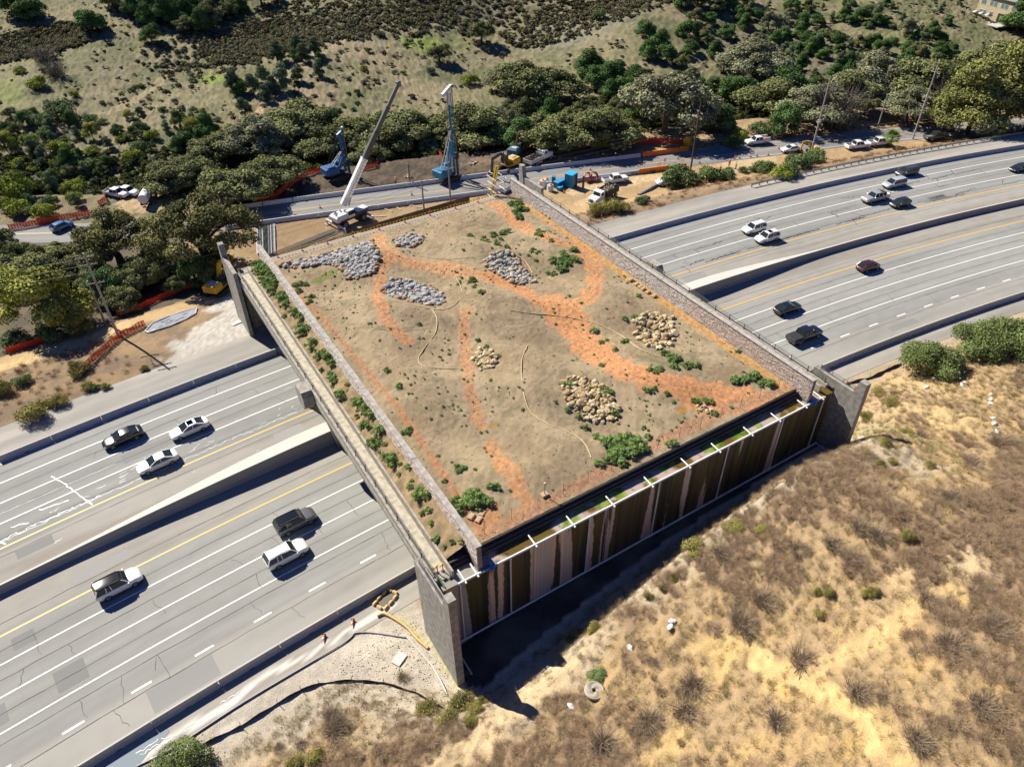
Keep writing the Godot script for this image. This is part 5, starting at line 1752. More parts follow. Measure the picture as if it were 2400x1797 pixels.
func porta(label: String, at: Vector3, turn: float, col: Color, w: float, h: float, open: bool) -> void:
	var t := thing("portable_toilet", label, "portable toilet", at, turn)
	var mb := MB.new()
	mb.box(Vector3(0, h * .5, -w * .48), Vector3(w, h, .06), col, Basis(), .02)
	mb.box(Vector3(-w * .48, h * .5, 0), Vector3(.06, h, w * .9), col, Basis(), .02)
	mb.box(Vector3(w * .48, h * .5, 0), Vector3(.06, h, w * .9), col, Basis(), .02)
	mb.box(Vector3(-w * .27, h * .5, w * .48), Vector3(w * .42, h, .06), col, Basis(), .02)
	mb.box(Vector3(w * .46, h * .5, w * .48), Vector3(w * .08, h, .06), col, Basis(), .02)
	for k in 4:
		mb.box(Vector3(-w * .5, h * .5, -w * .36 + k * w * .24), Vector3(.06, h * .9, .06), col * .85)
	part("walls", mb, M.plastic, t)
	mb = MB.new()
	mb.box(Vector3(0, h + .06, 0), Vector3(w * 1.06, .14, w * 1.06), col * 1.5, Basis(), .05)
	part("roof", mb, M.plastic, t)
	mb = MB.new()
	mb.box(Vector3(w * .18, h * .5, w * .4), Vector3(w * .48, h * .94, .06), Color(.03, .035, .05) if open else col * .8, Basis(), .01)
	part("door", mb, M.plastic, t)
	mb = MB.new()
	mb.box(Vector3(0, .04, 0), Vector3(w, .1, w), Color(.05, .05, .055))
	part("base", mb, M.plastic, t)
func crate(label: String, at: Vector3, turn: float, s: Vector3, col: Color) -> void:
	var t := thing("equipment_box", label, "box", at, turn)
	var mb := MB.new()
	mb.box(Vector3(0, s.y * .5, 0), Vector3(s.x, s.y, s.z), col, Basis(), .06)
	part("box", mb, M.paint, t)
	mb = MB.new()
	mb.box(Vector3(0, s.y + .03, 0), Vector3(s.x * 1.03, .08, s.z * 1.03), col * 1.25, Basis(), .02)
	part("lid", mb, M.paint, t)
	for k in 2:
		mb = MB.new()
		mb.box(Vector3((k - .5) * s.x * .4, s.y * .55, s.z * .5 + .012), Vector3(s.x * .26, s.y * .4, .03), col * .4, Basis(), .01)
		part("vent", mb, M.paint, t)
func tote(label: String, at: Vector3, turn: float, s: Vector3) -> void:
	var t := thing("wrapped_tub", label, "tub", at, turn)
	var mb := MB.new()
	var rings := []
	for k in 6:
		var f := k / 5.0
		var p := PackedVector3Array()
		for i in 12:
			var a := TAU * i / 12
			var q := 1.0 + .08 * sin(i * 2.3 + k * 1.7)
			p.append(Vector3(signf(cos(a)) * pow(absf(cos(a)), .5) * s.x * .5 * q, s.y * f, signf(sin(a)) * pow(absf(sin(a)), .5) * s.z * .5 * q))
		rings.append(p)
	mb.loft(rings, Color(.66, .65, .63))
	part("wrap", mb, M.cloth, t)
	mb = MB.new()
	mb.box(Vector3(0, s.y + .04, 0), Vector3(s.x * .95, .1, s.z * .95), Color(.62, .54, .42), Basis(), .03)
	part("lid", mb, M.wood, t)
	mb = MB.new()
	mb.box(Vector3(.1, s.y + .16, .1), Vector3(.5, .16, .4), Color(.45, .1, .06), Basis(Vector3.UP, .4), .05)
	part("load", mb, M.cloth, t)
func coil(label: String, at: Vector3, r: float, w: float, col: Color, tilt: float) -> void:
	var mb := MB.new()
	for k in 5:
		var p := []
		for i in 25:
			var a := TAU * i / 24.0
			var rr := r * (1.0 - .16 * k) if tilt < .1 else r * (.95 + .05 * sin(k * 3.0))
			p.append(Vector3(cos(a) * rr, w + (.0 if tilt < .1 else k * w * 1.4) + .03 * sin(a * 3.0 + k), sin(a) * rr))
		mb.tube(p, w, w, 7, col * (1.0 - .07 * (k % 2)))
	single("hose_coil" if tilt > .1 else "straw_wattle_coil", mb.mesh(M.plastic), label, "coil", at + Vector3(0, .1 + tilt * r * .75, 0), Basis(Vector3.RIGHT, tilt))
func beam_prop(label: String, at: Vector3, s: Vector3, col: Color) -> void:
	var mb := MB.new()
	mb.box(Vector3(0, s.y * .5, -s.z * .4), Vector3(s.x, s.y, .05), col, Basis(), .01)
	mb.box(Vector3(0, s.y * .5, s.z * .4), Vector3(s.x, s.y, .05), col, Basis(), .01)
	mb.box(Vector3(0, s.y * .5, 0), Vector3(.05, s.y, s.z * .78), col)
	single("steel_beam", mb.mesh(M.steel), label, "beam", at, Basis(Vector3.UP, .4))
func beam_prop2(label: String, at: Vector3, turn: float, s: Vector3, col: Color) -> void:
	var mb := MB.new()
	mb.prism(PackedVector2Array([Vector2(-s.z * .5, 0), Vector2(s.z * .5, 0), Vector2(s.z * .5, s.y * .6), Vector2(s.z * .25, s.y), Vector2(-s.z * .25, s.y), Vector2(-s.z * .5, s.y * .6)]), Vector3(-s.x * .5, 0, 0), Vector3(0, 0, -1), Vector3.UP, Vector3(s.x, 0, 0), col)
	single("concrete_beam", mb.mesh(M.concrete), label, "beam", at, Basis(Vector3.UP, turn))
func debris(label: String, at: Vector3, n: int, s: float, col: Color) -> void:
	var t := thing("supply_heap", label, "heap", at)
	for k in n:
		var mb := MB.new()
		mb.box(Vector3(R.randfn() * .6, s * .4 + R.randf() * .2, R.randfn() * .35), Vector3(s * R.randf_range(1.0, 2.0), s * R.randf_range(.5, 1.2), s * R.randf_range(.8, 1.5)), [col, col * .5, Color(.08, .09, .1), Color(.5, .3, .15)][k % 4], Basis(Vector3.UP, R.randf() * 3.0), s * .25)
		part("sack", mb, M.cloth, t)
func road_sign(label: String, at: Vector3, turn: float, h: float) -> void:
	var t := thing("road_sign", label, "sign", at, turn)
	var mb := MB.new()
	mb.rod(Vector3.ZERO, Vector3(0, h, 0), .035, .035, 6, Color(.3, .3, .3))
	part("post", mb, M.steel, t)
	mb = MB.new()
	mb.box(Vector3(.04, h - .2, 0), Vector3(.02, .75, .6), Color(.72, .72, .72), Basis(), .008)
	part("plate", mb, M.paint, t)
func striped(label: String, at: Vector3, turn: float) -> void:
	var t := thing("barricade", label, "barricade", at, turn)
	for s: float in [-.55, .55]:
		var mb := MB.new()
		mb.box(Vector3(s, .6, 0), Vector3(.06, 1.25, .06), Color(.5, .5, .5))
		mb.box(Vector3(s, .04, 0), Vector3(.07, .06, .8), Color(.4, .4, .4))
		part("leg", mb, M.steel, t)
	for k in 3:
		var mb := MB.new()
		for i in 6:
			mb.box(Vector3(-.62 + i * .25, .42 + k * .36, .06), Vector3(.25, .2, .03), Color(.74, .74, .74) if (i + k) % 2 else Color(.7, .16, .03))
		part("panel", mb, M.paint, t)
func plank_wall(a: Vector3, b: Vector3, h: float, label: String) -> void:
	var t := thing("plank_wall", label, "wall", a)
	var d := b - a
	var n := int(d.length() / 1.22)
	for k in n:
		var mb := MB.new()
		var c := Color(.105, .062, .042) * R.randf_range(.85, 1.2)
		mb.box(d * ((k + .5) / n) + Vector3(0, h * .5, 0), Vector3(d.length() / n - .015, h, .05), Color(c.r, c.g, c.b), Basis(), .01)
		part("plank", mb, M.wood, t)
	for k in 9:
		var mb := MB.new()
		mb.box(d * (k / 8.0) + Vector3(0, h * .5 - 1.5, -.1), Vector3(.12, h + 3.0, .12), Color(.12, .08, .06))
		part("post", mb, M.wood, t)
func scaffold(at: Vector3, label: String) -> void:
	var t := thing("scaffold_stair", label, "scaffold", at)
	var mb := MB.new()
	var wht := Color(.68, .68, .67)
	for x: float in [-2.6, -.6]:
		for z: float in [-1.2, 1.0]:
			mb.rod(Vector3(x, -8.0, z), Vector3(x, 4.2, z), .04, .04, 6, wht)
	for y: float in [.6, 1.8, 3.0, 4.0]:
		for z: float in [-1.2, 1.0]:
			mb.rod(Vector3(-3.4, y, z), Vector3(-.2, y, z), .035, .035, 6, wht)
		for x: float in [-2.6, -.6]:
			mb.rod(Vector3(x, y, -1.4), Vector3(x, y, 1.4), .035, .035, 6, wht)
	part("frame", mb, M.steel, t)
	mb = MB.new()
	mb.beam(Vector3(-2.4, 1.2, -.2), Vector3(-.9, 5.4, -.9), .75, .16, Color(.58, .38, .03), .03)
	mb.beam(Vector3(-2.7, 1.25, .16), Vector3(-1.2, 5.45, -.54), .06, .4, Color(.52, .34, .03))
	part("slide", mb, M.paint, t)
	mb = MB.new()
	mb.box(Vector3(.3, .9, .3), Vector3(2.4, 1.1, 1.2), Color(.035, .05, .07), Basis(Vector3.UP, .3), .1)
	part("tank", mb, M.paint, t)
func striped_sheet(c: Array, label: String) -> void:
	var t := thing("plastic_sheeting", label, "sheeting", c[0])
	for k in 16:
		var f0 := k / 16.0
		var f1 := (k + .94) / 16.0
		var mb := MB.new()
		var cc := [Color(.62, .63, .65), Color(.03, .035, .04), Color(.04, .06, .05), Color(.3, .31, .32)][[0, 0, 1, 3, 1, 0, 1, 2, 2, 1, 3, 1, 0, 1, 3, 0][k]] as Color
		for j in 10:
			var g0 := j / 10.0
			var g1 := (j + 1) / 10.0
			var pt := func(f: float, g: float, h: float) -> Vector3: return (c[0] as Vector3).lerp(c[1], f).lerp((c[3] as Vector3).lerp(c[2], f), g) - (c[0] as Vector3) + Vector3(0, h + .05 * sin(g * 19.0 + k), 0)
			var fm := (f0 + f1) * .5
			mb.quad(pt.call(f0, g1, .0), pt.call(fm, g1, .13), pt.call(fm, g0, .13), pt.call(f0, g0, .0), cc)
			mb.quad(pt.call(fm, g1, .13), pt.call(f1, g1, .0), pt.call(f1, g0, .0), pt.call(fm, g0, .13), cc)
		part("strip", mb, M.film, t)
func tarp(pts: Array, label: String) -> void:
	var mb := MB.new()
	var m := Vector3.ZERO
	for p: Vector3 in pts: m += p / pts.size()
	for i in pts.size():
		var a: Vector3 = pts[i] - m
		var b: Vector3 = pts[(i + 1) % pts.size()] - m
		for k in 6:
			var f0 := k / 6.0
			var f1 := (k + 1) / 6.0
			var w0 := Vector3(0, .09 * sin(k * 2.1 + i), 0)
			var w1 := Vector3(0, .09 * sin((k + 1) * 2.1 + i), 0)
			var q := [a * f0 + w0, b * f0 + w0, b * f1 + w1, a * f1 + w1]
			if (q[2] - q[0]).cross(q[3] - q[0]).y > .0: mb.quad(q[0], q[1], q[2], q[3], Color(.3, .32, .36))
			else: mb.quad(q[3], q[2], q[1], q[0], Color(.3, .32, .36))
		mb.tube([a, a.lerp(b, .5) + Vector3(0, .05, 0), b], .12, .12, 6, Color(.55, .52, .48))
	single("ground_tarp", mb.mesh(M.film), label, "tarp", m)
func rebar_stack(at: Vector3, turn: float, label: String) -> void:
	var t := thing("steel_bar_bundle", label, "steel bars", at, turn)
	for k in 26:
		var mb := MB.new()
		var z := (k - 13) * .32 + R.randf_range(-.1, .1)
		mb.rod(Vector3(-6.5 + R.randf(), .1, z), Vector3(9.0 + R.randf() * 2.0, .12, z + R.randf_range(-.8, .5)), .07, .07, 5, Color(.16, .15, .15).lerp(Color(.34, .31, .28), R.randf()))
		part("bar", mb, M.steel, t)
func lumber(at: Vector3, turn: float, label: String) -> void:
	var mb := MB.new()
	mb.box(Vector3.ZERO, Vector3(2.6, .09, .26), Color(.56, .43, .27), Basis(), .01)
	single("lumber_board", mb.mesh(M.wood), label, "board", at, Basis(Vector3.UP, turn))
func board(at: Vector3, turn: float, s: Vector3, col: Color, label: String) -> void:
	var mb := MB.new()
	mb.box(Vector3.ZERO, s, col, Basis(), .01)
	single("flat_board", mb.mesh(M.wood), label, "board", at, Basis(Vector3.UP, turn))
func bag(at: Vector3, turn: float, label: String) -> void:
	var mb := MB.new()
	var rings := []
	for k in 7:
		var f := k / 6.0
		var p := PackedVector3Array()
		var w := sin(PI * lerpf(.06, .94, f))
		for i in 10:
			var a := TAU * i / 10
			p.append(Vector3((f - .5) * .8, sin(a) * .15 * w + .04 * sin(k * 2.0), cos(a) * .27 * w))
		rings.append(p)
	mb.loft(rings, Color(.66, .64, .6))
	single("gravel_bag", mb.mesh(M.cloth), label, "bag", at, Basis.from_euler(Vector3(.2, turn, .15)), "gravel bags on the near hill")
func sandbox(label: String, at: Vector3, r: float) -> void:
	var t := thing("sandbag_ring", label, "sandbags", at, .45)
	for q: Array in [[-1.0, -.6, .0], [-.3, -.65, .0], [.4, -.62, .1], [1.0, -.35, 1.4], [1.05, .3, 1.6], [.6, .68, .1], [-.1, .7, .0], [-.8, .66, .1], [-1.15, .1, 1.5]]:
		var mb := MB.new()
		mb.box(Vector3(q[0], .14, q[1]), Vector3(.68, .26, .36), Color(.52, .37, .16), Basis(Vector3.UP, q[2]), .11)
		part("sandbag", mb, M.cloth, t)
	var mb := MB.new()
	mb.box(Vector3(0, .02, 0), Vector3(1.7, .05, .9), Color(.1, .085, .075))
	part("grate", mb, M.steel, t)
func guard_rail(u: float, s0: float, s1: float, label: String) -> void:
	var t := thing("guard_rail", label, "guard rail")
	var pm := MB.new()
	pm.box(Vector3(0, .35, 0), Vector3(.15, .8, .18), Color(.12, .1, .09))
	var m := pm.mesh(M.wood)
	var n := int((s1 - s0) / 1.9)
	for k in n:
		var a := onhw(u, lerpf(s0, s1, float(k) / n))
		var b := onhw(u, lerpf(s0, s1, float(k + 1) / n))
		var f := (b - a).normalized()
		var r := Vector3(-f.z, 0, f.x)
		if k % 2 == 0:
			var mb := MB.new()
			var e := onhw(u, lerpf(s0, s1, float(mini(k + 2, n)) / n))
			for y: Array in [[.62, .0], [.7, .07], [.78, .0], [.54, .07], [.46, .0]]:
				mb.beam(a + r * y[1] + Vector3(0, y[0], 0), e + r * y[1] + Vector3(0, y[0], 0), .03, .09, Color(.33, .35, .37))
			part("rail", mb, M.steel2, t)
		part_mesh("post", m, t, a - r * .14)
func road_guard(x0: float, x1: float, off: float, label: String) -> void:
	var t := thing("guard_rail", label, "guard rail")
	var pm := MB.new()
	pm.box(Vector3(0, .35, 0), Vector3(.16, .9, .16), Color(.06, .045, .035))
	var m := pm.mesh(M.wood)
	var x := x0
	while x < x1:
		var q: Array[Vector3] = []
		for xx: float in [x, x + 2.0]:
			var sl := hermite(ZA, xx + .5) - hermite(ZA, xx - .5)
			var f := Vector2(1, sl).normalized()
			q.append(Vector3(xx - f.y * off, -3.0, hermite(ZA, xx) + f.x * off))
		var mb := MB.new()
		mb.beam(q[0] + Vector3(0, .65, 0), q[1] + Vector3(0, .65, 0), .1, .28, Color(.1, .075, .06))
		part("rail", mb, M.wood, t)
		part_mesh("post", m, t, q[0])
		x += 2.0
func rock_colours() -> void:
	for k in 6:
		for c in 4:
			var m: ArrayMesh = proto["rock1%d" % k].duplicate()
			m.surface_set_material(0, M["rock%d" % c])
			proto["tan%d%d" % [k, c]] = m
# ---------------------------------------------------------------- what nobody could count
func build_scatter() -> void:
	R.seed = 4242
	var kinds := [[], [], [], []]
	var kc := [[], [], [], []]
	var grass := []
	var gc := []
	var tries := 0
	while tries < 52000:
		tries += 1
		var x := R.randf_range(-22, 125)
		var z := R.randf_range(-46, 8)
		var u := hw(x, z)
		var s := u - interp(TOE, x)
		if s < 1.0: continue
		if Vector2(x, z).length() < 4.0: continue
		var n := N1.get_noise_2d(x, z) + N2.get_noise_2d(x, z) * .5 + N3.get_noise_2d(x, z) * .25 + smoothstep(6, 18, s) * .12
		var bare := .0
		for bl: Array in GROUND_BLOTS:
			if bl[5].r > .4:
				var r := Vector2((x - bl[0]) / bl[2], (z - bl[1]) / bl[3]).length()
				bare = maxf(bare, (1.0 - smoothstep(.3, .85, r)) * float(bl[4]))
		for tr: Array in GROUND_TRAILS:
			var pts: Array = tr[3]
			for k in pts.size() - 1:
				bare = maxf(bare, 1.0 - smoothstep(.6, 1.2, seg_dist(Vector2(x, z), pts[k], pts[k + 1]) / float(tr[0])))
		var dens := smoothstep(-.15, .3, n) * (1.0 - bare * .95) * smoothstep(1.0, 9.0, s)
		var p := Vector3(x, ground_y(x, z) - .05, z)
		if R.randf() < dens * .8:
			var k := R.randi() % 3
			var sc := R.randf_range(.35, .85) * (.7 + dens * .45)
			kinds[k].append(Transform3D(Basis(Vector3.UP, R.randf() * TAU).scaled(Vector3(sc, sc * R.randf_range(.55, .95), sc)), p))
			var c := Color(.8, .78, .76).lerp(Color(1.35, 1.25, 1.15), R.randf())
			kc[k].append(c)
		elif R.randf() < .55 * (1.0 - bare * .75):
			var sc := R.randf_range(.5, 1.1)
			grass.append(Transform3D(Basis(Vector3.UP, R.randf() * TAU).scaled(Vector3.ONE * sc), p))
			gc.append(Color(.9, .8, .65).lerp(Color(.62, .66, .42), R.randf() * smoothstep(.0, .3, N2.get_noise_2d(x + 50.0, z))))
	for k in 3:
		many("dry_brush", twiggy(900 + k, 200, 1.0, .62, Color(.2, .148, .095), Color(.38, .285, .18), .011, M.bark), kinds[k], "grey brown dry brush tangled over the near hill, growth form %s" % ["one", "two", "three"][k], null, kc[k])
	many("dry_grass", twiggy(910, 46, .55, .42, Color(.3, .25, .15), Color(.48, .4, .24), .01, M.bark), grass, "short yellow dry grass on the near hill", null, gc)
	var bk := []
	var bc := []
	for i in 5200:
		var x := R.randf_range(-24, 190)
		if x > 12.0 and x < 66.0: continue
		var z := R.randf_range(-128, -78)
		var u := hw(x, z)
		var d := -27.9 - u
		var lim := 14.0 if x < 12.0 else 6.5 + maxf(.0, x - 120.0) * .03
		if d < .0 or d > lim or av(x, z) > -4.6: continue
		if x > -3.0 and x < 12.0: continue
		bk.append(Transform3D(Basis(Vector3.UP, R.randf() * TAU).scaled(Vector3.ONE * R.randf_range(.45, .95)), Vector3(x, ground_y(x, z) - .03, z)))
		bc.append(Color(.62, .5, .45).lerp(Color(.95, .78, .6), R.randf()))
	many("dry_grass", twiggy(911, 60, .8, .8, Color(.3, .22, .13), Color(.5, .38, .24), .013, M.bark), bk, "pinkish brown dry weeds on the bank beyond the highway", null, bc)
	var sc2 := []
	var cc2 := []
	for i in 9000:
		var x := R.randf_range(-60, 310)
		var z := R.randf_range(-345, -70)
		var v := av(x, z)
		if v < 34.0 or v > 230.0: continue
		var n := N1.get_noise_2d(x * .8 + 70.0, z * .8) + N3.get_noise_2d(x, z) * .4
		if R.randf() > smoothstep(-.25, .35, n): continue
		var s := R.randf_range(.28, .75) if R.randf() < .85 else R.randf_range(.8, 1.2)
		sc2.append(Transform3D(Basis(Vector3.UP, R.randf() * TAU).scaled(Vector3(s, s * .7, s)), Vector3(x, ground_y(x, z), z)))
		cc2.append(Color(.9, .75, .6).lerp(Color(1.1, 1.25, .9), R.randf()) * R.randf_range(.6, 1.3))
	for q: Array in [[74.9, -246.9, 40.0, 17.0], [118.0, -240.0, 44.0, 14.0], [166.0, -214.0, 30.0, 12.0], [.0, -274.0, 16.0, 10.0], [60.0, -246.0, 14.0, 12.0]]:
		for i in 850:
			var a := R.randf() * TAU
			var rr := pow(R.randf(), .65) * 1.25
			var x: float = q[0] + cos(a) * rr * q[2]
			var z: float = q[1] + sin(a) * rr * q[3]
			var s := R.randf_range(.6, 1.25)
			sc2.append(Transform3D(Basis(Vector3.UP, a).scaled(Vector3(s, s * .9, s)), Vector3(x, ground_y(x, z), z)))
			cc2.append(Color(1.0, .9, .75).lerp(Color(1.25, 1.35, 1.1), R.randf()) * R.randf_range(.6, 1.7))
	many("hill_scrub", crown(930, ball(931, 6, .6, .5, .2, .3, .5), 260, .17, Color(.075, .07, .04), Color(.15, .135, .085), .4), sc2, "low dark scrub dotted over the far hills", null, cc2)
	var un := []
	var uc := []
	for i in 2600:
		var x := R.randf_range(-40, 250)
		var z := hermite(ZA, x) - R.randf_range(20, 46)
		var v := av(x, z)
		if v < 20.0: continue
		var s := R.randf_range(.6, 1.5)
		un.append(Transform3D(Basis(Vector3.UP, R.randf() * TAU).scaled(Vector3(s, s, s)), Vector3(x, ground_y(x, z), z)))
		uc.append(Color(.7, .75, .6).lerp(Color(1.5, 1.6, .9), pow(R.randf(), 3.0)))
	many("undergrowth", crown(940, ball(941, 7, .7, .6, .3, .35, .55), 420, .13, Color(.055, .065, .025), Color(.13, .14, .05), .4), un, "dark green undergrowth below the trees along the creek", null, uc)
	var sd := []
	for i in 1500:
		var x := R.randf_range(19.2, 60.2)
		var z := R.randf_range(-96, -39)
		var n := N1.get_noise_2d(x * 2.0 + 300.0, z * 2.0) + smoothstep(-60, -90, z) * .12
		if R.randf() > smoothstep(.0, .4, n) * .8 + .05: continue
		var s := R.randf_range(.08, .24)
		sd.append(Transform3D(Basis(Vector3.UP, R.randf() * TAU).scaled(Vector3(s, s, s)), Vector3(x, dk(x, z), z)))
	many("seedlings", proto["weed0"][0], sd, "tiny green seedlings sprouting over the deck soil")
	var gr := []
	var gl := []
	for tr: Array in DECK_TRAILS:
		var pts: Array = tr[3]
		for k in pts.size() - 1:
			var a: Vector2 = pts[k]
			var b: Vector2 = pts[k + 1]
			for i in int(a.distance_to(b) * float(tr[0]) * 9.0):
				var p := a.lerp(b, R.randf()) + Vector2(R.randfn(), R.randfn()) * float(tr[0]) * .45
				if p.x < 19.0 or p.x > 60.4 or p.y > -38.2 or p.y < -97.3: continue
				gr.append(Transform3D(Basis.from_euler(Vector3(R.randf(), R.randf(), R.randf()) * 6.0).scaled(Vector3.ONE * R.randf_range(.025, .06)), Vector3(p.x, dk(p.x, p.y) + .015, p.y)))
				gl.append((tr[2] as Color).lerp(Color(.6, .4, .24), R.randf()) * R.randf_range(.8, 1.2))
	many("gravel", proto["rock10"], gr, "orange gravel in the channels of the deck soil", null, gl)
	gr = []
	gl = []
	for i in 3600:
		var x := R.randf_range(18.9, 60.5)
		var z := R.randf_range(-97.3, -37.9)
		gr.append(Transform3D(Basis.from_euler(Vector3(R.randf(), R.randf(), R.randf()) * 6.0).scaled(Vector3.ONE * R.randf_range(.02, .09)), Vector3(x, dk(x, z) + .01, z)))
		gl.append(Color(.22, .165, .1).lerp(Color(.46, .37, .24), R.randf()))
	many("soil_clods", proto["rock11"], gr, "small clods scattered over the deck soil", null, gl)
	var cl := []
	var clc := []
	for i in 1100:
		var x := R.randf_range(4, 13.4)
		var z := R.randf_range(-40.5, -31)
		var u := hw(x, z)
		if u < 28.6: continue
		var s := R.randf_range(.02, .09)
		cl.append(Transform3D(Basis.from_euler(Vector3(R.randf(), R.randf(), R.randf()) * 6.0).scaled(Vector3.ONE * s), Vector3(x, ground_y(x, z), z)))
		clc.append(Color(.36, .3, .22).lerp(Color(.58, .52, .42), R.randf()))
	many("rubble", proto["rock11"], cl, "crumbly pale clods on the dirt beside the near left wing wall", null, clc)
func nth(i: int) -> String:
	var o := "first second third fourth fifth sixth seventh eighth ninth tenth eleventh twelfth thirteenth fourteenth fifteenth sixteenth seventeenth eighteenth nineteenth twentieth".split(" ")
	if i <= 20:
		return o[i - 1]
	var t := ["twent", "thirt", "fort", "fift", "sixt", "sevent", "eight", "ninet"][i / 10 - 2] as String
	return t + "ieth" if i % 10 == 0 else t + "y-" + o[i % 10 - 1]
# plants of one kind that lie the same way from the same landmark, nearest first
func pg(kind: String, lm: int, rel: int, group: int, rank: int, deck: int, a: Array) -> void:
	var w := 4 - deck
	for i in a.size() / w:
		var l := ""
		if rank >= 0:
			l = ", nearest" if rank + i == 0 else ", " + nth(rank + i + 1) + " nearest"
		l = "%s%s %s %s" % [KN[kind], l, ["right of", "left of", "above", "below"][rel], LM[lm]]
		var x: float = a[i * w]
		var z: float = a[i * w + 1]
		plant(kind, x, z, a[i * w + 2], fposmod(x * 3.7 + z * 1.9, TAU), l, "tree" if kind in ["oak", "open_oak", "grey_oak", "laurel", "young_oak", "willow", "alder", "bare"] else "bush", GN[group], 1.0 if deck == 1 else a[i * w + 3], dk(x, z) if deck == 1 else INF)
func planter(a: Array) -> void:
	for i in a.size() / 3:
		plant("weed", a[i * 3], a[i * 3 + 1], a[i * 3 + 2], fposmod(i * 2.4, TAU), "leafy green shrub in the left planter strip, %s from its near end" % nth(i + 1), "bush", "green shrubs in the left planter", 1.0, 10.45 + (float(a[i * 3]) - 16.1) * .42)
func rail_row(m: Mesh, u: float, s0: float, ds: float, n: int, label: String, group: String) -> void:
	for i in n:
		var s := s0 + ds * i * 528.0 / (528.0 - u)
		single("concrete_barrier", m, label % nth(i + 1), "barrier", onhw(u, s), Basis(Vector3.UP, -s / 528.0), group)
func road_row(m: Mesh, x0: float, x1: float, off: float, step: float, label: String, group: String, called: String) -> void:
	var x := x0
	var i := 0
	while x < x1:
		var sl := hermite(ZA, x + .5) - hermite(ZA, x - .5)
		var n := sqrt(1.0 + sl * sl)
		i += 1
		single(called, m, label % nth(i), "barrier", Vector3(x - sl / n * off, -3.0, hermite(ZA, x) + off / n), Basis(Vector3.UP, atan2(-sl, 1.0)), group)
		x += step / n
func edge_posts(xs: Array, m: Mesh) -> void:
	for i in xs.size():
		single("delineator_post", m, "red delineator post on the far deck edge, %s from the left" % nth(i + 1), "delineator post", Vector3(xs[i], 10.52, -98.6), Basis(), "red posts along the far deck edge")
		if i > 0:
			pennants(Vector3(xs[i - 1], 11.3, -98.6), Vector3(xs[i], 11.3, -98.6), "string of yellow pennants on the far deck edge, %s span from the left" % nth(i))
	for i in 14:
		single("steel_stake", stake_mesh(), "thin rusty stake along the near deck edge, %s from the left" % nth(i + 1), "stake", Vector3(20.5 + i * 2.95, 10.5, -38.6), Basis(Vector3.UP, i * .6), "steel stakes along the near deck edge")
func cone_at(m: Mesh, label: String, at: Vector3, lying: int) -> void:
	single("traffic_cone", m, label, "traffic cone", at, Basis.from_euler(Vector3(0, 1.0, 1.45)) if lying == 1 else Basis(Vector3.UP, at.x).scaled(Vector3.ONE * 1.15), "orange traffic cones")
func wires(a: Vector3, b: Vector3, sag: float, step: float, label: String) -> void:
	for k in 3:
		var o := Vector3(0, step * k, 0)
		wire(a + o, b + o, sag, label % ["lowest", "middle", "highest"][k], "cables between the poles")
var KN := {"oak": "dark green oak", "open_oak": "sprawling open oak", "grey_oak": "pale grey-green oak", "laurel": "dense round dark tree", "young_oak": "slim young tree", "willow": "yellow-green willow", "alder": "tall bronze-green tree", "bare": "leafless grey tree", "toyon": "big glossy laurel bush", "bush": "green bush", "lime_bush": "lime green bush", "sage_bush": "grey sage bush", "dry_bush": "dry brown bush", "olive_bush": "yellow-olive bush", "weed": "leafy green shrub"}
var LM := ["the tip of the crane boom", "the short blue drill rig", "the tall blue drill rig", "the yellow excavator", "the far white dump truck", "the yellow portable toilet", "the white utility truck", "the transformer pole", "the palm", "the five-armed pole", "the pale house", "the two parked pickups", "the bright blue car", "the lone oak on the meadow", "the lime bush on the meadow", "the tall left pole", "the larger sprawling oak", "the yellow-green willow", "the cluster of young trees", "the dark brown pole", "the black dump truck", "the upper edge of the meadow", "the dark wooded gully", "the pale grassy slope", "the coiled straw wattle", "the round laurel bush", "the near left wing wall", "the near right wing wall", "the sandy clearing", "the white board", "the black silt fence", "the ochre gully on the hill", "the big near rock pile", "the right rock pile", "the small rock pile", "the left grey stones", "the pale grey stones", "the far grey stones", "the little rock heap", "the corner grey stones", "the near right deck corner", "the near left deck corner", "the far right deck corner", "the row of valve boxes"]
var GN := ["bushes on the hills", "bushes on the near hill", "bushes on the roadside banks", "green shrubs on the deck soil", "laurel bushes near the highway shoulder", "trees beyond the side road"]
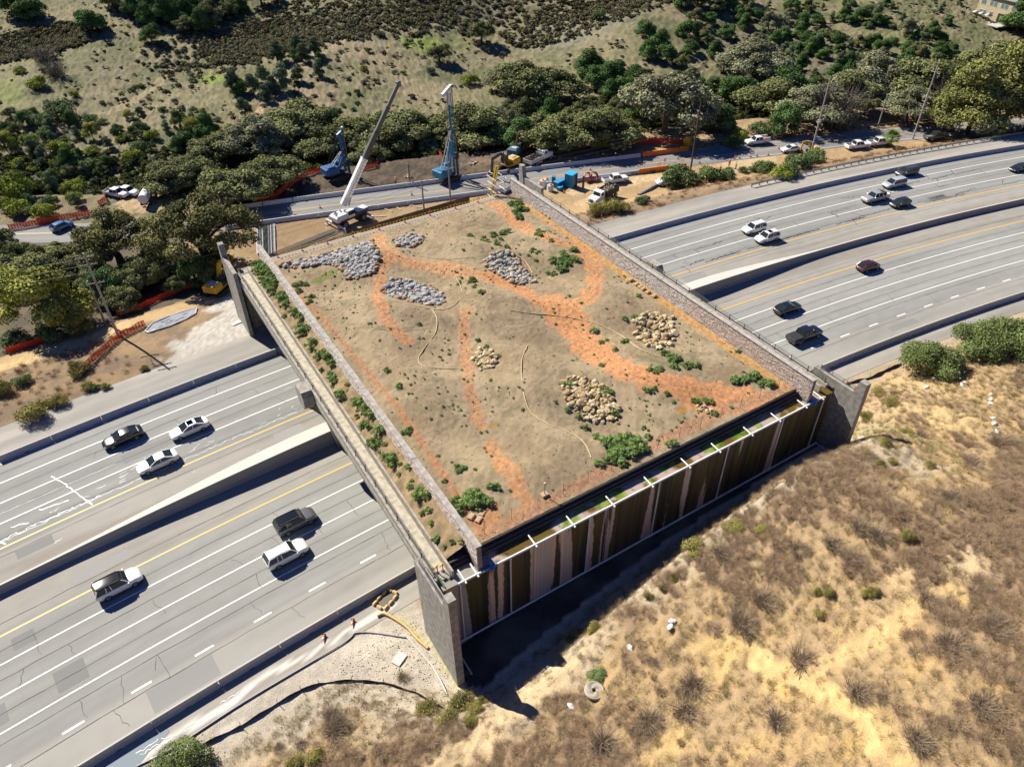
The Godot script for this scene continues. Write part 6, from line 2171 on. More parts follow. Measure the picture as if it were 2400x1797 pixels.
# ---------------------------------------------------------------- soil and turf patches, worn lines
var GROUND_BLOTS := [
	[105.6, -218.5, 5.25, 6.31, .85, Color(.2, .27, .03)],
	[99.8, -219.4, 3.65, 6.32, .7, Color(.2, .25, .04)],
	[116.1, -216.9, 4.52, 6.4, .45, Color(.19, .22, .06)],
	[47.4, -239.1, 7.86, 5.37, .7, Color(.11, .16, .05)],
	[41.3, -226.9, 4.15, 5.52, .8, Color(.22, .3, .04)],
	[41.8, -238.6, 4.05, 6.93, .4, Color(.2, .24, .07)],
	[-8.2, -239.1, 3.61, 12.7, .6, Color(.2, .25, .05)],
	[2.8, -254.1, 13.55, 19.69, .45, Color(.21, .205, .095)],
	[17.9, -244.2, 12.04, 17.06, .45, Color(.19, .17, .09)],
	[153.0, -206.5, 22.19, 13.73, .6, Color(.3, .275, .2)],
	[150.6, -184.0, 15.28, 10.98, .5, Color(.27, .23, .13)],
	[130.0, -206.3, 11.68, 10.71, .35, Color(.24, .21, .11)],
	[74.9, -246.9, 23.66, 11.35, .65, Color(.115, .115, .075)],
	[128.2, -238.5, 32.84, 6.67, .65, Color(.115, .11, .075)],
	[167.1, -213.2, 19.73, 5.52, .5, Color(.13, .125, .09)],
	[55.2, -194.1, 9.48, 13.86, .55, Color(.34, .255, .155)],
	[62.3, -199.0, 7.3, 11.23, .4, Color(.32, .24, .15)],
	[79.6, -224.6, 8.15, 14.83, .4, Color(.32, .25, .16)],
	[87.7, -192.3, 7.12, 13.22, .5, Color(.34, .27, .16)],
	[86.8, -211.1, 7.52, 12.11, .4, Color(.3, .235, .14)],
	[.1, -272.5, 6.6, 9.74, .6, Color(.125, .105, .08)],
	[198.1, -159.1, 27.72, 22.74, .6, Color(.15, .125, .1)],
	[237.3, -146.1, 11.47, 11.41, .5, Color(.16, .17, .06)],
	[245.8, -147.7, 4.42, 9.77, .5, Color(.35, .26, .15)],
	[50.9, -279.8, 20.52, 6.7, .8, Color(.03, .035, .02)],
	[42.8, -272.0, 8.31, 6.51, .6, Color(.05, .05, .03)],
	[8.0, -162.5, 4.36, 6.84, .95, Color(.47, .335, .18)],
	[11.0, -159.2, 1.93, 5.63, .9, Color(.47, .335, .18)],
	[14.2, -213.4, 10.4, 15.81, .35, Color(.28, .225, .13)],
	[38.5, -177.6, 6.54, 6.45, .4, Color(.3, .23, .14)],
	[105.9, -129.9, 13.93, 4.06, .9, Color(.46, .33, .18)],
	[122.3, -126.0, 10.95, 3.45, .9, Color(.46, .34, .19)],
	[132.0, -119.1, 6.54, 2.03, .6, Color(.4, .33, .22)],
	[130.8, -109.0, 11.49, 3.99, .95, Color(.56, .42, .24)],
	[97.5, -115.7, 11.89, 3.49, .9, Color(.52, .38, .2)],
	[87.9, -117.7, 5.86, 4.46, .7, Color(.36, .26, .14)],
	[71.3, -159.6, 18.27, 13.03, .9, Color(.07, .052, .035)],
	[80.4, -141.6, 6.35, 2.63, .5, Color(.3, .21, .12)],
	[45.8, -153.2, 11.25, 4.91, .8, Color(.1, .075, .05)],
	[90.1, -135.3, 3.17, 1.84, .7, Color(.4, .29, .16)],
	[38.6, -134.1, 8.32, 5.00, .9, Color(.3, .195, .095)],
	[61.9, -129.1, 11.53, 3.24, .7, Color(.36, .26, .15)],
	[63.4, -121.8, 9.34, 1.64, .6, Color(.5, .46, .38)],
	[32.0, -131.4, 3.59, 4.73, .7, Color(.28, .19, .1)],
	[6.2, -97.2, 4.74, 5.7, .95, Color(.52, .49, .43)],
	[9.7, -100.5, 4.21, 4.9, .9, Color(.5, .46, .39)],
	[13.8, -108.6, 3.28, 5.32, .9, Color(.5, .46, .38)],
	[2.6, -95.6, 3.31, 1.69, .8, Color(.5, .45, .37)],
	[8.0, -40.2, 2.66, 1.45, .85, Color(.66, .6, .48)],
	[9.4, -37.1, 2.6, 1.39, .6, Color(.6, .53, .4)],
	[10.5, -39.5, 1.78, .74, .8, Color(.64, .58, .46)],
	[10.4, -34.3, 2.12, 1.63, .4, Color(.36, .31, .24)],
	[-5.0, -39.4, 1.22, .84, .5, Color(.68, .64, .55)],
	[13.5, -34.5, .65, 1.38, .5, Color(.45, .4, .2)],
	[1.1, -32.8, 6.06, 1.75, .4, Color(.44, .31, .15)],
	[-4.4, -35.7, 3.22, .83, .4, Color(.42, .3, .14)],
	[51.2, -12.0, 2.8, 2.09, .95, Color(.56, .42, .24)],
	[46.1, -14.3, 2.27, 1.22, .9, Color(.52, .38, .2)],
	[85.1, -36.1, 3.6, 5.55, .8, Color(.54, .4, .2)],
	[77.3, -29.3, 3.32, 5.64, .75, Color(.6, .44, .21)],
	[62.3, -24.7, 3.54, 5.07, .6, Color(.42, .37, .29)],
	[70.5, -32.7, 2.08, 11.57, .6, Color(.36, .32, .13)],
	[58.7, -27.5, 1.19, 3.24, .8, Color(.24, .18, .15)],
	[41.1, -24.2, 2.97, 1.37, .5, Color(.5, .38, .22)],
	[34.6, -26.5, 3.5, 1.08, .5, Color(.46, .36, .22)],
	[39.8, -27.4, 2.38, 1.16, .5, Color(.27, .28, .17)],
	[22.7, -26.4, 2.35, 1.42, .6, Color(.5, .39, .24)],
	[17.3, -27.0, 3.23, 1.47, .6, Color(.5, .4, .26)],
	[13.2, -25.5, 2.7, 1.73, .6, Color(.48, .36, .2)],
	[47.0, -10.1, .9, 1.04, .8, Color(.62, .44, .18)],
	[33.0, -13.9, 1.81, 1.28, .7, Color(.62, .42, .14)],
	[31.3, -18.6, 1.4, 1.07, .6, Color(.6, .4, .14)],
	[39.3, -8.7, 1.48, 1.21, .5, Color(.56, .38, .15)],
	[40.9, -4.0, 1.16, 1.55, .5, Color(.58, .4, .14)],
	[32.1, -7.7, 2.11, .96, .6, Color(.6, .41, .15)],
	[26.8, -11.7, 2.37, 1.04, .5, Color(.56, .38, .15)]]
var GROUND_TRAILS := [
	[1.1, .85, Color(.6, .43, .19), [Vector2(32.7, -19.1), Vector2(33, -16.5), Vector2(33.6, -13.6), Vector2(33.8, -11.2), Vector2(34, -8.8), Vector2(33.1, -6.8), Vector2(32.5, -5)]],
	[.9, .8, Color(.57, .41, .19), [Vector2(33.6, -13.6), Vector2(37.6, -12.6), Vector2(40.4, -12.1), Vector2(45, -12), Vector2(47.9, -11.4)]],
	[.8, .5, Color(.6, .42, .17), [Vector2(30.4, -20.8), Vector2(32.8, -18.7), Vector2(23.5, -15.5), Vector2(20.6, -15.2)]],
	[1.4, .7, Color(.52, .4, .23), [Vector2(21.5, -26.1), Vector2(15.4, -26), Vector2(12.3, -25.3), Vector2(8.5, -25.6)]],
	[.9, .8, Color(.36, .28, .17), [Vector2(93.2, -249), Vector2(89.6, -239), Vector2(81, -227.8), Vector2(72.6, -225.3), Vector2(60.2, -218.4), Vector2(50.7, -210)]],
	[1.4, .7, Color(.36, .285, .17), [Vector2(33.1, -242.7), Vector2(32.9, -239.3), Vector2(25.3, -228.4), Vector2(16.3, -218.7), Vector2(6.9, -215.4), Vector2(-1.2, -211.4)]],
	[1.2, .8, Color(.5, .37, .2), [Vector2(47, -198.9), Vector2(41.6, -193.6)]],
	[1.00, .7, Color(.42, .32, .19), [Vector2(48.2, -206.4), Vector2(58.5, -213.5), Vector2(71.2, -218)]],
	[1.6, .8, Color(.6, .46, .26), [Vector2(87.3, -116.7), Vector2(96.2, -115.6), Vector2(104.8, -113.7), Vector2(111.9, -111.2)]],
	[1.2, .7, Color(.58, .44, .25), [Vector2(84.9, -111.8), Vector2(90.8, -111.8), Vector2(96, -113.8)]],
	[3.2, .95, Color(.5, .475, .42), [Vector2(3.4, -95.3), Vector2(7.4, -96.7), Vector2(12.3, -97.4), Vector2(16.6, -96.4)]],
	[3.4, .95, Color(.52, .49, .43), [Vector2(7.6, -100.4), Vector2(11, -102.8), Vector2(14.5, -105.7), Vector2(14.5, -100.3)]],
	[2.00, .9, Color(.48, .45, .4), [Vector2(11.7, -109.3), Vector2(14.5, -111.6), Vector2(14, -102.3)]],
	[1.6, .9, Color(.58, .42, .2), [Vector2(-19, -110), Vector2(-15.4, -110.4), Vector2(-11.1, -110.9), Vector2(-6.6, -111.3), Vector2(-2.8, -113.1)]],
	[.25, .6, Color(.42, .31, .16), [Vector2(-19.1, -107.8), Vector2(-15.5, -108.4), Vector2(-11.2, -108.8), Vector2(-6.8, -109.3), Vector2(-2.7, -111)]],
	[.55, .95, Color(.66, .62, .54), [Vector2(-10.1, -41.2), Vector2(-6.8, -41.8), Vector2(-3.4, -42.4), Vector2(.3, -43.1), Vector2(4.1, -43.5), Vector2(7.8, -43.3), Vector2(11.1, -42.9)]],
	[.3, .8, Color(.52, .47, .25), [Vector2(11.1, -42.9), Vector2(12.7, -40.8), Vector2(13.4, -37.4), Vector2(13.5, -34.5), Vector2(13.4, -32.1)]],
	[.5, .7, Color(.2, .19, .16), [Vector2(-10.6, -40.8), Vector2(-6.5, -41.4)]]]
var DECK_BLOTS := [
	[47.3, -41.6, .79, .68, .9, Color(.42, .2, .02)],
	[28.6, -50.6, .6, .64, .9, Color(.33, .215, .07)],
	[27.2, -52.7, .35, .34, .7, Color(.42, .25, .06)],
	[31.7, -37.7, 2.02, 1.77, .35, Color(.24, .19, .1)],
	[24.6, -50.1, 1.21, 3.58, .6, Color(.45, .35, .2)],
	[23.9, -45.9, 1.39, .94, .6, Color(.45, .35, .2)],
	[23.5, -47.0, .7, 1.89, .5, Color(.46, .37, .22)],
	[41.3, -67.9, 2.1, 1.21, .9, Color(.44, .35, .2)],
	[41.1, -67.6, 3.91, 2.61, .35, Color(.17, .125, .08)],
	[39.2, -60.3, 1.15, .89, .6, Color(.42, .33, .19)],
	[23.0, -73.3, 3.34, .37, .7, Color(.46, .37, .22)],
	[30.3, -70.0, 1.73, .79, .7, Color(.44, .36, .21)],
	[28.6, -65.3, 1.66, 1.05, .5, Color(.42, .34, .2)],
	[36.9, -71.0, .74, 2.19, .6, Color(.44, .36, .22)],
	[50.8, -66.9, 1.56, 1.08, .6, Color(.42, .33, .2)],
	[33.4, -47.2, 1.00, .84, .5, Color(.42, .33, .2)],
	[46.5, -62.8, 1.76, .52, .4, Color(.5,.36,.2)],
	[48.5, -91.9, 2.66, 1.37, .6, Color(.2, .145, .08)],
	[50.9, -90.4, 1.53, 1.3, .5, Color(.2, .145, .08)],
	[38.3, -40.3, 3.83, 2.29, .35, Color(.12, .125, .05)],
	[53.7, -75.5, 5.79, 3.91, .35, Color(.17, .16, .08)],
	[51.5, -49.2, 4.35, 2.37, .35, Color(.16, .15, .07)],
	[58.6, -41.2, 2.25, 1.28, .45, Color(.18, .17, .05)],
	[24.2, -89.4, 2.71, .62, .7, Color(.16, .24, .03)],
	[38.5, -80.6, 4.35, 3.33, .25, Color(.2, .17, .09)],
	[24.9, -80.9, 1.41, 1.62, .4, Color(.19, .18, .11)],
	[22.3, -57.4, 3.05, 1.86, .3, Color(.19, .165, .09)],
	[20.1, -45.6, 1.38, 1.74, .4, Color(.2, .16, .085)],
	[33.4, -69.6, 1.79, 1.48, .3, Color(.18,.135,.09)]]
var DECK_TRAILS := [
	[1.3, .9, Color(.56, .31, .15), [Vector2(35.6, -96.9), Vector2(34.5, -92.4), Vector2(34.2, -87.8), Vector2(36.6, -85.4), Vector2(39.4, -82.3), Vector2(42.3, -78), Vector2(43.5, -76.3)]],
	[1.4, .95, Color(.6, .29, .125), [Vector2(43.5, -76.3), Vector2(45.3, -72.1), Vector2(46, -67.4), Vector2(46.4, -63.8)]],
	[2.00, .95, Color(.6, .29, .125), [Vector2(46.4, -63.8), Vector2(46.3, -60.5), Vector2(46, -56.2), Vector2(45.5, -51.2)]],
	[1.7, .95, Color(.6, .29, .125), [Vector2(45.5, -51.2), Vector2(46.9, -47.1), Vector2(49.3, -44.4), Vector2(53, -41.4), Vector2(56.8, -38.1)]],
	[1.6, .85, Color(.6, .29, .125), [Vector2(49.4, -43.6), Vector2(49.2, -41.8), Vector2(51.4, -39.8), Vector2(56, -38.7)]],
	[1.3, .9, Color(.57, .29, .13), [Vector2(56.3, -98.1), Vector2(55.8, -90.7), Vector2(55.7, -85.2), Vector2(56.8, -80.6), Vector2(58.9, -77), Vector2(58.3, -72.7), Vector2(55.9, -68.7), Vector2(51.7, -64.5), Vector2(47.6, -62.9)]],
	[2.6, .8, Color(.6, .29, .125), [Vector2(47, -66.2), Vector2(47, -62.5), Vector2(47.2, -61.3)]],
	[.8, .9, Color(.53, .27, .125), [Vector2(34, -89.2), Vector2(30.4, -84.2), Vector2(28.1, -79.8), Vector2(26.8, -74.5), Vector2(26.8, -71.1), Vector2(27.4, -69)]],
	[.75, .85, Color(.48, .26, .13), [Vector2(36.4, -70.7), Vector2(34.2, -67.2), Vector2(31.8, -62.2), Vector2(29.2, -56.8), Vector2(28.5, -54.1), Vector2(27.5, -51.3)]],
	[.9, .8, Color(.53, .27, .12), [Vector2(27.1, -48.6), Vector2(26.4, -45.1), Vector2(26.1, -41.6), Vector2(25.7, -39.3), Vector2(23.8, -37.9)]],
	[.9, .8, Color(.54, .27, .115), [Vector2(22.2, -42), Vector2(22.1, -40.1), Vector2(20.3, -38.8)]],
	[.65, .8, Color(.56, .3, .1), [Vector2(60.1, -96), Vector2(60.1, -80), Vector2(60, -66), Vector2(60, -52), Vector2(59.9, -38.5)]],
	[.8, .85, Color(.42, .235, .13), [Vector2(20.1, -38.2), Vector2(25.6, -38.4), Vector2(34.2, -38.9), Vector2(43.7, -39.3), Vector2(53.6, -39.1), Vector2(60.9, -37.8)]],
	[.35, .75, Color(.45, .21, .1), [Vector2(19.2, -94.4), Vector2(20.5, -79.5), Vector2(20.9, -65.7), Vector2(21.1, -56), Vector2(20.7, -46.7), Vector2(20.3, -39.7)]],
	[.5, .7, Color(.5, .33, .18), [Vector2(23.6, -99.2), Vector2(35.2, -98.7), Vector2(51, -97.9), Vector2(60.2, -97.1)]],
	[.16, .25, Color(.15, .115, .075), [Vector2(43.7, -67.6), Vector2(43.6, -66.7), Vector2(43.1, -65.9), Vector2(42.4, -65.4), Vector2(41.6, -65.1), Vector2(40.7, -65.1), Vector2(39.8, -65.4), Vector2(39.1, -65.9), Vector2(38.7, -66.7), Vector2(38.5, -67.6), Vector2(38.7, -68.5), Vector2(39.1, -69.3), Vector2(39.8, -69.9), Vector2(40.7, -70.2), Vector2(41.6, -70.2), Vector2(42.4, -69.9), Vector2(43.1, -69.3), Vector2(43.6, -68.5), Vector2(43.7, -67.6)]],
	[.14, .3, Color(.15, .115, .075), [Vector2(44.4, -67.6), Vector2(44.2, -66.5), Vector2(43.6, -65.5), Vector2(42.8, -64.8), Vector2(41.7, -64.4), Vector2(40.5, -64.4), Vector2(39.5, -64.8), Vector2(38.6, -65.5), Vector2(38, -66.5), Vector2(37.8, -67.6), Vector2(38, -68.7), Vector2(38.6, -69.7), Vector2(39.5, -70.5), Vector2(40.5, -70.9), Vector2(41.7, -70.9), Vector2(42.8, -70.5), Vector2(43.6, -69.7), Vector2(44.2, -68.7), Vector2(44.4, -67.6)]],
	[.16, .2, Color(.15, .115, .075), [Vector2(45.2, -67.6), Vector2(45, -66.2), Vector2(44.3, -65), Vector2(43.2, -64.1), Vector2(41.8, -63.6), Vector2(40.4, -63.6), Vector2(39.1, -64.1), Vector2(38, -65), Vector2(37.3, -66.2), Vector2(37, -67.6), Vector2(37.3, -69), Vector2(38, -70.3), Vector2(39.1, -71.2), Vector2(40.4, -71.7), Vector2(41.8, -71.7), Vector2(43.2, -71.2), Vector2(44.3, -70.3), Vector2(45, -69), Vector2(45.2, -67.6)]],
	[.14, .4, Color(.19, .145, .09), [Vector2(17.5, -78), Vector2(22.9, -76), Vector2(26.7, -71.6), Vector2(31.4, -70.9)]],
	[.14, .4, Color(.19, .145, .09), [Vector2(17.4, -77), Vector2(22.9, -75.1), Vector2(26.7, -70.9), Vector2(31.4, -70.2)]],
	[.14, .4, Color(.19, .145, .09), [Vector2(28.7, -52.2), Vector2(32.2, -51.2), Vector2(39.1, -54.1), Vector2(44.7, -56.3)]],
	[.14, .4, Color(.19, .145, .09), [Vector2(19.2, -50), Vector2(22.7, -52.6), Vector2(26.5, -53.5)]]]
# ---------------------------------------------------------------- median wall, water, materials
func median(s0: float, s1: float, label: String, top: float) -> void:
	var t := thing("median_barrier", label, "barrier")
	var n := maxi(2, int((s1 - s0) / 3.0))
	var rings := []
	var caps := []
	for i in n + 1:
		var s := lerpf(s0, s1, float(i) / n)
		var flare := smoothstep(34.0, .0, absf(s + 36.0)) if s < 0 else smoothstep(30.0, .0, absf(s - 28.0))
		var hwid := lerpf(.16, 1.0, flare)
		var h := lerpf(.98, 1.9, flare) if top > .0 else .98
		var p := PackedVector3Array()
		for q: Array in [[-hwid - .25, -.05], [-hwid - .25, .1], [-hwid - .05, .4], [-hwid, h - .04], [-hwid + .05, h], [hwid - .05, h], [hwid, h - .04], [hwid + .05, .4], [hwid + .25, .1], [hwid + .25, -.05]]:
			var e := onhw(q[0] + .25, s)
			e.y = q[1]
			p.append(e)
		rings.append(p)
	var mb := MB.new()
	for i in rings.size() - 1:
		for j in 9:
			var pts := [rings[i][j], rings[i + 1][j], rings[i + 1][j + 1], rings[i][j + 1]]
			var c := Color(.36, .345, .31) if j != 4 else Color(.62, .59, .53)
			mb.quad(pts[0], pts[1], pts[2], pts[3], c)
	part("wall", mb, M.barrier, t)
	mb = MB.new()
	for k in 2:
		var s := lerpf(s0, s1, .25 + .4 * k)
		var fl := smoothstep(34.0, .0, absf(s + 36.0)) if s < 0 else smoothstep(30.0, .0, absf(s - 28.0))
		var o := lerpf(.16, 1.0, fl) + .26
		var a := onhw(o + .01, s)
		var b := onhw(o + .01, s + 1.6)
		mb = MB.new()
		mb.quad(a + Vector3(0, .42, 0), b + Vector3(0, .42, 0), b + Vector3(0, .8, 0), a + Vector3(0, .8, 0), Color(.2, .3, .38))
		part("paint_patch", mb, M.paint, t)
func build_water() -> void:
	var mb := MB.new()
	var c := Color(.23, .27, .29)
	for i in 20:
		var s0 := -84.0 + i * 1.05
		var a0 := 25.2 + .3 * N2.get_noise_2d(s0, 3.0)
		var b0 := 26.6 + 1.0 * N2.get_noise_2d(s0 * .7, 9.0) - smoothstep(-70, -62, s0) * .8
		var s1 := s0 + 1.05
		var a1 := 25.2 + .3 * N2.get_noise_2d(s1, 3.0)
		var b1 := 26.6 + 1.0 * N2.get_noise_2d(s1 * .7, 9.0) - smoothstep(-70, -62, s1) * .8
		var y := Vector3(0, .02, 0)
		mb.quad(onhw(b0, s0) + y, onhw(b1, s1) + y, onhw(a1, s1) + y, onhw(a0, s0) + y, c)
	setting("water", mb.mesh(M.water), "shallow water running in the gutter below the near barrier")
	mb = MB.new()
	for k in 26:
		var s := -84.0 + R.randf() * 26.0
		var u := R.randf_range(25.6, 27.2)
		crack(mb, wander(u, s, u + R.randf_range(-.6, .6), s + R.randf_range(.8, 2.2), .25, .12), R.randf_range(.02, .05), Color(.6, .6, .57), .03)
	setting("water_foam", mb.mesh(M.paint), "white foam streaks on the gutter water")
	mb = MB.new()
	for q: Array in [[17.5, -33.2, 2.6, 1.4], [21.0, -32.2, 2.2, 1.0], [25.5, -34.3, 2.4, .7], [33.0, -34.9, 2.5, .6]]:
		for k in 16:
			var a0 := TAU * k / 16
			var a1 := TAU * (k + 1) / 16
			var r0 := 1.0 + .3 * sin(a0 * 3.0 + q[0])
			var r1 := 1.0 + .3 * sin(a1 * 3.0 + q[0])
			var o := Vector3(q[0], .05, q[1])
			mb.tri(o, o + Vector3(cos(a1) * q[2] * r1, 0, sin(a1) * q[3] * r1), o + Vector3(cos(a0) * q[2] * r0, 0, sin(a0) * q[3] * r0), Color(.1, .105, .055))
	setting("water", mb.mesh(M.wet), "thin green pools on the shaded floor below the end wall")
func make_materials() -> void:
	var grain := noise_tex(.02, .8, 1.0, 11, 512, 5)
	var fine := noise_tex(.08, .86, 1.0, 12, 512, 3)
	var blot := noise_tex(.008, .74, 1.0, 13, 512, 6)
	var bumpy := noise_tex(.03, .0, 1.0, 14, 512, 5)
	M.earth = mat(W, .97, .0, grain, .35)
	M.earth2 = mat(W, .95)
	M.soil = mat(W, .97, .0, grain, .6)
	for k: String in ["earth", "soil"]:
		M[k].heightmap_enabled = true
		M[k].heightmap_texture = bumpy
		M[k].heightmap_scale = 3.5 if k == "earth" else 4.0
	M.asphalt = mat(W, .88, .0, fine, .5)
	M.paint = mat(W, .55)
	M.concrete = mat(W, .88, .0, blot, .22)
	M.barrier = mat(W, .85, .0, fine, .3)
	M.stone = mat(W, .92, .0, fine, 1.3)
	M.wood = mat(W, .85, .0, grain, .8)
	M.steel = mat(W, .5, .3)
	M.steel2 = mat(W, .4, .6)
	M.plastic = mat(W, .45)
	M.film = mat(W, .22)
	M.tar = mat(W, .5)
	M.cloth = mat(W, .9)
	M.stucco = mat(W, .9, .0, blot, .3)
	M.tile = mat(W, .85, .0, grain, .8)
	M.rubber = mat(W, .7)
	M.alloy = mat(W, .35, .7)
	M.lamp = mat(W, .15)
	M.rock = mat(W, .92, .0, grain, 1.2)
	var rc := [Color(.5, .38, .195), Color(.58, .47, .28), Color(.44, .32, .16), Color(.63, .53, .35)]
	for k in 4:
		M["rock%d" % k] = mat(rc[k], .92, .0, grain, 1.2)
	M.wet = mat(W, .28, .0, grain, .8)
	M.water = mat(W, .08)
	M.glass = mat(Color(.018, .026, .03), .04)
	M.glass.metallic_specular = .5
	M.glass2 = mat(W, .12)
	M.bark = mat(W, .9)
	M.leaf = mat(W, .9)
	M.leaf.metallic_specular = .25
	M.leaf.backlight_enabled = true
	M.leaf.backlight = Color(.16, .2, .05)
	M.net = mat(W, .6)
	M.net.backlight_enabled = true
	M.net.backlight = Color(.25, .03, .0)
	M.stains = mat(W, .6)
	M.stains.albedo_texture = stain_texture()
func _ready() -> void:
	var cam := Camera3D.new()
	cam.name = "camera"
	add_child(cam)
	cam.transform = Transform3D(Basis(Vector3(.84951, -.007361, .52752), Vector3(.338991, .773785, -.535109), Vector3(-.404249, .633405, .659834)), Vector3(0, 64, 0))
	cam.fov = 55.0289
	cam.near = .5
	cam.far = 4000.0
	var env := Environment.new()
	var sm := ProceduralSkyMaterial.new()
	sm.sky_top_color = Color(.17, .36, .72)
	sm.sky_horizon_color = Color(.56, .68, .82)
	sm.sky_curve = .12
	sm.ground_bottom_color = Color(.2, .17, .13)
	sm.ground_horizon_color = Color(.45, .45, .44)
	sm.sky_energy_multiplier = .6
	sm.ground_energy_multiplier = .3
	sm.sun_angle_max = 1.0
	var sky := Sky.new()
	sky.sky_material = sm
	env.background_mode = Environment.BG_SKY
	env.sky = sky
	env.tonemap_mode = Environment.TONE_MAPPER_LINEAR
	env.tonemap_exposure = 1.85
	env.sdfgi_enabled = true
	env.ssao_enabled = true
	env.ssil_enabled = true
	var we := WorldEnvironment.new()
	we.name = "environment"
	we.environment = env
	add_child(we)
	var sun := DirectionalLight3D.new()
	sun.name = "sun"
	add_child(sun)
	sun.look_at_from_position(Vector3.ZERO, Vector3(.36, -1.0, 1.08), Vector3.UP)
	sun.light_color = Color(1.0, .965, .905)
	sun.light_energy = 1.6
	sun.light_angular_distance = .5
	sun.shadow_enabled = true
	R.seed = 20
	for q: Array in [[N1, .035, 3], [N2, .16, 5], [N3, .75, 9]]:
		q[0].noise_type = FastNoiseLite.TYPE_SIMPLEX
		q[0].frequency = q[1]
		q[0].seed = q[2]
		q[0].fractal_octaves = 3
	make_materials()
	build_ground()
	build_bridge()
	build_water()
	R.seed = 31
	median(-130, -74, "long concrete median barrier at the far left of the view", 1.0)
	median(-74, -36, "concrete median barrier widening towards the left overpass pier", 1.0)
	median(-36, 28, "concrete median barrier in shade under the overpass", 1.0)
	median(28, 62, "concrete median barrier narrowing away right of the overpass", 1.0)
	median(62, 210, "long concrete median barrier curving off to the right", 1.0)
	make_plants()
	for k in 6:
		proto["rock0%d" % k] = rock_mesh(700 + k, false)
		proto["rock1%d" % k] = rock_mesh(720 + k, true)
	rock_colours()
	build_barriers()
	build_traffic()
	build_works()
	build_rocks()
	build_plants()
	build_deck_items()
	build_small()
	build_scatter()
func build_traffic() -> void:
	car("sedan", Vector3(-6.5, 0, -83.2), 3.246, Color(.012, .014, .018), "black sedan in the far lanes left of the overpass", "cars driving on the highway")
	car("sedan", Vector3(1, 0, -80.4), 3.233, Color(.74, .75, .75), "white sedan with dark roof panel, right behind the black sedan", "cars driving on the highway", Color(-1, 0, 0), false, "sunroof")
	car("sedan", Vector3(-3.7, 0, -76.3), 3.242, Color(.7, .7, .68), "white sedan beside the far yellow line left of the overpass", "cars driving on the highway")
	car("suv", Vector3(-10.8, 0, -60.1), .117, Color(.74, .75, .75), "white sport utility car with a black glass roof by the near yellow line", "cars driving on the highway", Color(.015, .016, .02))
	car("suv", Vector3(7.4, 0, -58.4), .083, Color(.1, .105, .11), "grey sport utility car with black roof beside the white one, left of the overpass", "cars driving on the highway", Color(.012, .014, .02))
	car("suv", Vector3(5.1, 0, -54.6), .088, Color(.74, .75, .75), "all white sport utility car with black window frames in the near lanes", "cars driving on the highway")
	car("hatch", Vector3(107.4, 0, -60.4), -.11, Color(.055, .01, .018), "dark maroon hatchback right of the overpass", "cars driving on the highway")
	car("sedan", Vector3(86.3, 0, -58.9), -.07, Color(.01, .016, .014), "dark green sedan just right of the overpass in the near lanes", "cars driving on the highway")
	car("pickup", Vector3(82.7, 0, -52.5), -.064, Color(.012, .014, .018), "black pickup truck with a flat bed cover right of the overpass", "cars driving on the highway", Color(-1, 0, 0), true)
	car("suv", Vector3(101.2, 0, -80.3), 3.047, Color(.74, .75, .75), "white sport utility car with an orange tail, left one of the white pair", "cars driving on the highway")
	car("suv", Vector3(100.6, 0, -76.6), 3.047, Color(.74, .75, .75), "white sport utility car with a black sunroof, right one of the white pair", "cars driving on the highway", Color(-1, 0, 0), false, "sunroof")
	car("pickup", Vector3(130.5, 0, -76.7), 2.992, Color(.45, .46, .47), "silver pickup truck with a black rack in its bed", "cars driving on the highway", Color(-1, 0, 0), false, "rack")
	car("hatch", Vector3(132.6, 0, -72.6), 2.987, Color(.018, .022, .03), "dark blue hatchback beside the silver pickup truck", "cars driving on the highway")
	car("minivan", Vector3(139.2, 0, -78.8), 2.977, Color(.4, .43, .46), "silver blue minivan in the far lanes right of the overpass", "cars driving on the highway")
	car("minivan", Vector3(146.3, 0, -81), 2.965, Color(.045, .05, .06), "dark grey minivan against the far barrier right of the overpass", "cars driving on the highway")
	car("sedan", Vector3(168, 0, -69.6), 2.921, Color(.012, .016, .025), "dark sedan cut by the right edge of the view", "cars driving on the highway")
	car("pickup", Vector3(139.1, -3, -114.9), 2.854, Color(.74, .75, .75), "white utility truck loaded with cones and tools on the side road", "vehicles parked on the side road", Color(-1, 0, 0), false, "utility")
	car("sedan", Vector3(142.3, -3, -107.5), 2.862, Color(.74, .75, .75), "white sedan alone on the side road left of the backhoe", "vehicles parked on the side road")
	car("pickup", Vector3(156.6, -3, -100.4), -.317, Color(.74, .75, .75), "white pickup truck on the side road behind the roadside bushes", "vehicles parked on the side road")
	car("pickup", Vector3(162.5, -3, -98.9), -.326, Color(.72, .72, .72), "white pickup truck half hidden by the palm", "vehicles parked on the side road")
	car("pickup", Vector3(176.9, -3, -93.9), -.366, Color(.03, .033, .04), "dark grey pickup truck on the side road near its right end", "vehicles parked on the side road")
	car("pickup", Vector3(97.6, -3, -116), -.275, Color(.74, .75, .75), "white crew cab pickup parked on the work yard by the blue toilet", "vehicles in the work yard")
	car("suv", Vector3(106.1, -3, -109.4), 2.865, Color(.74, .75, .75), "white car nose showing from behind the roadside bush", "vehicles in the work yard")
	car("pickup", Vector3(5.4, -3.01, -167.1), -.9, Color(.74, .75, .75), "left one of two white pickups parked in the dirt lot", "pickups in the dirt lot")
	car("pickup", Vector3(7.4, -3.06, -166.9), -.9, Color(.74, .75, .75), "right one of two white pickups parked in the dirt lot", "pickups in the dirt lot")
	car("hatch", Vector3(-6.2, -3, -157.3), .45, Color(.03, .14, .34), "bright blue car parked by the orange fence at left", "vehicles parked on the side road")
	tank_truck(Vector3(10.6, -3, -161), 1.15, "silver tank truck parked in the dirt lot")
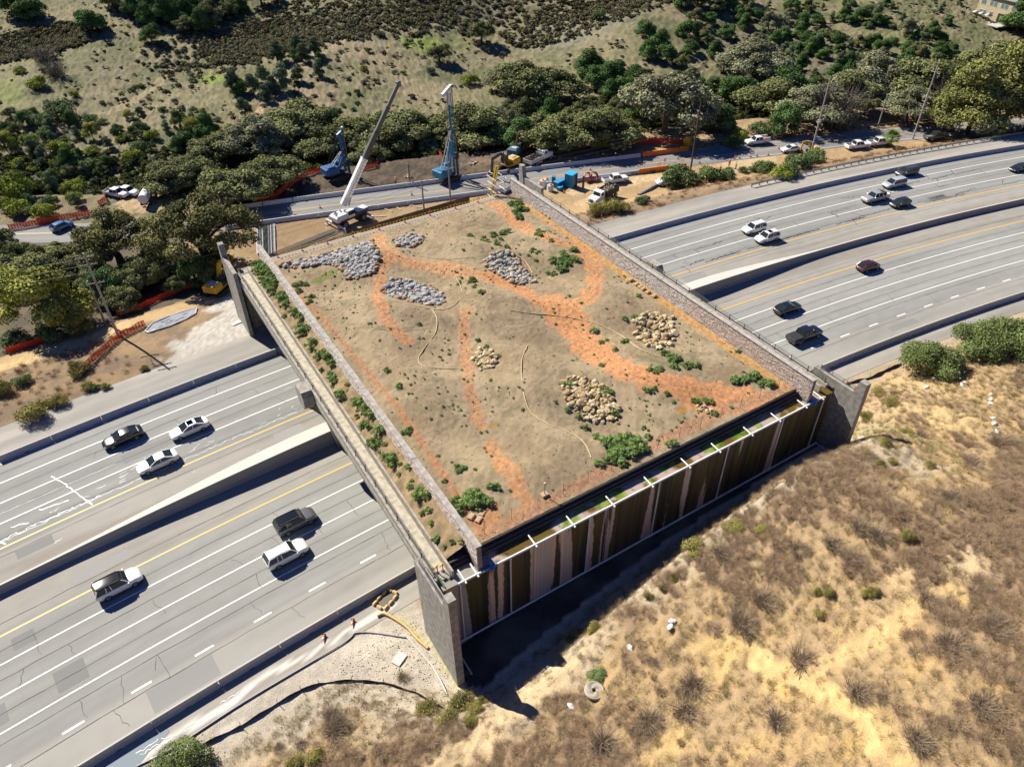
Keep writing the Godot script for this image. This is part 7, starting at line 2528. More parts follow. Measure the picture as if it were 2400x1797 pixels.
	dump_truck(Vector3(89.6, -2.91, -110), 3.42, "white dump truck with black box full of rubble by the highway shoulder", Color(.022, .022, .024), Color(.25, .22, .17), true)
	dump_truck(Vector3(89.4, -3, -133.5), .28, "white dump truck with low grey bed beyond the side road", Color(.55, .53, .49), Color(.06, .05, .04), false)
func build_works() -> void:
	drill_rig(Vector3(67.8, -3, -136.5), .25, 18.2, .03, true, Color(.025, .17, .31), "tall blue drill rig with a grey mast head beside the road")
	drill_rig(Vector3(48, -3, -150.6), .15, 9.2, .015, false, Color(.015, .09, .24), "short dark blue drill rig left of the crane under the oaks")
	excavator(Vector3(82, -3, -134.2), 3.42, .0, Color(.6, .36, .02), Color(.05, .052, .05), "yellow excavator with a dark folded arm beyond the side road")
	excavator(Vector3(87.2, -3, -139.6), .6, .0, Color(.04, .12, .17), Color(.2, .1, .04), "small dark machine with blue roof behind the yellow excavator", .7)
	excavator(Vector3(13.5, -2.26, -115.9), .75, .0, Color(.62, .34, .02), Color(.62, .34, .02), "yellow excavator behind the left end of the overpass", .8)
	excavator(Vector3(145.9, -3, -104.4), 2.6, .0, Color(.55, .33, .03), Color(.55, .33, .03), "small yellow backhoe at the foot of the leaning pole", .8, .58)
	crane(Vector3(42.3, -3, -129.2), .27, Vector3(.3, 3, -2.1), Vector3(13.7, 23.75, 2.1), "white mobile crane with its long boom raised beyond the overpass")
	mesh_fence([Vector3(-15.1, -3, -162.2), Vector3(-10.6, -3, -161.5), Vector3(-5.9, -3, -161.3), Vector3(-.6, -3, -160.7)], 1.3, "orange mesh fence behind the bright blue car", Color(.62, .055, .012), "orange mesh fences")
	mesh_fence([Vector3(1.4, -3, -164.3), Vector3(3.1, -3, -165.8), Vector3(4.3, -5.42, -179.5)], 1.2, "orange mesh fence around the dirt lot with two pickups", Color(.62, .055, .012), "orange mesh fences")
	mesh_fence([Vector3(-5.7, -3, -146.7), Vector3(-1.4, -3, -145.3), Vector3(4.4, -3, -143.8), Vector3(11, -3, -143.2), Vector3(16.3, -3, -142), Vector3(19.7, -3, -140.6)], 1.3, "long orange mesh fence under the two sprawling oaks", Color(.62, .055, .012), "orange mesh fences")
	mesh_fence([Vector3(28.4, -3, -147.4), Vector3(33, -3, -147.5), Vector3(37, -3, -151.6), Vector3(42.9, -3, -155.4), Vector3(48.6, -3.21, -156.3)], 1.3, "orange mesh fence below the short dark blue drill rig", Color(.62, .055, .012), "orange mesh fences")
	mesh_fence([Vector3(52.8, -3, -151.5), Vector3(57.2, -3, -151.2), Vector3(65.2, -5.43, -162), Vector3(66.3, -5.31, -162.7)], 1.3, "orange mesh fence climbing in shade behind the crane boom", Color(.62, .055, .012), "orange mesh fences")
	mesh_fence([Vector3(69.6, -5.42, -160.9), Vector3(72.3, -5.38, -160.5), Vector3(74.7, -5.44, -159.4), Vector3(74.4, -4.91, -154.6), Vector3(72.4, -3, -148.1)], 1.3, "orange mesh fence left of the tall drill rig", Color(.62, .055, .012), "orange mesh fences")
	mesh_fence([Vector3(90.3, -3.04, -143.8), Vector3(98.4, -3, -139), Vector3(107.9, -3, -133.4), Vector3(112.2, -3, -131.2)], 1.1, "dark orange fence in the shade behind the white dump truck", Color(.62, .055, .012), "orange mesh fences")
	mesh_fence([Vector3(114.6, -3, -131.3), Vector3(118.3, -3, -128.9), Vector3(124.1, -3, -124.1), Vector3(123.9, -3, -124.2)], 1.4, "orange mesh fence right of the brown pole", Color(.62, .055, .012), "orange mesh fences")
	mesh_fence([Vector3(-18, -1.41, -114.2), Vector3(-15.1, -1.47, -114.4), Vector3(-12.1, -1.57, -114.8), Vector3(-11, -1.68, -115.5)], 1.2, "orange mesh fence in front of the yellow-green willow", Color(.62, .055, .012), "orange mesh fences")
	mesh_fence([Vector3(-9.3, -.06, -100.9), Vector3(-7.4, -.19, -103.1), Vector3(-5.2, -.46, -105.8), Vector3(-2.8, -.77, -108.3), Vector3(.9, -1.13, -110.4)], 1.2, "orange mesh fence down the bank by the tall leaning pole", Color(.62, .055, .012), "orange mesh fences")
	mesh_fence([Vector3(-2.4, -2.17, -117.6), Vector3(1, -2.28, -117.8), Vector3(5.1, -2.61, -119.6), Vector3(8.9, -2.83, -121.1), Vector3(11.6, -2.82, -120.5)], 1.1, "orange mesh fence in the shade left of the overpass end", Color(.62, .055, .012), "orange mesh fences")
	mesh_fence([Vector3(2.9, .01, -39.1), Vector3(5.6, .04, -37.8), Vector3(8, .05, -36), Vector3(10, .38, -33.4), Vector3(11.3, 1.39, -30.2), Vector3(11.5, 2.19, -28.3)], .7, "low black silt fence below the left end of the overpass", Color(.035, .032, .028), "orange mesh fences")
	mesh_fence([Vector3(-8.5, -0, -39.2), Vector3(-4.3, -0, -39), Vector3(-.9, -0, -39.3), Vector3(1.3, -0, -39.4), Vector3(2.9, .02, -39.1)], .7, "low black silt fence above the wet gutter", Color(.05, .042, .034), "orange mesh fences")
	mesh_fence([Vector3(79.3, -0, -42.1), Vector3(82.9, -0, -41.2), Vector3(86.8, -0, -41.1), Vector3(89.4, 0, -40.9)], .8, "low black silt fence below the round laurel bush", Color(.05, .035, .025), "orange mesh fences")
	utility_pole(Vector3(172.7, -3, -97), 16.8, [3.2, 9.8, 8.6, 7.4, 15.2], 1.3, Color(.42, .41, .4), "tall grey pole with five crossarms near the right end of the side road")
	utility_pole(Vector3(144.7, -3, -103.6), 16.8, [7.2, 6.0, 2.6], 1.3, Color(.42, .41, .4), "tall grey pole with transformers beside the backhoe", true)
	utility_pole(Vector3(172.2, -3, -106.4), 7.95, [], .00, Color(.36, .35, .33), "short bare grey pole beyond the side road")
	utility_pole(Vector3(113.6, -3, -110.1), 15.6, [12.5, 13.6], 1.3, Color(.14, .07, .045), "tall dark brown pole beside the roadside bush")
	utility_pole(Vector3(-3.2, -.94, -109.5), 14.2, [9.4, 12.4, 13.6], -.2, Color(.46, .45, .43), "tall leaning grey pole with crossarms left of the overpass")
	utility_pole(Vector3(-4.4, -1.88, -115.9), 7.75, [], .00, Color(.36, .35, .33), "shorter bare pole beside the tall left pole")
	utility_pole(Vector3(111.7, -3, -128.6), 7.00, [], .00, Color(.26, .12, .06), "brown pole beyond the orange barriers")
	utility_pole(Vector3(57.1, -3, -126.7), 6.1, [], .00, Color(.3, .3, .3), "left one of two bare grey posts behind the plank wall")
	utility_pole(Vector3(63.3, -3, -126.9), 8.4, [7.0], .2, Color(.3, .3, .3), "taller one of two grey posts behind the plank wall")
	utility_pole(Vector3(59.9, -3, -139), 4.6, [], .00, Color(.2, .18, .16), "thin grey post in the dark work pit")
	wires(Vector3(-3.2, 10.26, -109.5), Vector3(-60, 8.2, -132), 1.0, 1.1, "%s black cable running left from the tall left pole")
	wires(Vector3(-3.2, 8.56, -109.5), Vector3(63.3, 2.6, -126.9), 1.6, .9, "%s cable from the tall left pole to the grey posts")
	wires(Vector3(63.3, 2.6, -126.9), Vector3(113.6, 8, -110.1), 1.5, .9, "%s cable from the grey posts to the dark brown pole")
	wires(Vector3(113.6, 8, -110.1), Vector3(144.7, 9, -103.6), 1.0, 1.1, "%s cable from the dark brown pole to the transformer pole")
	wires(Vector3(144.7, 9, -103.6), Vector3(172.7, 9, -97), 1.0, 1.1, "%s cable between the two tall grey poles")
	wires(Vector3(172.7, 9, -97), Vector3(262, 14, -60), 1.2, 1.1, "%s cable running right from the five-armed pole")
	palm(Vector3(163.9, -3, -96.9), "small fan palm beside the side road")
	house(Vector3(272.6, 2.02, -140), -1.75, "pale two storey house at the top right")
	porta("blue portable toilet block with a dark doorway in the work yard", Vector3(88.4, -3, -119.5), .35, Color(.02, .24, .46), 2.0, 2.9, true)
	porta("yellow portable toilet by the orange fence", Vector3(124, -3, -122.4), .3, Color(.62, .4, .01), 1.2, 2.3, false)
	crate("long blue steel box left of the blue toilet block", Vector3(86.3, -3, -120.8), .3, Vector3(2.6, 1.3, 1.3), Color(.03, .19, .36))
	crate("small blue drum box in front of the long blue box", Vector3(85.4, -3, -119.2), .3, Vector3(1.2, .7, .8), Color(.02, .23, .47))
	crate("narrow upright blue box behind the white tubs", Vector3(85.9, -3, -122.4), .9, Vector3(1.0, 1.8, .8), Color(.03, .19, .36))
	crate("dark grey pump unit beside the upright blue box", Vector3(88, -3, -122), .3, Vector3(1.2, .7, .8), Color(.1, .12, .13))
	tote("tall white wrapped tub, left one by the overpass end", Vector3(83, -3, -122.4), .4, Vector3(1.3, 1.5, 1.2))
	tote("white wrapped tub with tan lid, nearest the dirt track", Vector3(83.4, -3, -120), .2, Vector3(1.2, 1.3, 1.1))
	tote("white wrapped tub behind the other two tubs", Vector3(84.8, -3, -123.6), .1, Vector3(1.1, 1.0, 1.0))
	coil("orange hose coil leaning on the barriers, left one", Vector3(92.9, -3, -119.8), 1.0, .09, Color(.45, .1, .05), .9)
	coil("orange hose coil leaning on the barriers, right one", Vector3(94.2, -3, -119.4), 1.0, .09, Color(.45, .1, .05), .9)
	coil("grey straw wattle rolled into a coil on the near hill", Vector3(21.6, 6, -22.8), .72, .12, Color(.36, .31, .24), .0)
	beam_prop("upright rusty steel beam beside the hose coils", Vector3(90.1, -3, -117.4), Vector3(.3, 2.6, .4), Color(.16, .075, .045))
	beam_prop2("long grey concrete beam lying by the dirt track", Vector3(101.1, -3, -109), .28, Vector3(7.5, .5, .8), Color(.24, .245, .26))
	debris("heap of white bags and tools by the near barriers", Vector3(103.6, -3, -117.2), 10, .35, Color(.55, .53, .5))
	debris("heap of pale sacks behind the orange barriers", Vector3(108, -3, -115.9), 8, .3, Color(.45, .45, .36))
	debris("pile of tools and hoses by the thin grey post", Vector3(61, -3, -142.3), 9, .3, Color(.42, .4, .36))
	debris("pile of dark gear in front of the excavator bucket", Vector3(76.9, -3, -141), 9, .3, Color(.42, .4, .36))
	debris("row of pale buckets in the shade behind the dump truck", Vector3(99.2, -3, -136.8), 9, .3, Color(.42, .4, .36))
	debris("bright gear at the foot of the brown pole", Vector3(111, -3, -129.1), 9, .3, Color(.42, .4, .36))
	debris("tools lying by the trench left of the workers", Vector3(118.9, -3, -109.8), 9, .3, Color(.42, .4, .36))
	debris("small boxes between the white tubs and the track", Vector3(78.9, -3, -119.7), 9, .3, Color(.42, .4, .36))
	road_sign("small white road sign behind the near orange barriers", Vector3(111.2, -3, -115.8), 1.3, 2.2)
	striped("striped white barricade between the near orange barriers", Vector3(110.4, -3, -116.8), .3)
	plank_wall(Vector3(35.9, 5.75, -104.2), Vector3(55.6, 6.1, -104.2), 3.0, "long brown plank wall behind the far deck edge")
	scaffold(Vector3(60.0, 9.6, -99.6), "white scaffold stair with a yellow slide at the far right deck corner")
	striped_sheet([Vector3(25.7, -2.75, -136.7), Vector3(29.4, -2.75, -136.3), Vector3(25.8, -2.75, -124.5), Vector3(22.8, -2.75, -126.5)], "black and white striped plastic sheeting beside the overpass end")
	tarp([Vector3(.5, -.65, -108.1), Vector3(1.9, -1, -110.3), Vector3(4.7, -1.22, -111.4), Vector3(8.9, -1.3, -111.5), Vector3(8.3, -.93, -109.4), Vector3(6.5, -.7, -108.1), Vector3(4.1, -.59, -107.4), Vector3(.9, -.53, -107.2)], "grey plastic tarp held down on the slope left of the overpass")
	rebar_stack(Vector3(30.0, -2.6, -121.5), .2, "long bundles of steel bars lying left of the crane")
	lumber(Vector3(52.2, -2.92, -131.3), .3, "pale board lying on the soil behind the plank wall, first from the left")
	lumber(Vector3(52.8, -2.92, -130.1), 1.7, "pale board lying on the soil behind the plank wall, second from the left")
	lumber(Vector3(50.7, -2.92, -130.2), 1.9, "pale board lying on the soil behind the plank wall, third from the left")
	lumber(Vector3(55.3, -2.92, -130.6), 1.6, "pale board lying on the soil behind the plank wall, fourth from the left")
	lumber(Vector3(56.2, -2.92, -128.7), 2.1, "pale board lying on the soil behind the plank wall, fifth from the left")
	lumber(Vector3(48.2, -2.92, -128.5), 2.7, "pale board lying on the soil behind the plank wall, sixth from the left")
	sandbox("ring of tan sandbags around a drain on the near shoulder", Vector3(11.9, -0, -44.2), .45)
	hose([Vector3(10.3, .12, -42.8), Vector3(11, .12, -42.7), Vector3(11.7, .12, -41.5), Vector3(12.3, .12, -40), Vector3(12.6, .12, -38.3), Vector3(13, .12, -37)], "yellow straw wattle curving up to the near left wing wall", .16, Color(.56, .38, .13), "wattle", "straw_wattle")
	hose([Vector3(-12.7, .09, -40.3), Vector3(-9.4, .09, -40.3), Vector3(-3.2, .09, -41.1), Vector3(6.1, .09, -41.8), Vector3(8.1, .09, -42.1), Vector3(11.7, .09, -39.2)], "grey pipe along the wet gutter below the near barrier", .07, Color(.33, .32, .34), "pipe", "surface_pipe")
	hose([Vector3(11.8, .09, -39.2), Vector3(12.5, .09, -35), Vector3(12.3, .69, -31.7)], "thin white pipe on the dirt beside the near left wing wall", .05, Color(.62, .6, .55), "pipe", "surface_pipe")
	board(Vector3(10.2, .1, -37.5), .5, Vector3(1.3, .06, .95), Color(.68, .66, .6), "white board lying on the pale dirt by the near left wing wall")
	board(Vector3(12.8, .02, -101.8), .2, Vector3(1.5, .06, .8), Color(.72, .71, .68), "white board lying at the foot of the far left wing wall")
	bag(Vector3(84.8, 2.34, -34.6), .0, "white gravel bag on the near hill, left of the three bags below the laurel")
	bag(Vector3(88, 3.07, -32), .9, "white gravel bag on the near hill, in the upper middle of the dry slope")
	bag(Vector3(88.8, 3.08, -32), 1.8, "white gravel bag on the near hill, close behind the upper middle one")
	bag(Vector3(87.6, 4.36, -28.2), 2.7, "white gravel bag on the near hill, at the head of the row of bags")
	bag(Vector3(86.3, 4.54, -27.7), 3.6, "white gravel bag on the near hill, second in the row of bags")
	bag(Vector3(85.4, 4.67, -27.2), 4.5, "white gravel bag on the near hill, third in the row of bags")
	bag(Vector3(81.4, 5.82, -24.9), 5.4, "white gravel bag on the near hill, fourth in the row of bags")
	bag(Vector3(80.2, 6.15, -24.2), 6.3, "white gravel bag on the near hill, fifth in the row of bags")
	bag(Vector3(78.7, 6.47, -23.1), 7.2, "white gravel bag on the near hill, last in the row of bags")
	bag(Vector3(19.4, 5.7, -22.9), 8.1, "white gravel bag on the near hill, grey one under the coiled wattle")
	bag(Vector3(30.6, 7.62, -23.7), 9.0, "white gravel bag on the near hill, upper one of two near the pit edge")
	bag(Vector3(30.1, 7.59, -23.4), 9.9, "white gravel bag on the near hill, lower one of two near the pit edge")
	bag(Vector3(26.3, 6.7, -24.1), 10.8, "white gravel bag on the near hill, left of the pair near the pit edge")
	guard_rail(-26.6, 62.0, 150.0, "steel guard rail along the far shoulder right of the overpass")
	road_guard(126.0, 215.0, -5.2, "dark guard rail along the far edge of the side road")
func build_barriers() -> void:
	var far_rail := rail_mesh(5.94, .84, .32, Color(.46, .47, .48), true)
	var near_rail := rail_mesh(5.94, .86, .3, Color(.5, .49, .46), true)
	var road_rail := rail_mesh(5.94, .82, .3, Color(.6, .62, .64), false)
	var water_rail := water_mesh()
	rail_row(far_rail, -20.75, -36.0, -6.0, 6, "concrete barrier along the far highway edge, %s left of the overpass", "barriers along the far highway edge")
	rail_row(far_rail, -20.75, 18.0, 6.0, 20, "concrete barrier along the far highway edge, %s right of the overpass", "barriers along the far highway edge")
	rail_row(far_rail, -20.75, -30.0, 6.0, 8, "concrete barrier along the far highway edge, %s from the left under the overpass", "barriers along the far highway edge")
	rail_row(near_rail, 24.25, -42.0, -6.0, 6, "concrete barrier along the near highway edge, %s left of the overpass", "barriers along the near highway edge")
	rail_row(near_rail, 24.25, 18.0, 6.0, 11, "concrete barrier along the near highway edge, %s right of the overpass", "barriers along the near highway edge")
	rail_row(near_rail, 24.25, -36.0, 6.0, 9, "concrete barrier along the near highway edge, %s from the left under the overpass", "barriers along the near highway edge")
	road_row(road_rail, 26.0, 111.5, -4.3, 6.0, "white barrier on the far side of the side road, %s from its left end", "white barriers on the far side of the side road", "concrete_barrier")
	road_row(road_rail, 24.5, 107.0, 4.3, 6.0, "white barrier on the near side of the side road, %s from its left end", "white barriers on the near side of the side road", "concrete_barrier")
	road_row(water_rail, 111.5, 120.5, -4.3, 2.3, "orange plastic barrier on the far roadside, %s of its row", "orange barriers on the far roadside", "plastic_barrier")
	road_row(water_rail, 107.0, 116.0, 4.3, 2.3, "orange plastic barrier on the near roadside, %s of its row", "orange barriers on the near roadside", "plastic_barrier")
func build_small() -> void:
	var cone := cone_mesh()
	var post_or := post_mesh(Color(.72, .09, .02))
	var post_red := post_mesh(Color(.55, .012, .02))
	var post_flag := flag_post_mesh()
	cone_at(cone, "orange traffic cone on the side road in front of the crane boom", Vector3(57.9, -2.99, -134), 0)
	cone_at(cone, "orange traffic cone on the side road above the blue toilet", Vector3(96.9, -2.99, -124), 0)
	cone_at(cone, "orange traffic cone on the side road right of the orange barriers", Vector3(117.3, -2.99, -118.1), 0)
	cone_at(cone, "orange traffic cone on the side road left of the crane", Vector3(39.5, -2.99, -138.6), 0)
	cone_at(cone, "orange traffic cone on the bank above the white barriers", Vector3(98.4, -2.99, -129.7), 0)
	cone_at(cone, "orange traffic cone on the bank, second along the white barriers", Vector3(102.6, -2.99, -128.8), 0)
	cone_at(cone, "orange traffic cone on the bank, last along the white barriers", Vector3(104.6, -2.99, -127.9), 0)
	cone_at(cone, "orange traffic cone at the end of the near orange barriers", Vector3(112.6, -2.99, -115.4), 0)
	cone_at(cone, "orange traffic cone on the sand left of the two workers", Vector3(119.9, -2.99, -113.8), 0)
	cone_at(cone, "orange traffic cone on the sand just left of the red vest worker", Vector3(122, -2.99, -109.3), 0)
	cone_at(cone, "orange traffic cone on the sand above the two workers, left one", Vector3(128.2, -2.99, -111.2), 0)
	cone_at(cone, "orange traffic cone on the sand above the two workers, right one", Vector3(129.4, -2.99, -110.9), 0)
	cone_at(cone, "orange traffic cone on the sand in the middle of the cone row", Vector3(132, -2.99, -110), 0)
	cone_at(cone, "orange traffic cone on the sand, third from the backhoe", Vector3(133.6, -2.99, -109.6), 0)
	cone_at(cone, "orange traffic cone on the sand, second from the backhoe", Vector3(136.2, -2.99, -108.6), 0)
	cone_at(cone, "orange traffic cone on the sand nearest the backhoe", Vector3(139.9, -2.99, -107.4), 0)
	cone_at(cone, "orange traffic cone on the road just left of the white sedan", Vector3(141.1, -2.99, -109.9), 0)
	cone_at(cone, "orange traffic cone by the white tubs in the work yard", Vector3(85.3, -2.99, -117.6), 0)
	cone_at(cone, "orange traffic cone lying on the near shoulder left of the overpass", Vector3(5.1, .15, -43.6), 1)
	cone_at(cone, "orange traffic cone lying on the near shoulder close to the overpass", Vector3(8.1, .15, -43.7), 1)
	single("delineator_post", post_or, "orange tubular delineator on the shoulder right of the overpass, nearest", "delineator post", Vector3(78.8, -.02, -99.8), Basis(), "orange delineator posts")
	single("delineator_post", post_or, "orange tubular delineator on the shoulder right of the overpass, rightmost", "delineator post", Vector3(80.8, -0, -99.1), Basis(), "orange delineator posts")
	single("delineator_post", post_or, "orange tubular delineator on the shoulder right of the overpass, middle one", "delineator post", Vector3(80.7, -.17, -101), Basis(), "orange delineator posts")
	single("delineator_post", post_or, "orange tubular delineator on the far shoulder left of the overpass", "delineator post", Vector3(-.2, -0, -98), Basis(), "orange delineator posts")
	edge_posts([20.6, 24.3, 28.2, 32.3, 36.6, 41.0, 45.4, 50.0, 54.2, 58.0], post_red)
	pennants(Vector3(14.6, 10.4, -98.9), Vector3(18.2, 10.3, -98.9), "string of yellow pennants across the far end of the left walkway")
	single("delineator_post", post_flag, "red post with a yellow flag on the near end of the left walkway, left one", "delineator post", Vector3(15.1, 9.62, -37.6), Basis(), "red posts with yellow tops on the walkways")
	single("delineator_post", post_flag, "red post with a yellow flag on the near end of the left walkway, right one", "delineator post", Vector3(15.6, 9.62, -37.5), Basis(), "red posts with yellow tops on the walkways")
	single("delineator_post", post_flag, "red post with a yellow flag on the near end of the right walkway", "delineator post", Vector3(64.1, 9.62, -39.8), Basis(), "red posts with yellow tops on the walkways")
	person(Vector3(123.9, -3, -108.6), 1.2, Color(.7, .12, .04), 1, "worker in a red vest on the sand, bending towards the other one")
	person(Vector3(124.4, -3, -107.1), 2.8, Color(.62, .65, .05), 0, "worker in a yellow vest standing on the sand")
	person(Vector3(57.2, -3, -140.4), .5, Color(.7, .13, .03), 0, "worker in an orange vest on dark soil behind the white barriers")
	person(Vector3(112.1, -3, -130.1), 1.6, Color(.6, .62, .1), 0, "worker in a pale vest beside the brown pole")
func build_deck_items() -> void:
	var stake := stake_mesh()
	hose([Vector3(39.7, 10.68, -79.4), Vector3(38.6, 11.08, -75.8), Vector3(36.9, 11.11, -73.5), Vector3(34.6, 11.16, -72.5), Vector3(32.9, 11.26, -73.4), Vector3(31.8, 11.37, -74.8)], "tan hose curving round the near side of the round grey stone patch", .05, Color(.55, .43, .22))
	hose([Vector3(32.9, 11.26, -73.4), Vector3(32.5, 11.11, -71.2), Vector3(31.2, 10.64, -69.2), Vector3(28.9, 10.78, -67.2), Vector3(27.2, 10.7, -65.7), Vector3(26.6, 11.03, -64), Vector3(27.5, 10.97, -62.7), Vector3(30, 10.57, -61.5)], "tan hose with a long bend left of the small tan rock pile", .05, Color(.55, .43, .22))
	hose([Vector3(39.4, 10.82, -60.6), Vector3(36.9, 11.59, -57.9), Vector3(35.1, 11.7, -55.2), Vector3(33.6, 11.7, -52.4), Vector3(32.9, 11.11, -49.9), Vector3(33.4, 11.06, -47.4), Vector3(34.2, 11.04, -46), Vector3(34.9, 11.08, -44.1), Vector3(34.9, 11.09, -42.5), Vector3(34.4, 10.92, -40.9)], "long tan hose running from a bare mound towards the big shrub patch", .05, Color(.55, .43, .22))
	hose([Vector3(41.2, 11.53, -67.3), Vector3(43.4, 11.15, -65.7), Vector3(45.9, 10.91, -64), Vector3(47.9, 10.93, -61.7), Vector3(49.3, 10.95, -59.3), Vector3(50.2, 10.93, -56.2), Vector3(49.8, 11.53, -52.2), Vector3(50.7, 11.59, -49.5)], "tan hose crossing the orange channel to the right rock pile", .05, Color(.55, .43, .22))
	hose([Vector3(49.1, 11.23, -80.2), Vector3(50, 10.98, -78.8), Vector3(50.1, 10.61, -77.2), Vector3(49.7, 10.28, -75.3)], "short tan hose on the far pale rock pile", .05, Color(.55, .43, .22))
	hose([Vector3(37.8, 11.1, -87), Vector3(40.3, 11.21, -84), Vector3(43.1, 11.44, -82.2), Vector3(47.1, 11.1, -79.9)], "thin tan hose behind the far grey stones", .03, Color(.55, .43, .22))
	valve_box(Vector3(23.2, 10.6, -66.2), .1, "tan valve box by the left stone wall, first from the far end", "valve boxes along the left stone wall")
	valve_box(Vector3(23.2, 10.6, -64.8), .1, "tan valve box by the left stone wall, second from the far end", "valve boxes along the left stone wall")
	valve_box(Vector3(23.1, 10.6, -63.7), .1, "tan valve box by the left stone wall, third from the far end", "valve boxes along the left stone wall")
	valve_box(Vector3(23.1, 10.6, -62.3), .1, "tan valve box by the left stone wall, fourth from the far end", "valve boxes along the left stone wall")
	valve_box(Vector3(23.1, 10.6, -60.7), .1, "tan valve box by the left stone wall, fifth from the far end", "valve boxes along the left stone wall")
	valve_box(Vector3(23, 10.6, -59.5), .1, "tan valve box by the left stone wall, sixth from the far end", "valve boxes along the left stone wall")
	valve_box(Vector3(21.5, 10.65, -40.6), .5, "tan valve box at the near left deck corner, far one", "valve boxes by the near left corner")
	valve_box(Vector3(20.8, 10.65, -40.1), .5, "tan valve box at the near left deck corner, near one", "valve boxes by the near left corner")
	valve_box(Vector3(20.4, 10.65, -40.8), .5, "tan valve box at the near left deck corner, left one", "valve boxes by the near left corner")
	valve_box(Vector3(61, 10.7, -89.6), .1, "tan valve box near the far right deck corner, first from the left", "valve boxes at the far right corner")
	valve_box(Vector3(61, 10.7, -88.6), .1, "tan valve box near the far right deck corner, second from the left", "valve boxes at the far right corner")
	valve_box(Vector3(60.9, 10.7, -87.5), .1, "tan valve box near the far right deck corner, third from the left", "valve boxes at the far right corner")
	valve_box(Vector3(59.7, 10.65, -65.9), .1, "tan valve box by the right stone wall, first from the far end", "valve boxes along the right stone wall")
	valve_box(Vector3(59.7, 10.65, -64.6), .1, "tan valve box by the right stone wall, second from the far end", "valve boxes along the right stone wall")
	valve_box(Vector3(59.7, 10.65, -63.8), .1, "tan valve box by the right stone wall, third from the far end", "valve boxes along the right stone wall")
	valve_box(Vector3(59.7, 10.65, -63.2), .1, "tan valve box by the right stone wall, fourth from the far end", "valve boxes along the right stone wall")
	valve_box(Vector3(59.7, 10.65, -62.2), .1, "tan valve box by the right stone wall, fifth from the far end", "valve boxes along the right stone wall")
	valve_box(Vector3(59.8, 10.65, -61), .1, "tan valve box by the right stone wall, sixth from the far end", "valve boxes along the right stone wall")
	sign_post(Vector3(27.7, 10.72, -39.4), "small wooden stake with a box on top near the near deck edge")
func build_rocks() -> void:
	rock_pile(PackedVector2Array([Vector2(38.9, -52.7), Vector2(40.6, -52.2), Vector2(42.1, -50.9), Vector2(42.2, -48.4), Vector2(41.7, -45.5), Vector2(40.3, -44.5), Vector2(38.8, -44.9), Vector2(37.3, -46), Vector2(36.9, -48.5), Vector2(37.7, -50.8)]), .52, .38, Color(.5, .38, .19), Color(.6, .49, .3), "tan angular rock in the big near rock pile beside the shrub patch", "rocks of the big near pile", true, true)
	rock_pile(PackedVector2Array([Vector2(53, -57.2), Vector2(55.2, -58.2), Vector2(57.5, -57.8), Vector2(58.6, -55.9), Vector2(56.6, -53.1), Vector2(54.2, -51.2), Vector2(51.5, -50.7), Vector2(50.9, -52.2), Vector2(51.3, -54.7)]), .6, .4, Color(.5, .38, .19), Color(.6, .49, .3), "tan angular rock in the right rock pile below the stone wall", "rocks of the right pile", true, true)
	rock_pile(PackedVector2Array([Vector2(33.1, -63.2), Vector2(34.4, -63.2), Vector2(35.1, -61.9), Vector2(35.1, -59.6), Vector2(33.6, -58.7), Vector2(31.9, -59.4), Vector2(32.2, -61.3)]), .5, .32, Color(.46, .31, .15), Color(.6, .49, .3), "tan rock in the small rock pile at the deck centre", "rocks of the small centre pile", true, true)
	rock_pile(PackedVector2Array([Vector2(48.7, -41.3), Vector2(49.8, -41.1), Vector2(50.4, -40), Vector2(49.5, -39.6), Vector2(48.5, -40.4)]), .42, .26, Color(.5, .38, .19), Color(.6, .49, .3), "small tan rock in the little heap near the near right deck corner", "rocks of the little heap", true, true)
	rock_pile(PackedVector2Array([Vector2(19.7, -95.9), Vector2(22.5, -95.9), Vector2(28, -95.6), Vector2(34.2, -95.9), Vector2(33.2, -91.5), Vector2(32, -87.6), Vector2(30, -85.4), Vector2(27.9, -85.8), Vector2(26.5, -87.3), Vector2(26.8, -89.8), Vector2(26.1, -91.6), Vector2(22.8, -92.9), Vector2(20.8, -93.9)]), .5, .31, Color(.36, .355, .345), Color(.53, .52, .5), "spread of grey stones filling the far left deck corner", "", false, false)
	rock_pile(PackedVector2Array([Vector2(36.2, -93.4), Vector2(38.3, -95), Vector2(40.4, -94.7), Vector2(41.3, -92.7), Vector2(40.7, -90.9), Vector2(38.8, -89.9), Vector2(36.4, -90.8)]), .5, .31, Color(.36, .355, .345), Color(.53, .52, .5), "oval patch of grey stones near the far deck edge", "", false, false)
	rock_pile(PackedVector2Array([Vector2(29.4, -81.8), Vector2(32, -83.3), Vector2(34.4, -82.3), Vector2(35.9, -79.6), Vector2(36.3, -76.6), Vector2(35.5, -74.6), Vector2(33.9, -74.4), Vector2(31.5, -76.3), Vector2(29.4, -79.2)]), .5, .31, Color(.36, .355, .345), Color(.53, .52, .5), "oval patch of grey stones left of the deck centre", "", false, false)
	rock_pile(PackedVector2Array([Vector2(44.7, -80.7), Vector2(47, -81.6), Vector2(48.9, -81.3), Vector2(49.6, -78.6), Vector2(48.9, -75.3), Vector2(48.7, -72.4), Vector2(45.8, -73.3), Vector2(44.5, -76.2), Vector2(44.3, -79)]), .5, .31, Color(.4, .37, .31), Color(.56, .53, .46), "oval patch of pale grey stones beyond the deck centre", "", false, false)
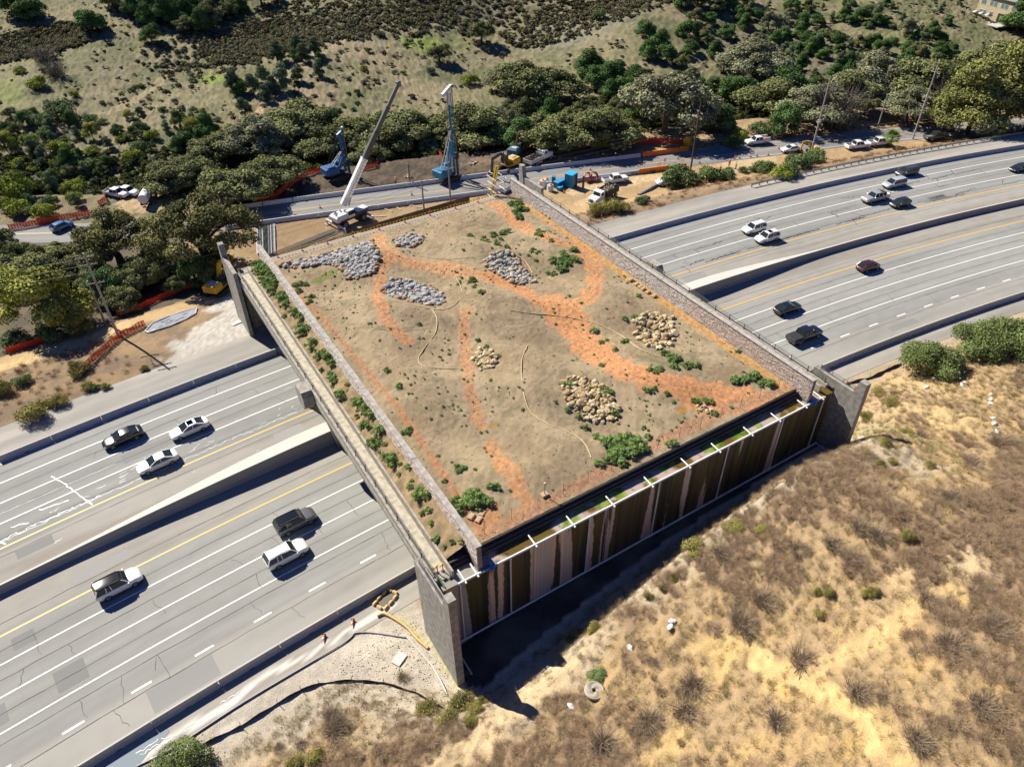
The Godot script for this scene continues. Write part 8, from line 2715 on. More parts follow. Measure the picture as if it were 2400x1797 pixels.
func build_plants() -> void:
	planter([18.0, -38.4, .4, 17.4, -39.0, .4, 16.6, -39.1, .3, 16.4, -40.1, .4, 16.4, -40.3, .5, 16.8, -42.0, .4, 16.9, -42.2, .3, 16.7, -43.7, .4, 17.3, -43.4, .5, 18.0, -44.7, .3, 17.9, -45.0, .65, 17.3, -45.5, .85, 17.6, -46.1, .5, 17.0, -45.9, .4, 17.1, -47.1, .5, 17.5, -47.6, .3, 16.9, -49.3, .4, 18.0, -49.3, .5, 17.5, -50.3, .4, 17.0, -51.1, .85, 16.9, -51.7, .3, 16.9, -51.8, .4, 17.2, -51.7, .85, 16.7, -52.6, .5, 16.6, -53.4, .3, 17.4, -53.8, .4, 17.1, -54.4, .5, 16.5, -54.9, .85, 17.7, -55.7, .95, 17.8, -56.3, .3, 17.1, -57.2, .5, 16.6, -57.9, .5, 17.9, -57.7, .3, 16.9, -58.0, .65, 18.0, -58.4, .85, 16.8, -59.7, .4, 17.8, -59.9, .85, 17.6, -61.1, .85, 18.0, -61.2, .65, 17.5, -62.0, .5, 17.3, -62.3, .3, 16.8, -63.3, .4, 17.8, -64.8, .4, 16.5, -64.1, .95, 16.5, -66.2, .3, 16.8, -67.1, .85, 17.1, -68.2, .4, 17.0, -68.6, .3, 16.8, -68.3, .3, 16.5, -69.8, .4, 17.7, -69.6, .85, 17.8, -70.6, .95, 17.9, -71.2, .5, 17.5, -71.9, .95, 16.6, -72.4, .3, 16.9, -72.0, .65, 17.1, -73.5, .3, 16.8, -74.2, .5, 17.3, -74.8, .85, 17.3, -75.5, .3, 17.2, -75.8, .4, 16.5, -75.5, .3, 17.0, -77.5, .3, 16.9, -77.9, .95, 17.9, -77.8, .5, 17.3, -78.7, .95, 17.8, -80.0, .3, 17.9, -80.7, .85, 17.5, -82.4, .85, 17.6, -82.1, .65, 16.4, -83.0, .5, 17.8, -82.9, .5, 17.6, -83.8, .3, 17.3, -84.9, .85, 16.6, -85.4, .3, 17.6, -85.9, .5, 17.9, -86.5, .4, 17.4, -86.1, .95, 17.4, -87.3, .95, 17.4, -88.5, .3, 16.9, -88.5, .3, 17.3, -88.4, .3, 16.8, -89.3, .85, 16.9, -90.1, .95, 17.7, -90.7, .95, 18.0, -91.7, .95, 17.4, -91.9, .95, 16.6, -92.1, .95, 17.8, -92.8, .95, 16.9, -94.2, .95, 17.9, -94.2, .95, 17.7, -95.1, .95, 17.7, -95.9, .95, 16.7, -95.8, .95, 17.3, -97.1, .95, 17.1, -97.1, .95])
	pg("open_oak", 16, 3, 5, -1, 0, [14.0, -125.8, 1.92, .9])
	pg("open_oak", 15, 2, 5, -1, 0, [1.0, -136.2, 1.43, .9])
	pg("oak", 17, 2, 5, 0, 0, [-12.3, -134.0, .45, 1.00, -13.9, -138.6, 1.2, .68, -17.5, -147.0, .66, .99])
	pg("oak", 15, 1, 5, 0, 0, [-5.1, -131.2, .45, .86, -6.2, -134.3, .49, .99, -8.0, -138.5, 1.02, .68])
	pg("oak", 16, 1, 5, -1, 0, [5.9, -125.6, .85, 1.1])
	pg("laurel", 16, 3, 5, -1, 0, [11.0, -122.2, .88, 1.00])
	pg("oak", 15, 0, 5, 0, 0, [-1.2, -119.7, .66, .88, 1.9, -124.5, .8, 1.00, 3.2, -129.6, .57, .99])
	pg("laurel", 16, 0, 5, -1, 0, [15.4, -125.5, .7, 1.00])
	plant("willow", -11.9, -118.9, 1.49, 1.0, "largest yellow-green willow at the left edge", "tree", "trees beyond the side road")
	pg("willow", 17, 0, 5, -1, 0, [-8.5, -115.7, .71, .9])
	pg("oak", 12, 1, 0, 0, 0, [-13.4, -188.3, .57, 1.1, -16.7, -152.9, .7, 1.00, -15.2, -193.2, .33, .9])
	pg("laurel", 17, 2, 5, -1, 0, [-16.4, -143.9, .67, 1.00])
	pg("bush", 17, 3, 5, 0, 0, [-12.1, -115.7, 2.52, 1.00, -16.5, -116.4, 2.54, 1.00, -16.4, -103.0, 1.39, 1.00, -8.0, -96.2, .8, 1.00])
	pg("oak", 11, 0, 5, 0, 0, [15.8, -163.6, 1.19, .68, 20.9, -166.8, 1.2, .68])
	pg("oak", 16, 2, 5, 0, 0, [26.4, -149.4, 1.69, .68, 26.4, -174.0, .6, 1.04, 29.0, -179.2, 1.39, .68])
	pg("oak", 1, 1, 5, 0, 0, [50.7, -167.3, 1.46, .68, 52.8, -172.6, .58, 1.05, 49.7, -179.0, 1.9, .68, 34.8, -154.6, 1.44, .68])
	pg("grey_oak", 18, 3, 5, -1, 0, [37.8, -175.6, 1.73, .68])
	pg("laurel", 18, 1, 5, 0, 0, [44.3, -210.2, .63, 1.00, 29.9, -189.8, .85, 1.00])
	pg("laurel", 11, 0, 5, 0, 0, [23.3, -185.9, .84, 1.00, 24.0, -190.3, .35, .94])
	pg("oak", 1, 0, 5, 0, 0, [59.6, -168.6, 1.61, .68, 59.5, -160.0, 1.21, .68, 67.6, -164.8, 1.89, .68])
	pg("laurel", 2, 1, 5, -1, 0, [74.2, -164.0, .94, 1.00])
	pg("oak", 3, 1, 5, -1, 0, [86.0, -154.7, 1.99, .68])
	pg("oak", 2, 2, 5, -1, 0, [80.7, -161.8, 1.27, .68])
	pg("oak", 4, 2, 5, 0, 0, [102.2, -151.3, .76, .89, 102.8, -155.2, .61, .91, 103.6, -162.0, .73, .99, 108.6, -161.7, .63, 1.04, 112.0, -158.2, .55, .95, 115.8, -165.1, 1.66, .8, 111.1, -171.8, 1.94, .8])
	pg("grey_oak", 14, 0, 5, -1, 0, [110.5, -182.9, 1.21, .68])
	pg("oak", 4, 0, 5, 0, 0, [97.6, -138.6, 1.75, .68, 112.5, -152.7, .68, 1.05, 111.7, -147.6, .63, 1.11, 117.4, -154.9, .71, 1.04, 122.0, -157.2, .66, .87])
	pg("laurel", 4, 1, 5, -1, 0, [91.7, -143.6, 1.15, .85])
	pg("oak", 20, 2, 5, 0, 0, [106.3, -134.0, 1.82, .68, 113.6, -132.7, 1.23, .68, 121.0, -147.8, .62, .99, 122.8, -151.1, .68, .89])
	pg("grey_oak", 5, 1, 5, 0, 0, [126.0, -132.8, 2.39, .85, 130.6, -146.6, .66, .87, 127.1, -149.3, .58, 1.11])
	pg("laurel", 5, 1, 5, -1, 0, [124.4, -142.1, .98, 1.00])
	pg("laurel", 5, 0, 5, -1, 0, [138.6, -129.1, 1.12, .85])
	pg("oak", 5, 2, 5, 0, 0, [142.1, -139.1, 1.14, .68, 138.0, -144.6, .63, 1.00, 153.4, -158.4, .59, .89])
	pg("oak", 14, 2, 5, -1, 0, [122.4, -216.3, .89, 1.1])
	pg("oak", 13, 3, 5, -1, 0, [102.9, -207.4, .75, 1.1])
	pg("laurel", 22, 1, 5, 0, 0, [34.5, -272.8, .81, 1.04, 31.5, -278.8, .91, 1.05, 18.6, -273.9, 1.14, .85])
	pg("laurel", 22, 3, 5, -1, 0, [32.4, -259.4, .86, 1.00])
	pg("laurel", 23, 2, 5, 0, 0, [4.2, -294.3, 1.26, .85, 1.1, -301.6, 1.5, .85])
	pg("young_oak", 18, 1, 5, 0, 0, [51.2, -209.6, .8, 1.00, 47.2, -207.9, .75, 1.00, 43.1, -212.5, .85, 1.00])
	pg("young_oak", 18, 3, 5, 0, 0, [54.5, -205.3, .88, 1.00, 51.3, -204.1, .69, 1.00, 48.6, -201.6, .59, 1.00, 41.3, -196.6, .66, 1.00])
	pg("young_oak", 18, 2, 5, 0, 0, [59.9, -225.7, .86, 1.00, 66.2, -227.4, .77, 1.00])
	pg("young_oak", 18, 0, 5, 0, 0, [59.7, -207.7, .66, 1.00, 65.7, -220.2, .75, 1.00, 65.9, -208.2, .62, 1.00, 70.0, -222.2, .76, 1.00])
	pg("laurel", 18, 2, 5, 0, 0, [64.2, -223.8, .44, 1.00, 63.2, -271.4, .73, 1.03, 75.8, -272.4, .67, 1.03])
	pg("laurel", 18, 0, 5, -1, 0, [69.2, -217.3, .4, 1.00])
	pg("laurel", 21, 3, 5, 0, 0, [163.1, -185.2, .82, 1.00, 162.3, -177.5, .8, 1.00, 155.5, -174.7, .75, 1.00, 159.0, -170.4, .78, 1.00, 141.1, -163.1, .88, 1.00, 137.9, -168.5, .95, 1.00, 134.6, -158.9, .92, 1.00, 131.4, -167.5, .97, 1.00, 129.8, -160.0, .76, 1.00])
	pg("laurel", 21, 0, 5, 0, 0, [174.6, -180.1, .79, 1.00, 188.1, -196.0, .9, 1.07, 179.7, -181.5, .5, .95, 165.9, -169.9, .5, .88, 169.8, -171.9, .65, .95, 194.7, -197.0, .85, 1.14, 189.8, -185.2, .53, 1.04, 200.3, -198.0, .96, 1.08, 174.6, -166.4, .6, 1.14, 188.3, -175.9, .75, .88, 204.7, -193.8, .9, 1.1, 207.7, -196.8, .81, 1.00, 211.5, -197.2, .7, 1.14, 205.3, -188.2, .52, 1.01, 201.7, -183.8, .55, 1.08, 200.0, -179.3, .63, 1.1, 217.2, -196.1, .72, 1.00, 209.7, -183.8, .6, 1.01, 211.7, -182.0, .53, 1.1])
	pg("laurel", 21, 1, 5, -1, 0, [135.5, -176.2, 1.13, .85])
	pg("bush", 21, 1, 5, -1, 0, [161.2, -206.5, 2.87, 1.00])
	pg("grey_oak", 6, 2, 5, 0, 0, [165.0, -143.6, .65, 1.03, 169.6, -152.3, .57, .87, 176.0, -152.0, 2.03, .68, 195.3, -168.9, .52, 1.09])
	pg("oak", 6, 2, 5, 0, 0, [161.0, -131.1, 1.97, .68, 164.1, -136.5, .43, .97, 180.0, -157.2, .49, .87, 170.3, -158.0, .53, 1.11, 185.4, -160.7, .42, .87, 190.8, -166.0, .61, .85])
	pg("laurel", 6, 2, 5, 0, 0, [160.0, -142.1, 1.41, .85, 169.5, -141.6, .49, 1.08, 172.8, -145.7, .77, .98])
	pg("laurel", 7, 1, 5, 0, 0, [165.7, -121.6, .66, .99, 169.6, -133.8, .55, 1.06, 176.7, -139.2, 1.31, .85])
	pg("grey_oak", 7, 1, 5, 0, 0, [160.8, -116.3, 1.88, .68, 169.2, -131.1, .6, 1.03])
	pg("bare", 7, 0, 5, -1, 0, [162.8, -112.3, 1.64, 1.00])
	pg("oak", 7, 0, 5, -1, 0, [175.3, -118.1, 1.73, .68])
	pg("grey_oak", 8, 2, 5, 0, 0, [181.7, -105.0, 1.45, .68, 193.7, -124.4, 2.16, .68, 199.4, -128.4, .43, .9])
	pg("oak", 9, 1, 5, 0, 0, [208.7, -124.3, .53, .99, 199.9, -117.1, 2.39, .68, 212.5, -136.2, .57, 1.11, 221.1, -151.1, .47, .95])
	pg("oak", 9, 3, 5, -1, 0, [208.3, -115.9, 1.49, .68])
	pg("bare", 9, 0, 5, -1, 0, [196.6, -104.1, 1.22, 1.00])
	pg("alder", 9, 0, 5, 0, 0, [186.1, -91.7, 1.98, .85, 196.0, -88.9, 2.21, .85, 198.8, -85.3, 1.9, .85])
	pg("alder", 9, 3, 5, -1, 0, [183.8, -95.0, 1.37, .85])
	pg("oak", 9, 0, 5, -1, 0, [228.3, -112.3, 2.37, .68])
	pg("oak", 10, 3, 5, -1, 0, [243.4, -113.5, 1.99, .68])
	pg("laurel", 10, 3, 5, 0, 0, [271.2, -130.8, 1.61, .85, 236.0, -114.3, .55, .94])
	pg("laurel", 6, 0, 5, -1, 0, [148.8, -115.9, .98, 1.2])
	pg("laurel", 6, 1, 5, 0, 0, [137.2, -124.5, .83, 1.00, 151.6, -136.7, .47, .92, 149.3, -136.0, .6, .95])
	pg("bush", 6, 2, 5, -1, 0, [144.1, -118.9, 3.12, 1.00])
	pg("lime_bush", 6, 1, 5, 0, 0, [137.7, -119.5, 2.44, 1.00, 133.3, -118.2, 1.8, 1.00])
	pg("bush", 6, 1, 5, -1, 0, [133.5, -116.0, 2.14, 1.00])
	pg("bare", 23, 2, 5, 0, 0, [3.8, -244.4, .99, .7, 2.7, -258.1, 1.04, .5])
	pg("lime_bush", 23, 1, 5, 0, 0, [-1.0, -238.3, 3.1, 1.00, -4.3, -225.2, 1.14, 1.04, -4.0, -251.6, 1.79, 1.00])
	plant("lime_bush", 103.4, -190.1, 2.85, 1.0, "bright lime bush alone on the meadow", "bush", "trees beyond the side road")
	pg("lime_bush", 0, 1, 5, -1, 0, [78.4, -206.7, 1.3, 1.00])
	pg("bush", 23, 3, 0, 0, 0, [1.6, -219.3, 4.32, .9, -3.3, -216.4, 3.13, 1.00, -3.5, -210.1, 2.31, 1.09, 1.9, -204.0, .89, .97, -10.5, -203.6, .84, 1.13])
	pg("lime_bush", 23, 0, 5, 0, 0, [6.0, -229.6, 1.5, 1.00, 17.1, -226.5, .86, 1.03])
	pg("sage_bush", 13, 3, 5, -1, 0, [96.3, -200.6, 1.75, 1.00])
	pg("lime_bush", 18, 3, 5, 0, 0, [32.6, -185.7, .79, 1.13, 30.6, -180.7, 2.46, 1.00])
	pg("lime_bush", 1, 1, 5, 0, 0, [53.1, -166.0, 2.59, 1.00, 47.2, -171.6, 2.4, 1.00])
	pg("lime_bush", 20, 2, 5, -1, 0, [106.2, -133.0, 2.3, 1.00])
	pg("lime_bush", 12, 1, 5, 0, 0, [-8.8, -164.5, 2.8, 1.00, -13.4, -169.3, 2.87, 1.08, -12.4, -179.1, 4.22, 1.2, -12.6, -192.1, 1.95, .88])
	pg("lime_bush", 11, 2, 0, 0, 0, [12.3, -188.4, 2.52, 1.00, 4.8, -196.0, 1.97, .98, 11.4, -198.8, 1.29, 1.09, 18.0, -196.2, 2.13, 1.06, 17.3, -208.8, .77, 1.09, 26.4, -203.7, .79, 1.15])
	pg("laurel", 9, 0, 5, 0, 0, [218.5, -116.9, .68, 1.15, 223.8, -120.0, .55, .9, 233.9, -123.0, .45, .97, 213.4, -99.1, .75, 1.1, 216.3, -95.2, .74, .94])
	pg("laurel", 9, 2, 5, 0, 0, [229.7, -129.2, .59, .95, 218.6, -132.4, .76, 1.09, 234.2, -132.0, .7, 1.12, 230.2, -137.4, .6, .93, 229.0, -140.0, .55, .99, 241.5, -132.8, .42, .89, 235.1, -143.8, .31, .94, 242.6, -140.9, .56, 1.09, 244.5, -138.9, .46, .88, 239.9, -144.2, .35, 1.07, 246.0, -143.5, .56, .94, 228.2, -150.2, .44, .86, 239.2, -156.8, .45, .91, 237.1, -157.7, .52, 1.13, 250.1, -164.8, .38, 1.06, 235.4, -163.1, .72, 1.05])
	pg("oak", 7, 2, 5, 0, 0, [192.7, -154.8, .47, 1.13, 209.8, -142.6, .46, .99, 218.8, -160.8, .54, .92, 229.3, -179.5, .54, 1.02])
	pg("young_oak", 9, 2, 5, 0, 0, [228.6, -132.7, .47, .9, 238.2, -140.8, .56, 1.08, 243.6, -146.1, .31, 1.11, 243.3, -153.3, .42, 1.09, 239.2, -159.9, .67, 1.06, 248.3, -161.4, .36, 1.08, 239.7, -162.9, .34, 1.01, 244.4, -164.7, .32, .98])
	pg("grey_oak", 9, 2, 5, -1, 0, [238.6, -147.8, .65, .91])
	pg("laurel", 7, 2, 5, 0, 0, [179.9, -127.4, .55, 1.06, 185.0, -137.1, .66, .91, 181.2, -138.6, .53, 1.03, 195.1, -138.9, .61, 1.01, 200.2, -137.9, .5, 1.13, 180.7, -144.7, .46, 1.00, 192.6, -148.5, .63, 1.13, 203.5, -140.9, .68, 1.14, 187.5, -149.7, .63, 1.02, 205.9, -151.6, .6, .88, 205.7, -156.9, .67, 1.03, 185.0, -152.4, .68, .93, 188.0, -154.0, .52, .86, 212.8, -151.8, .49, 1.00, 203.2, -159.1, .45, .98, 212.6, -160.6, .7, .89, 217.6, -156.4, .6, 1.05, 210.7, -163.0, .58, 1.06, 212.0, -167.3, .67, .85, 206.7, -168.7, .66, .87, 201.8, -168.2, .6, .88, 217.1, -171.2, .66, 1.12, 223.3, -170.1, .73, .89, 232.5, -164.2, .51, .85, 223.8, -176.7, .46, .91, 232.5, -167.3, .58, .98, 202.3, -174.0, .37, 1.04, 236.3, -170.5, .34, .99, 225.4, -183.7, .78, 1.07, 239.1, -171.6, .34, 1.11])
	pg("young_oak", 7, 2, 5, 0, 0, [202.0, -142.7, .63, 1.14, 195.5, -156.1, .58, .96, 212.5, -144.4, .48, 1.01, 210.2, -158.6, .6, .96, 198.2, -160.7, .58, .88, 217.6, -151.8, .42, 1.03, 222.6, -173.9, .4, 1.05, 229.8, -169.9, .41, .94, 235.0, -178.2, .32, .86, 240.9, -174.6, .34, 1.1])
	pg("oak", 21, 0, 5, 0, 0, [184.4, -186.5, .64, 1.01, 177.3, -174.5, .58, .94, 197.8, -190.8, .66, 1.13, 207.0, -185.7, .5, 1.05])
	pg("young_oak", 9, 0, 5, 0, 0, [219.9, -114.1, .66, 1.14, 227.6, -120.6, .47, 1.11, 216.8, -102.3, .66, .89])
	pg("grey_oak", 7, 2, 5, 0, 0, [185.1, -130.3, .59, .97, 190.9, -142.3, .39, .92, 206.5, -141.6, .48, 1.09, 210.4, -175.5, .64, 1.08, 217.7, -177.5, .51, 1.1, 207.1, -176.1, .65, 1.12])
	pg("laurel", 9, 1, 5, 0, 0, [215.3, -129.2, .54, .86, 205.6, -131.0, .61, 1.12, 222.1, -143.8, .74, .96, 211.8, -141.5, .55, 1.04, 223.6, -149.6, .56, 1.01])
	pg("grey_oak", 9, 0, 5, 0, 0, [200.6, -106.2, .4, 1.00, 221.6, -118.1, .58, 1.04])
	pg("laurel", 5, 2, 5, 0, 0, [144.1, -146.8, .63, .89, 148.5, -143.9, .56, 1.11, 143.3, -149.1, .48, .96, 149.7, -147.8, .74, 1.09, 150.9, -153.7, .73, .97, 154.7, -151.7, .57, 1.12, 156.1, -149.8, .5, .95, 160.2, -151.8, .58, .87])
	pg("grey_oak", 21, 0, 5, -1, 0, [181.2, -177.5, .49, .97])
	pg("oak", 9, 2, 5, 0, 0, [214.6, -124.2, .57, .97, 225.6, -127.4, .52, 1.04, 226.7, -134.9, .66, 1.13, 237.4, -130.4, .38, 1.03])
	pg("young_oak", 7, 0, 5, -1, 0, [179.5, -123.2, .43, .98])
	pg("young_oak", 5, 2, 5, 0, 0, [146.9, -148.2, .61, 1.01, 149.3, -150.7, .42, 1.12])
	pg("young_oak", 9, 1, 5, -1, 0, [188.7, -113.0, .59, .89])
	pg("grey_oak", 21, 3, 5, -1, 0, [159.4, -159.4, .43, .89])
	pg("grey_oak", 9, 1, 5, 0, 0, [215.1, -131.8, .49, .91, 202.5, -127.7, .44, .88, 219.8, -141.3, .41, 1.12])
	pg("oak", 21, 3, 5, -1, 0, [160.5, -165.2, .57, 1.07])
	pg("bush", 7, 2, 5, 0, 0, [205.4, -163.2, 1.86, .98, 222.2, -158.0, 1.96, .88, 220.1, -164.3, 1.93, 1.09, 222.6, -179.9, 1.85, .93])
	pg("bush", 9, 2, 5, 0, 0, [230.3, -146.1, 2.01, 1.09, 238.6, -153.0, 1.47, .95, 233.5, -158.5, 1.86, 1.13, 240.0, -165.3, 1.42, 1.04, 245.7, -167.0, 1.66, .88, 243.6, -174.0, 1.95, 1.1])
	pg("laurel", 10, 1, 5, -1, 0, [255.5, -145.1, .4, 1.07])
	pg("bush", 21, 0, 5, -1, 0, [211.8, -187.5, 2.01, .9])
	pg("young_oak", 10, 1, 5, 0, 0, [272.2, -152.7, .39, .93, 260.8, -151.7, .43, .99])
	pg("young_oak", 21, 0, 5, 0, 0, [212.9, -190.4, .4, .87, 221.1, -189.7, .34, .94])
	pg("oak", 22, 0, 5, 0, 0, [43.7, -263.7, .81, .87, 47.0, -284.0, .76, .92, 52.2, -276.3, .59, .85, 53.1, -281.3, .66, 1.05, 53.4, -271.7, .81, .89, 51.7, -263.3, .91, 1.08, 56.2, -274.0, .68, 1.11, 58.2, -268.5, .78, 1.03, 61.3, -280.1, .81, .85])
	pg("oak", 22, 2, 5, 0, 0, [35.1, -282.3, .66, 1.08, 42.7, -281.9, .65, .92])
	pg("laurel", 22, 0, 5, 0, 0, [39.5, -271.8, .94, 1.13, 42.4, -269.9, .84, .93, 44.3, -274.0, .96, 1.11, 47.2, -279.4, .69, .96, 46.3, -270.4, .89, 1.08, 49.0, -275.5, .79, 1.11, 48.0, -262.3, .86, 1.11, 56.9, -281.2, .96, .88, 59.3, -275.0, .94, .93])
	pg("laurel", 22, 2, 5, 0, 0, [37.8, -275.4, .69, 1.01, 38.2, -279.6, .94, 1.1, 36.7, -285.0, .79, .97])
	pg("oak", 18, 2, 5, -1, 0, [70.4, -271.7, .95, .93])
	pg("oak", 22, 1, 5, 0, 0, [28.6, -288.1, .85, 1.05, 28.0, -292.0, .91, 1.15])
	pg("laurel", 21, 2, 5, -1, 0, [189.9, -201.5, .92, .9])
	pg("lime_bush", 12, 2, 0, 0, 0, [-5.9, -172.3, .85, 1.01, -2.5, -169.8, 1.87, 1.11, -.9, -181.3, 2.42, .98, -2.6, -185.1, 1.23, .89, -4.3, -195.9, 1.03, 1.1, -8.7, -195.5, 1.29, .88, -11.3, -198.6, 2.34, .93])
	pg("bush", 12, 2, 0, 0, 0, [-7.1, -169.9, 2.11, 1.14, -7.5, -192.5, .92, .94])
	pg("bush", 12, 1, 0, 0, 0, [-10.4, -167.9, 1.74, .92, -11.4, -175.0, 2.04, .91, -11.1, -185.1, 2.9, 1.11])
	pg("willow", 11, 0, 0, -1, 0, [28.2, -195.0, .56, .98])
	pg("lime_bush", 23, 3, 0, 0, 0, [.9, -225.9, 1.1, 1.05, -1.9, -201.0, 2.89, 1.03, -7.5, -206.7, 2.82, 1.15])
	pg("bush", 11, 1, 0, 0, 0, [3.8, -188.8, 2.72, .96, 1.0, -197.7, 1.51, .87])
	pg("young_oak", 23, 3, 0, 0, 0, [-1.9, -212.0, .6, .89, 2.7, -206.2, .4, .88, -2.5, -205.1, .44, 1.01, -7.1, -202.9, .58, .95, -6.3, -199.5, .33, 1.09])
	pg("laurel", 23, 3, 0, 0, 0, [2.8, -214.0, .52, .91, -6.6, -218.9, .57, .93])
	pg("laurel", 11, 2, 0, 0, 0, [6.8, -187.8, .46, 1.05, 11.6, -201.5, .46, 1.06, 16.9, -201.0, .54, .86, 18.7, -211.9, .29, 1.09])
	pg("oak", 12, 2, 0, -1, 0, [-1.8, -187.8, .42, 1.12])
	pg("oak", 11, 1, 0, -1, 0, [4.9, -186.1, .33, 1.05])
	pg("laurel", 11, 1, 0, 0, 0, [2.2, -180.7, .3, .93, 1.7, -196.1, .3, 1.07, -.8, -191.5, .62, 1.15])
	pg("oak", 23, 1, 0, -1, 0, [-9.8, -224.3, .36, .96])
	pg("oak", 11, 2, 0, 0, 0, [14.4, -198.3, .44, .93, 25.9, -200.1, .48, 1.03])
	pg("oak", 23, 3, 0, 0, 0, [-.8, -203.8, .39, .86, -9.1, -214.9, .43, 1.1, -11.4, -211.9, .45, .97])
	pg("young_oak", 12, 2, 0, 0, 0, [-2.3, -166.3, .4, .93, -5.7, -182.6, .54, 1.14, -6.2, -195.9, .36, .9, -10.9, -195.7, .33, 1.01])
	pg("young_oak", 11, 1, 0, -1, 0, [1.3, -187.1, .46, .86])
	pg("laurel", 12, 1, 0, -1, 0, [-14.1, -200.4, .31, .95])
	pg("laurel", 12, 2, 0, -1, 0, [-5.5, -187.4, .5, .9])
	pg("willow", 12, 1, 0, -1, 0, [-14.9, -173.2, .37, 1.13])
	pg("young_oak", 11, 2, 0, 0, 0, [8.4, -196.8, .42, .9, 22.1, -198.3, .39, .97])
	pg("willow", 11, 2, 0, -1, 0, [15.7, -210.8, .29, 1.07])
	pg("young_oak", 12, 1, 0, -1, 0, [-10.3, -171.7, .34, 1.08])
	pg("bush", 23, 1, 0, -1, 0, [-11.5, -218.3, 2.4, 1.04])
	pg("willow", 23, 3, 0, 0, 0, [6.0, -204.2, .5, 1.01, -12.5, -207.6, .62, .99])
	pg("willow", 12, 2, 0, -1, 0, [-3.9, -180.0, .32, 1.14])
	pg("bush", 11, 2, 0, 0, 0, [10.6, -181.5, 1.09, .97, 10.0, -184.1, 1.08, 1.01, 14.0, -185.0, 1.03, 1.13, 14.3, -192.8, 2.36, .85])
	pg("bush", 23, 0, 0, 0, 0, [6.8, -212.1, 2.28, 1.08, 9.6, -211.3, 1.26, .86])
	pg("lime_bush", 18, 1, 0, 0, 0, [32.7, -205.0, 1.01, 1.03, 31.9, -196.1, 1.05, 1.06])
	pg("sage_bush", 12, 2, 0, 0, 0, [-2.4, -196.3, 1.2, .95, -7.5, -198.0, 1.04, .95, -8.5, -199.7, .92, 1.12])
	pg("sage_bush", 23, 1, 0, -1, 0, [-9.2, -228.2, 1.08, .89])
	pg("sage_bush", 23, 3, 0, 0, 0, [-.7, -228.9, .84, .93, .8, -209.9, .99, .93])
	pg("bush", 22, 3, 0, 0, 0, [31.5, -226.4, 1.15, .91, 35.8, -228.2, 1.28, .86, 19.8, -228.2, 1.06, .98, 24.1, -211.7, 1.24, .89])
	pg("sage_bush", 18, 1, 0, 0, 0, [55.5, -236.9, 1.25, 1.00, 47.1, -230.0, 1.16, .9, 54.8, -247.9, 1.2, .99, 52.5, -246.3, 1.27, .99, 44.0, -236.8, 1.04, .88, 34.5, -197.6, 1.14, 1.00, 29.5, -203.9, .85, 1.11])
	pg("sage_bush", 23, 0, 0, 0, 0, [5.1, -225.9, 1.13, .9, 6.6, -215.5, .94, .87, 11.6, -222.4, .94, 1.00])
	pg("sage_bush", 11, 2, 0, 0, 0, [7.9, -185.4, 1.05, 1.11, 12.6, -182.7, .77, .88, 16.9, -212.4, .82, .97, 23.1, -207.2, .83, .9])
	pg("bush", 18, 1, 0, 0, 0, [56.1, -243.8, 1.07, .87, 50.2, -241.1, 1.22, 1.09, 44.5, -239.4, 1.11, 1.06, 30.8, -206.6, 1.15, 1.09])
	pg("sage_bush", 22, 3, 0, 0, 0, [36.7, -232.2, 1.07, .87, 38.3, -230.0, 1.08, .9, 20.5, -219.0, .93, 1.08, 28.2, -216.2, .86, 1.12, 26.0, -208.1, .89, 1.1])
	pg("dry_bush", 11, 2, 0, 0, 0, [12.5, -184.0, .85, .91, 14.5, -202.6, .93, 1.00])
	pg("sage_bush", 11, 1, 0, -1, 0, [.4, -176.6, 1.12, .97])
	pg("dry_bush", 11, 0, 0, 0, 0, [14.6, -182.2, 1.06, 1.09, 18.5, -183.5, 1.2, .86])
	pg("dry_bush", 22, 3, 0, -1, 0, [22.7, -221.1, 1.25, 1.04])
	pg("dry_bush", 23, 3, 0, 0, 0, [4.5, -210.8, .76, 1.00, 3.1, -208.1, 1.13, .98, .0, -206.2, .93, 1.11])
	pg("dry_bush", 23, 0, 0, -1, 0, [13.2, -221.4, 1.03, 1.06])
	pg("lime_bush", 11, 0, 0, 0, 0, [15.2, -180.2, 1.16, .89, 17.8, -186.0, .81, .87])
	pg("lime_bush", 22, 3, 0, -1, 0, [22.6, -230.1, .98, 1.01])
	pg("sage_bush", 11, 0, 0, 0, 0, [16.0, -184.8, 1.25, 1.00, 19.3, -180.3, 1.08, .96, 21.0, -179.7, .87, .93, 24.7, -195.2, .91, 1.05])
	pg("dry_bush", 11, 1, 0, -1, 0, [.1, -195.1, 1.01, 1.06])
	pg("dry_bush", 12, 2, 0, -1, 0, [-8.3, -189.2, 1.00, 1.14])
	pg("grey_oak", 2, 2, 5, -1, 0, [89.2, -163.0, .76, 1.09])
	pg("laurel", 4, 2, 5, 0, 0, [107.0, -151.3, .93, .88, 107.6, -156.5, .83, 1.1])
	pg("grey_oak", 3, 2, 5, 0, 0, [95.7, -155.5, .72, 1.09, 93.3, -161.0, .76, .92, 101.6, -165.7, .55, 1.07])
	pg("grey_oak", 1, 2, 5, -1, 0, [64.8, -173.2, .57, .86])
	pg("oak", 3, 2, 5, -1, 0, [99.4, -157.8, .56, 1.07])
	pg("grey_oak", 2, 1, 5, -1, 0, [73.8, -158.0, .53, 1.00])
	pg("oak", 18, 3, 5, 0, 0, [42.5, -187.1, .53, .95, 35.3, -183.6, .76, .98])
	pg("laurel", 1, 2, 5, 0, 0, [56.3, -175.4, .93, 1.07, 58.1, -180.8, .65, 1.01])
	pg("oak", 5, 1, 5, 0, 0, [135.3, -140.5, .56, 1.12, 128.0, -153.1, .59, 1.11])
	pg("laurel", 0, 3, 5, -1, 0, [69.8, -171.8, .9, .98])
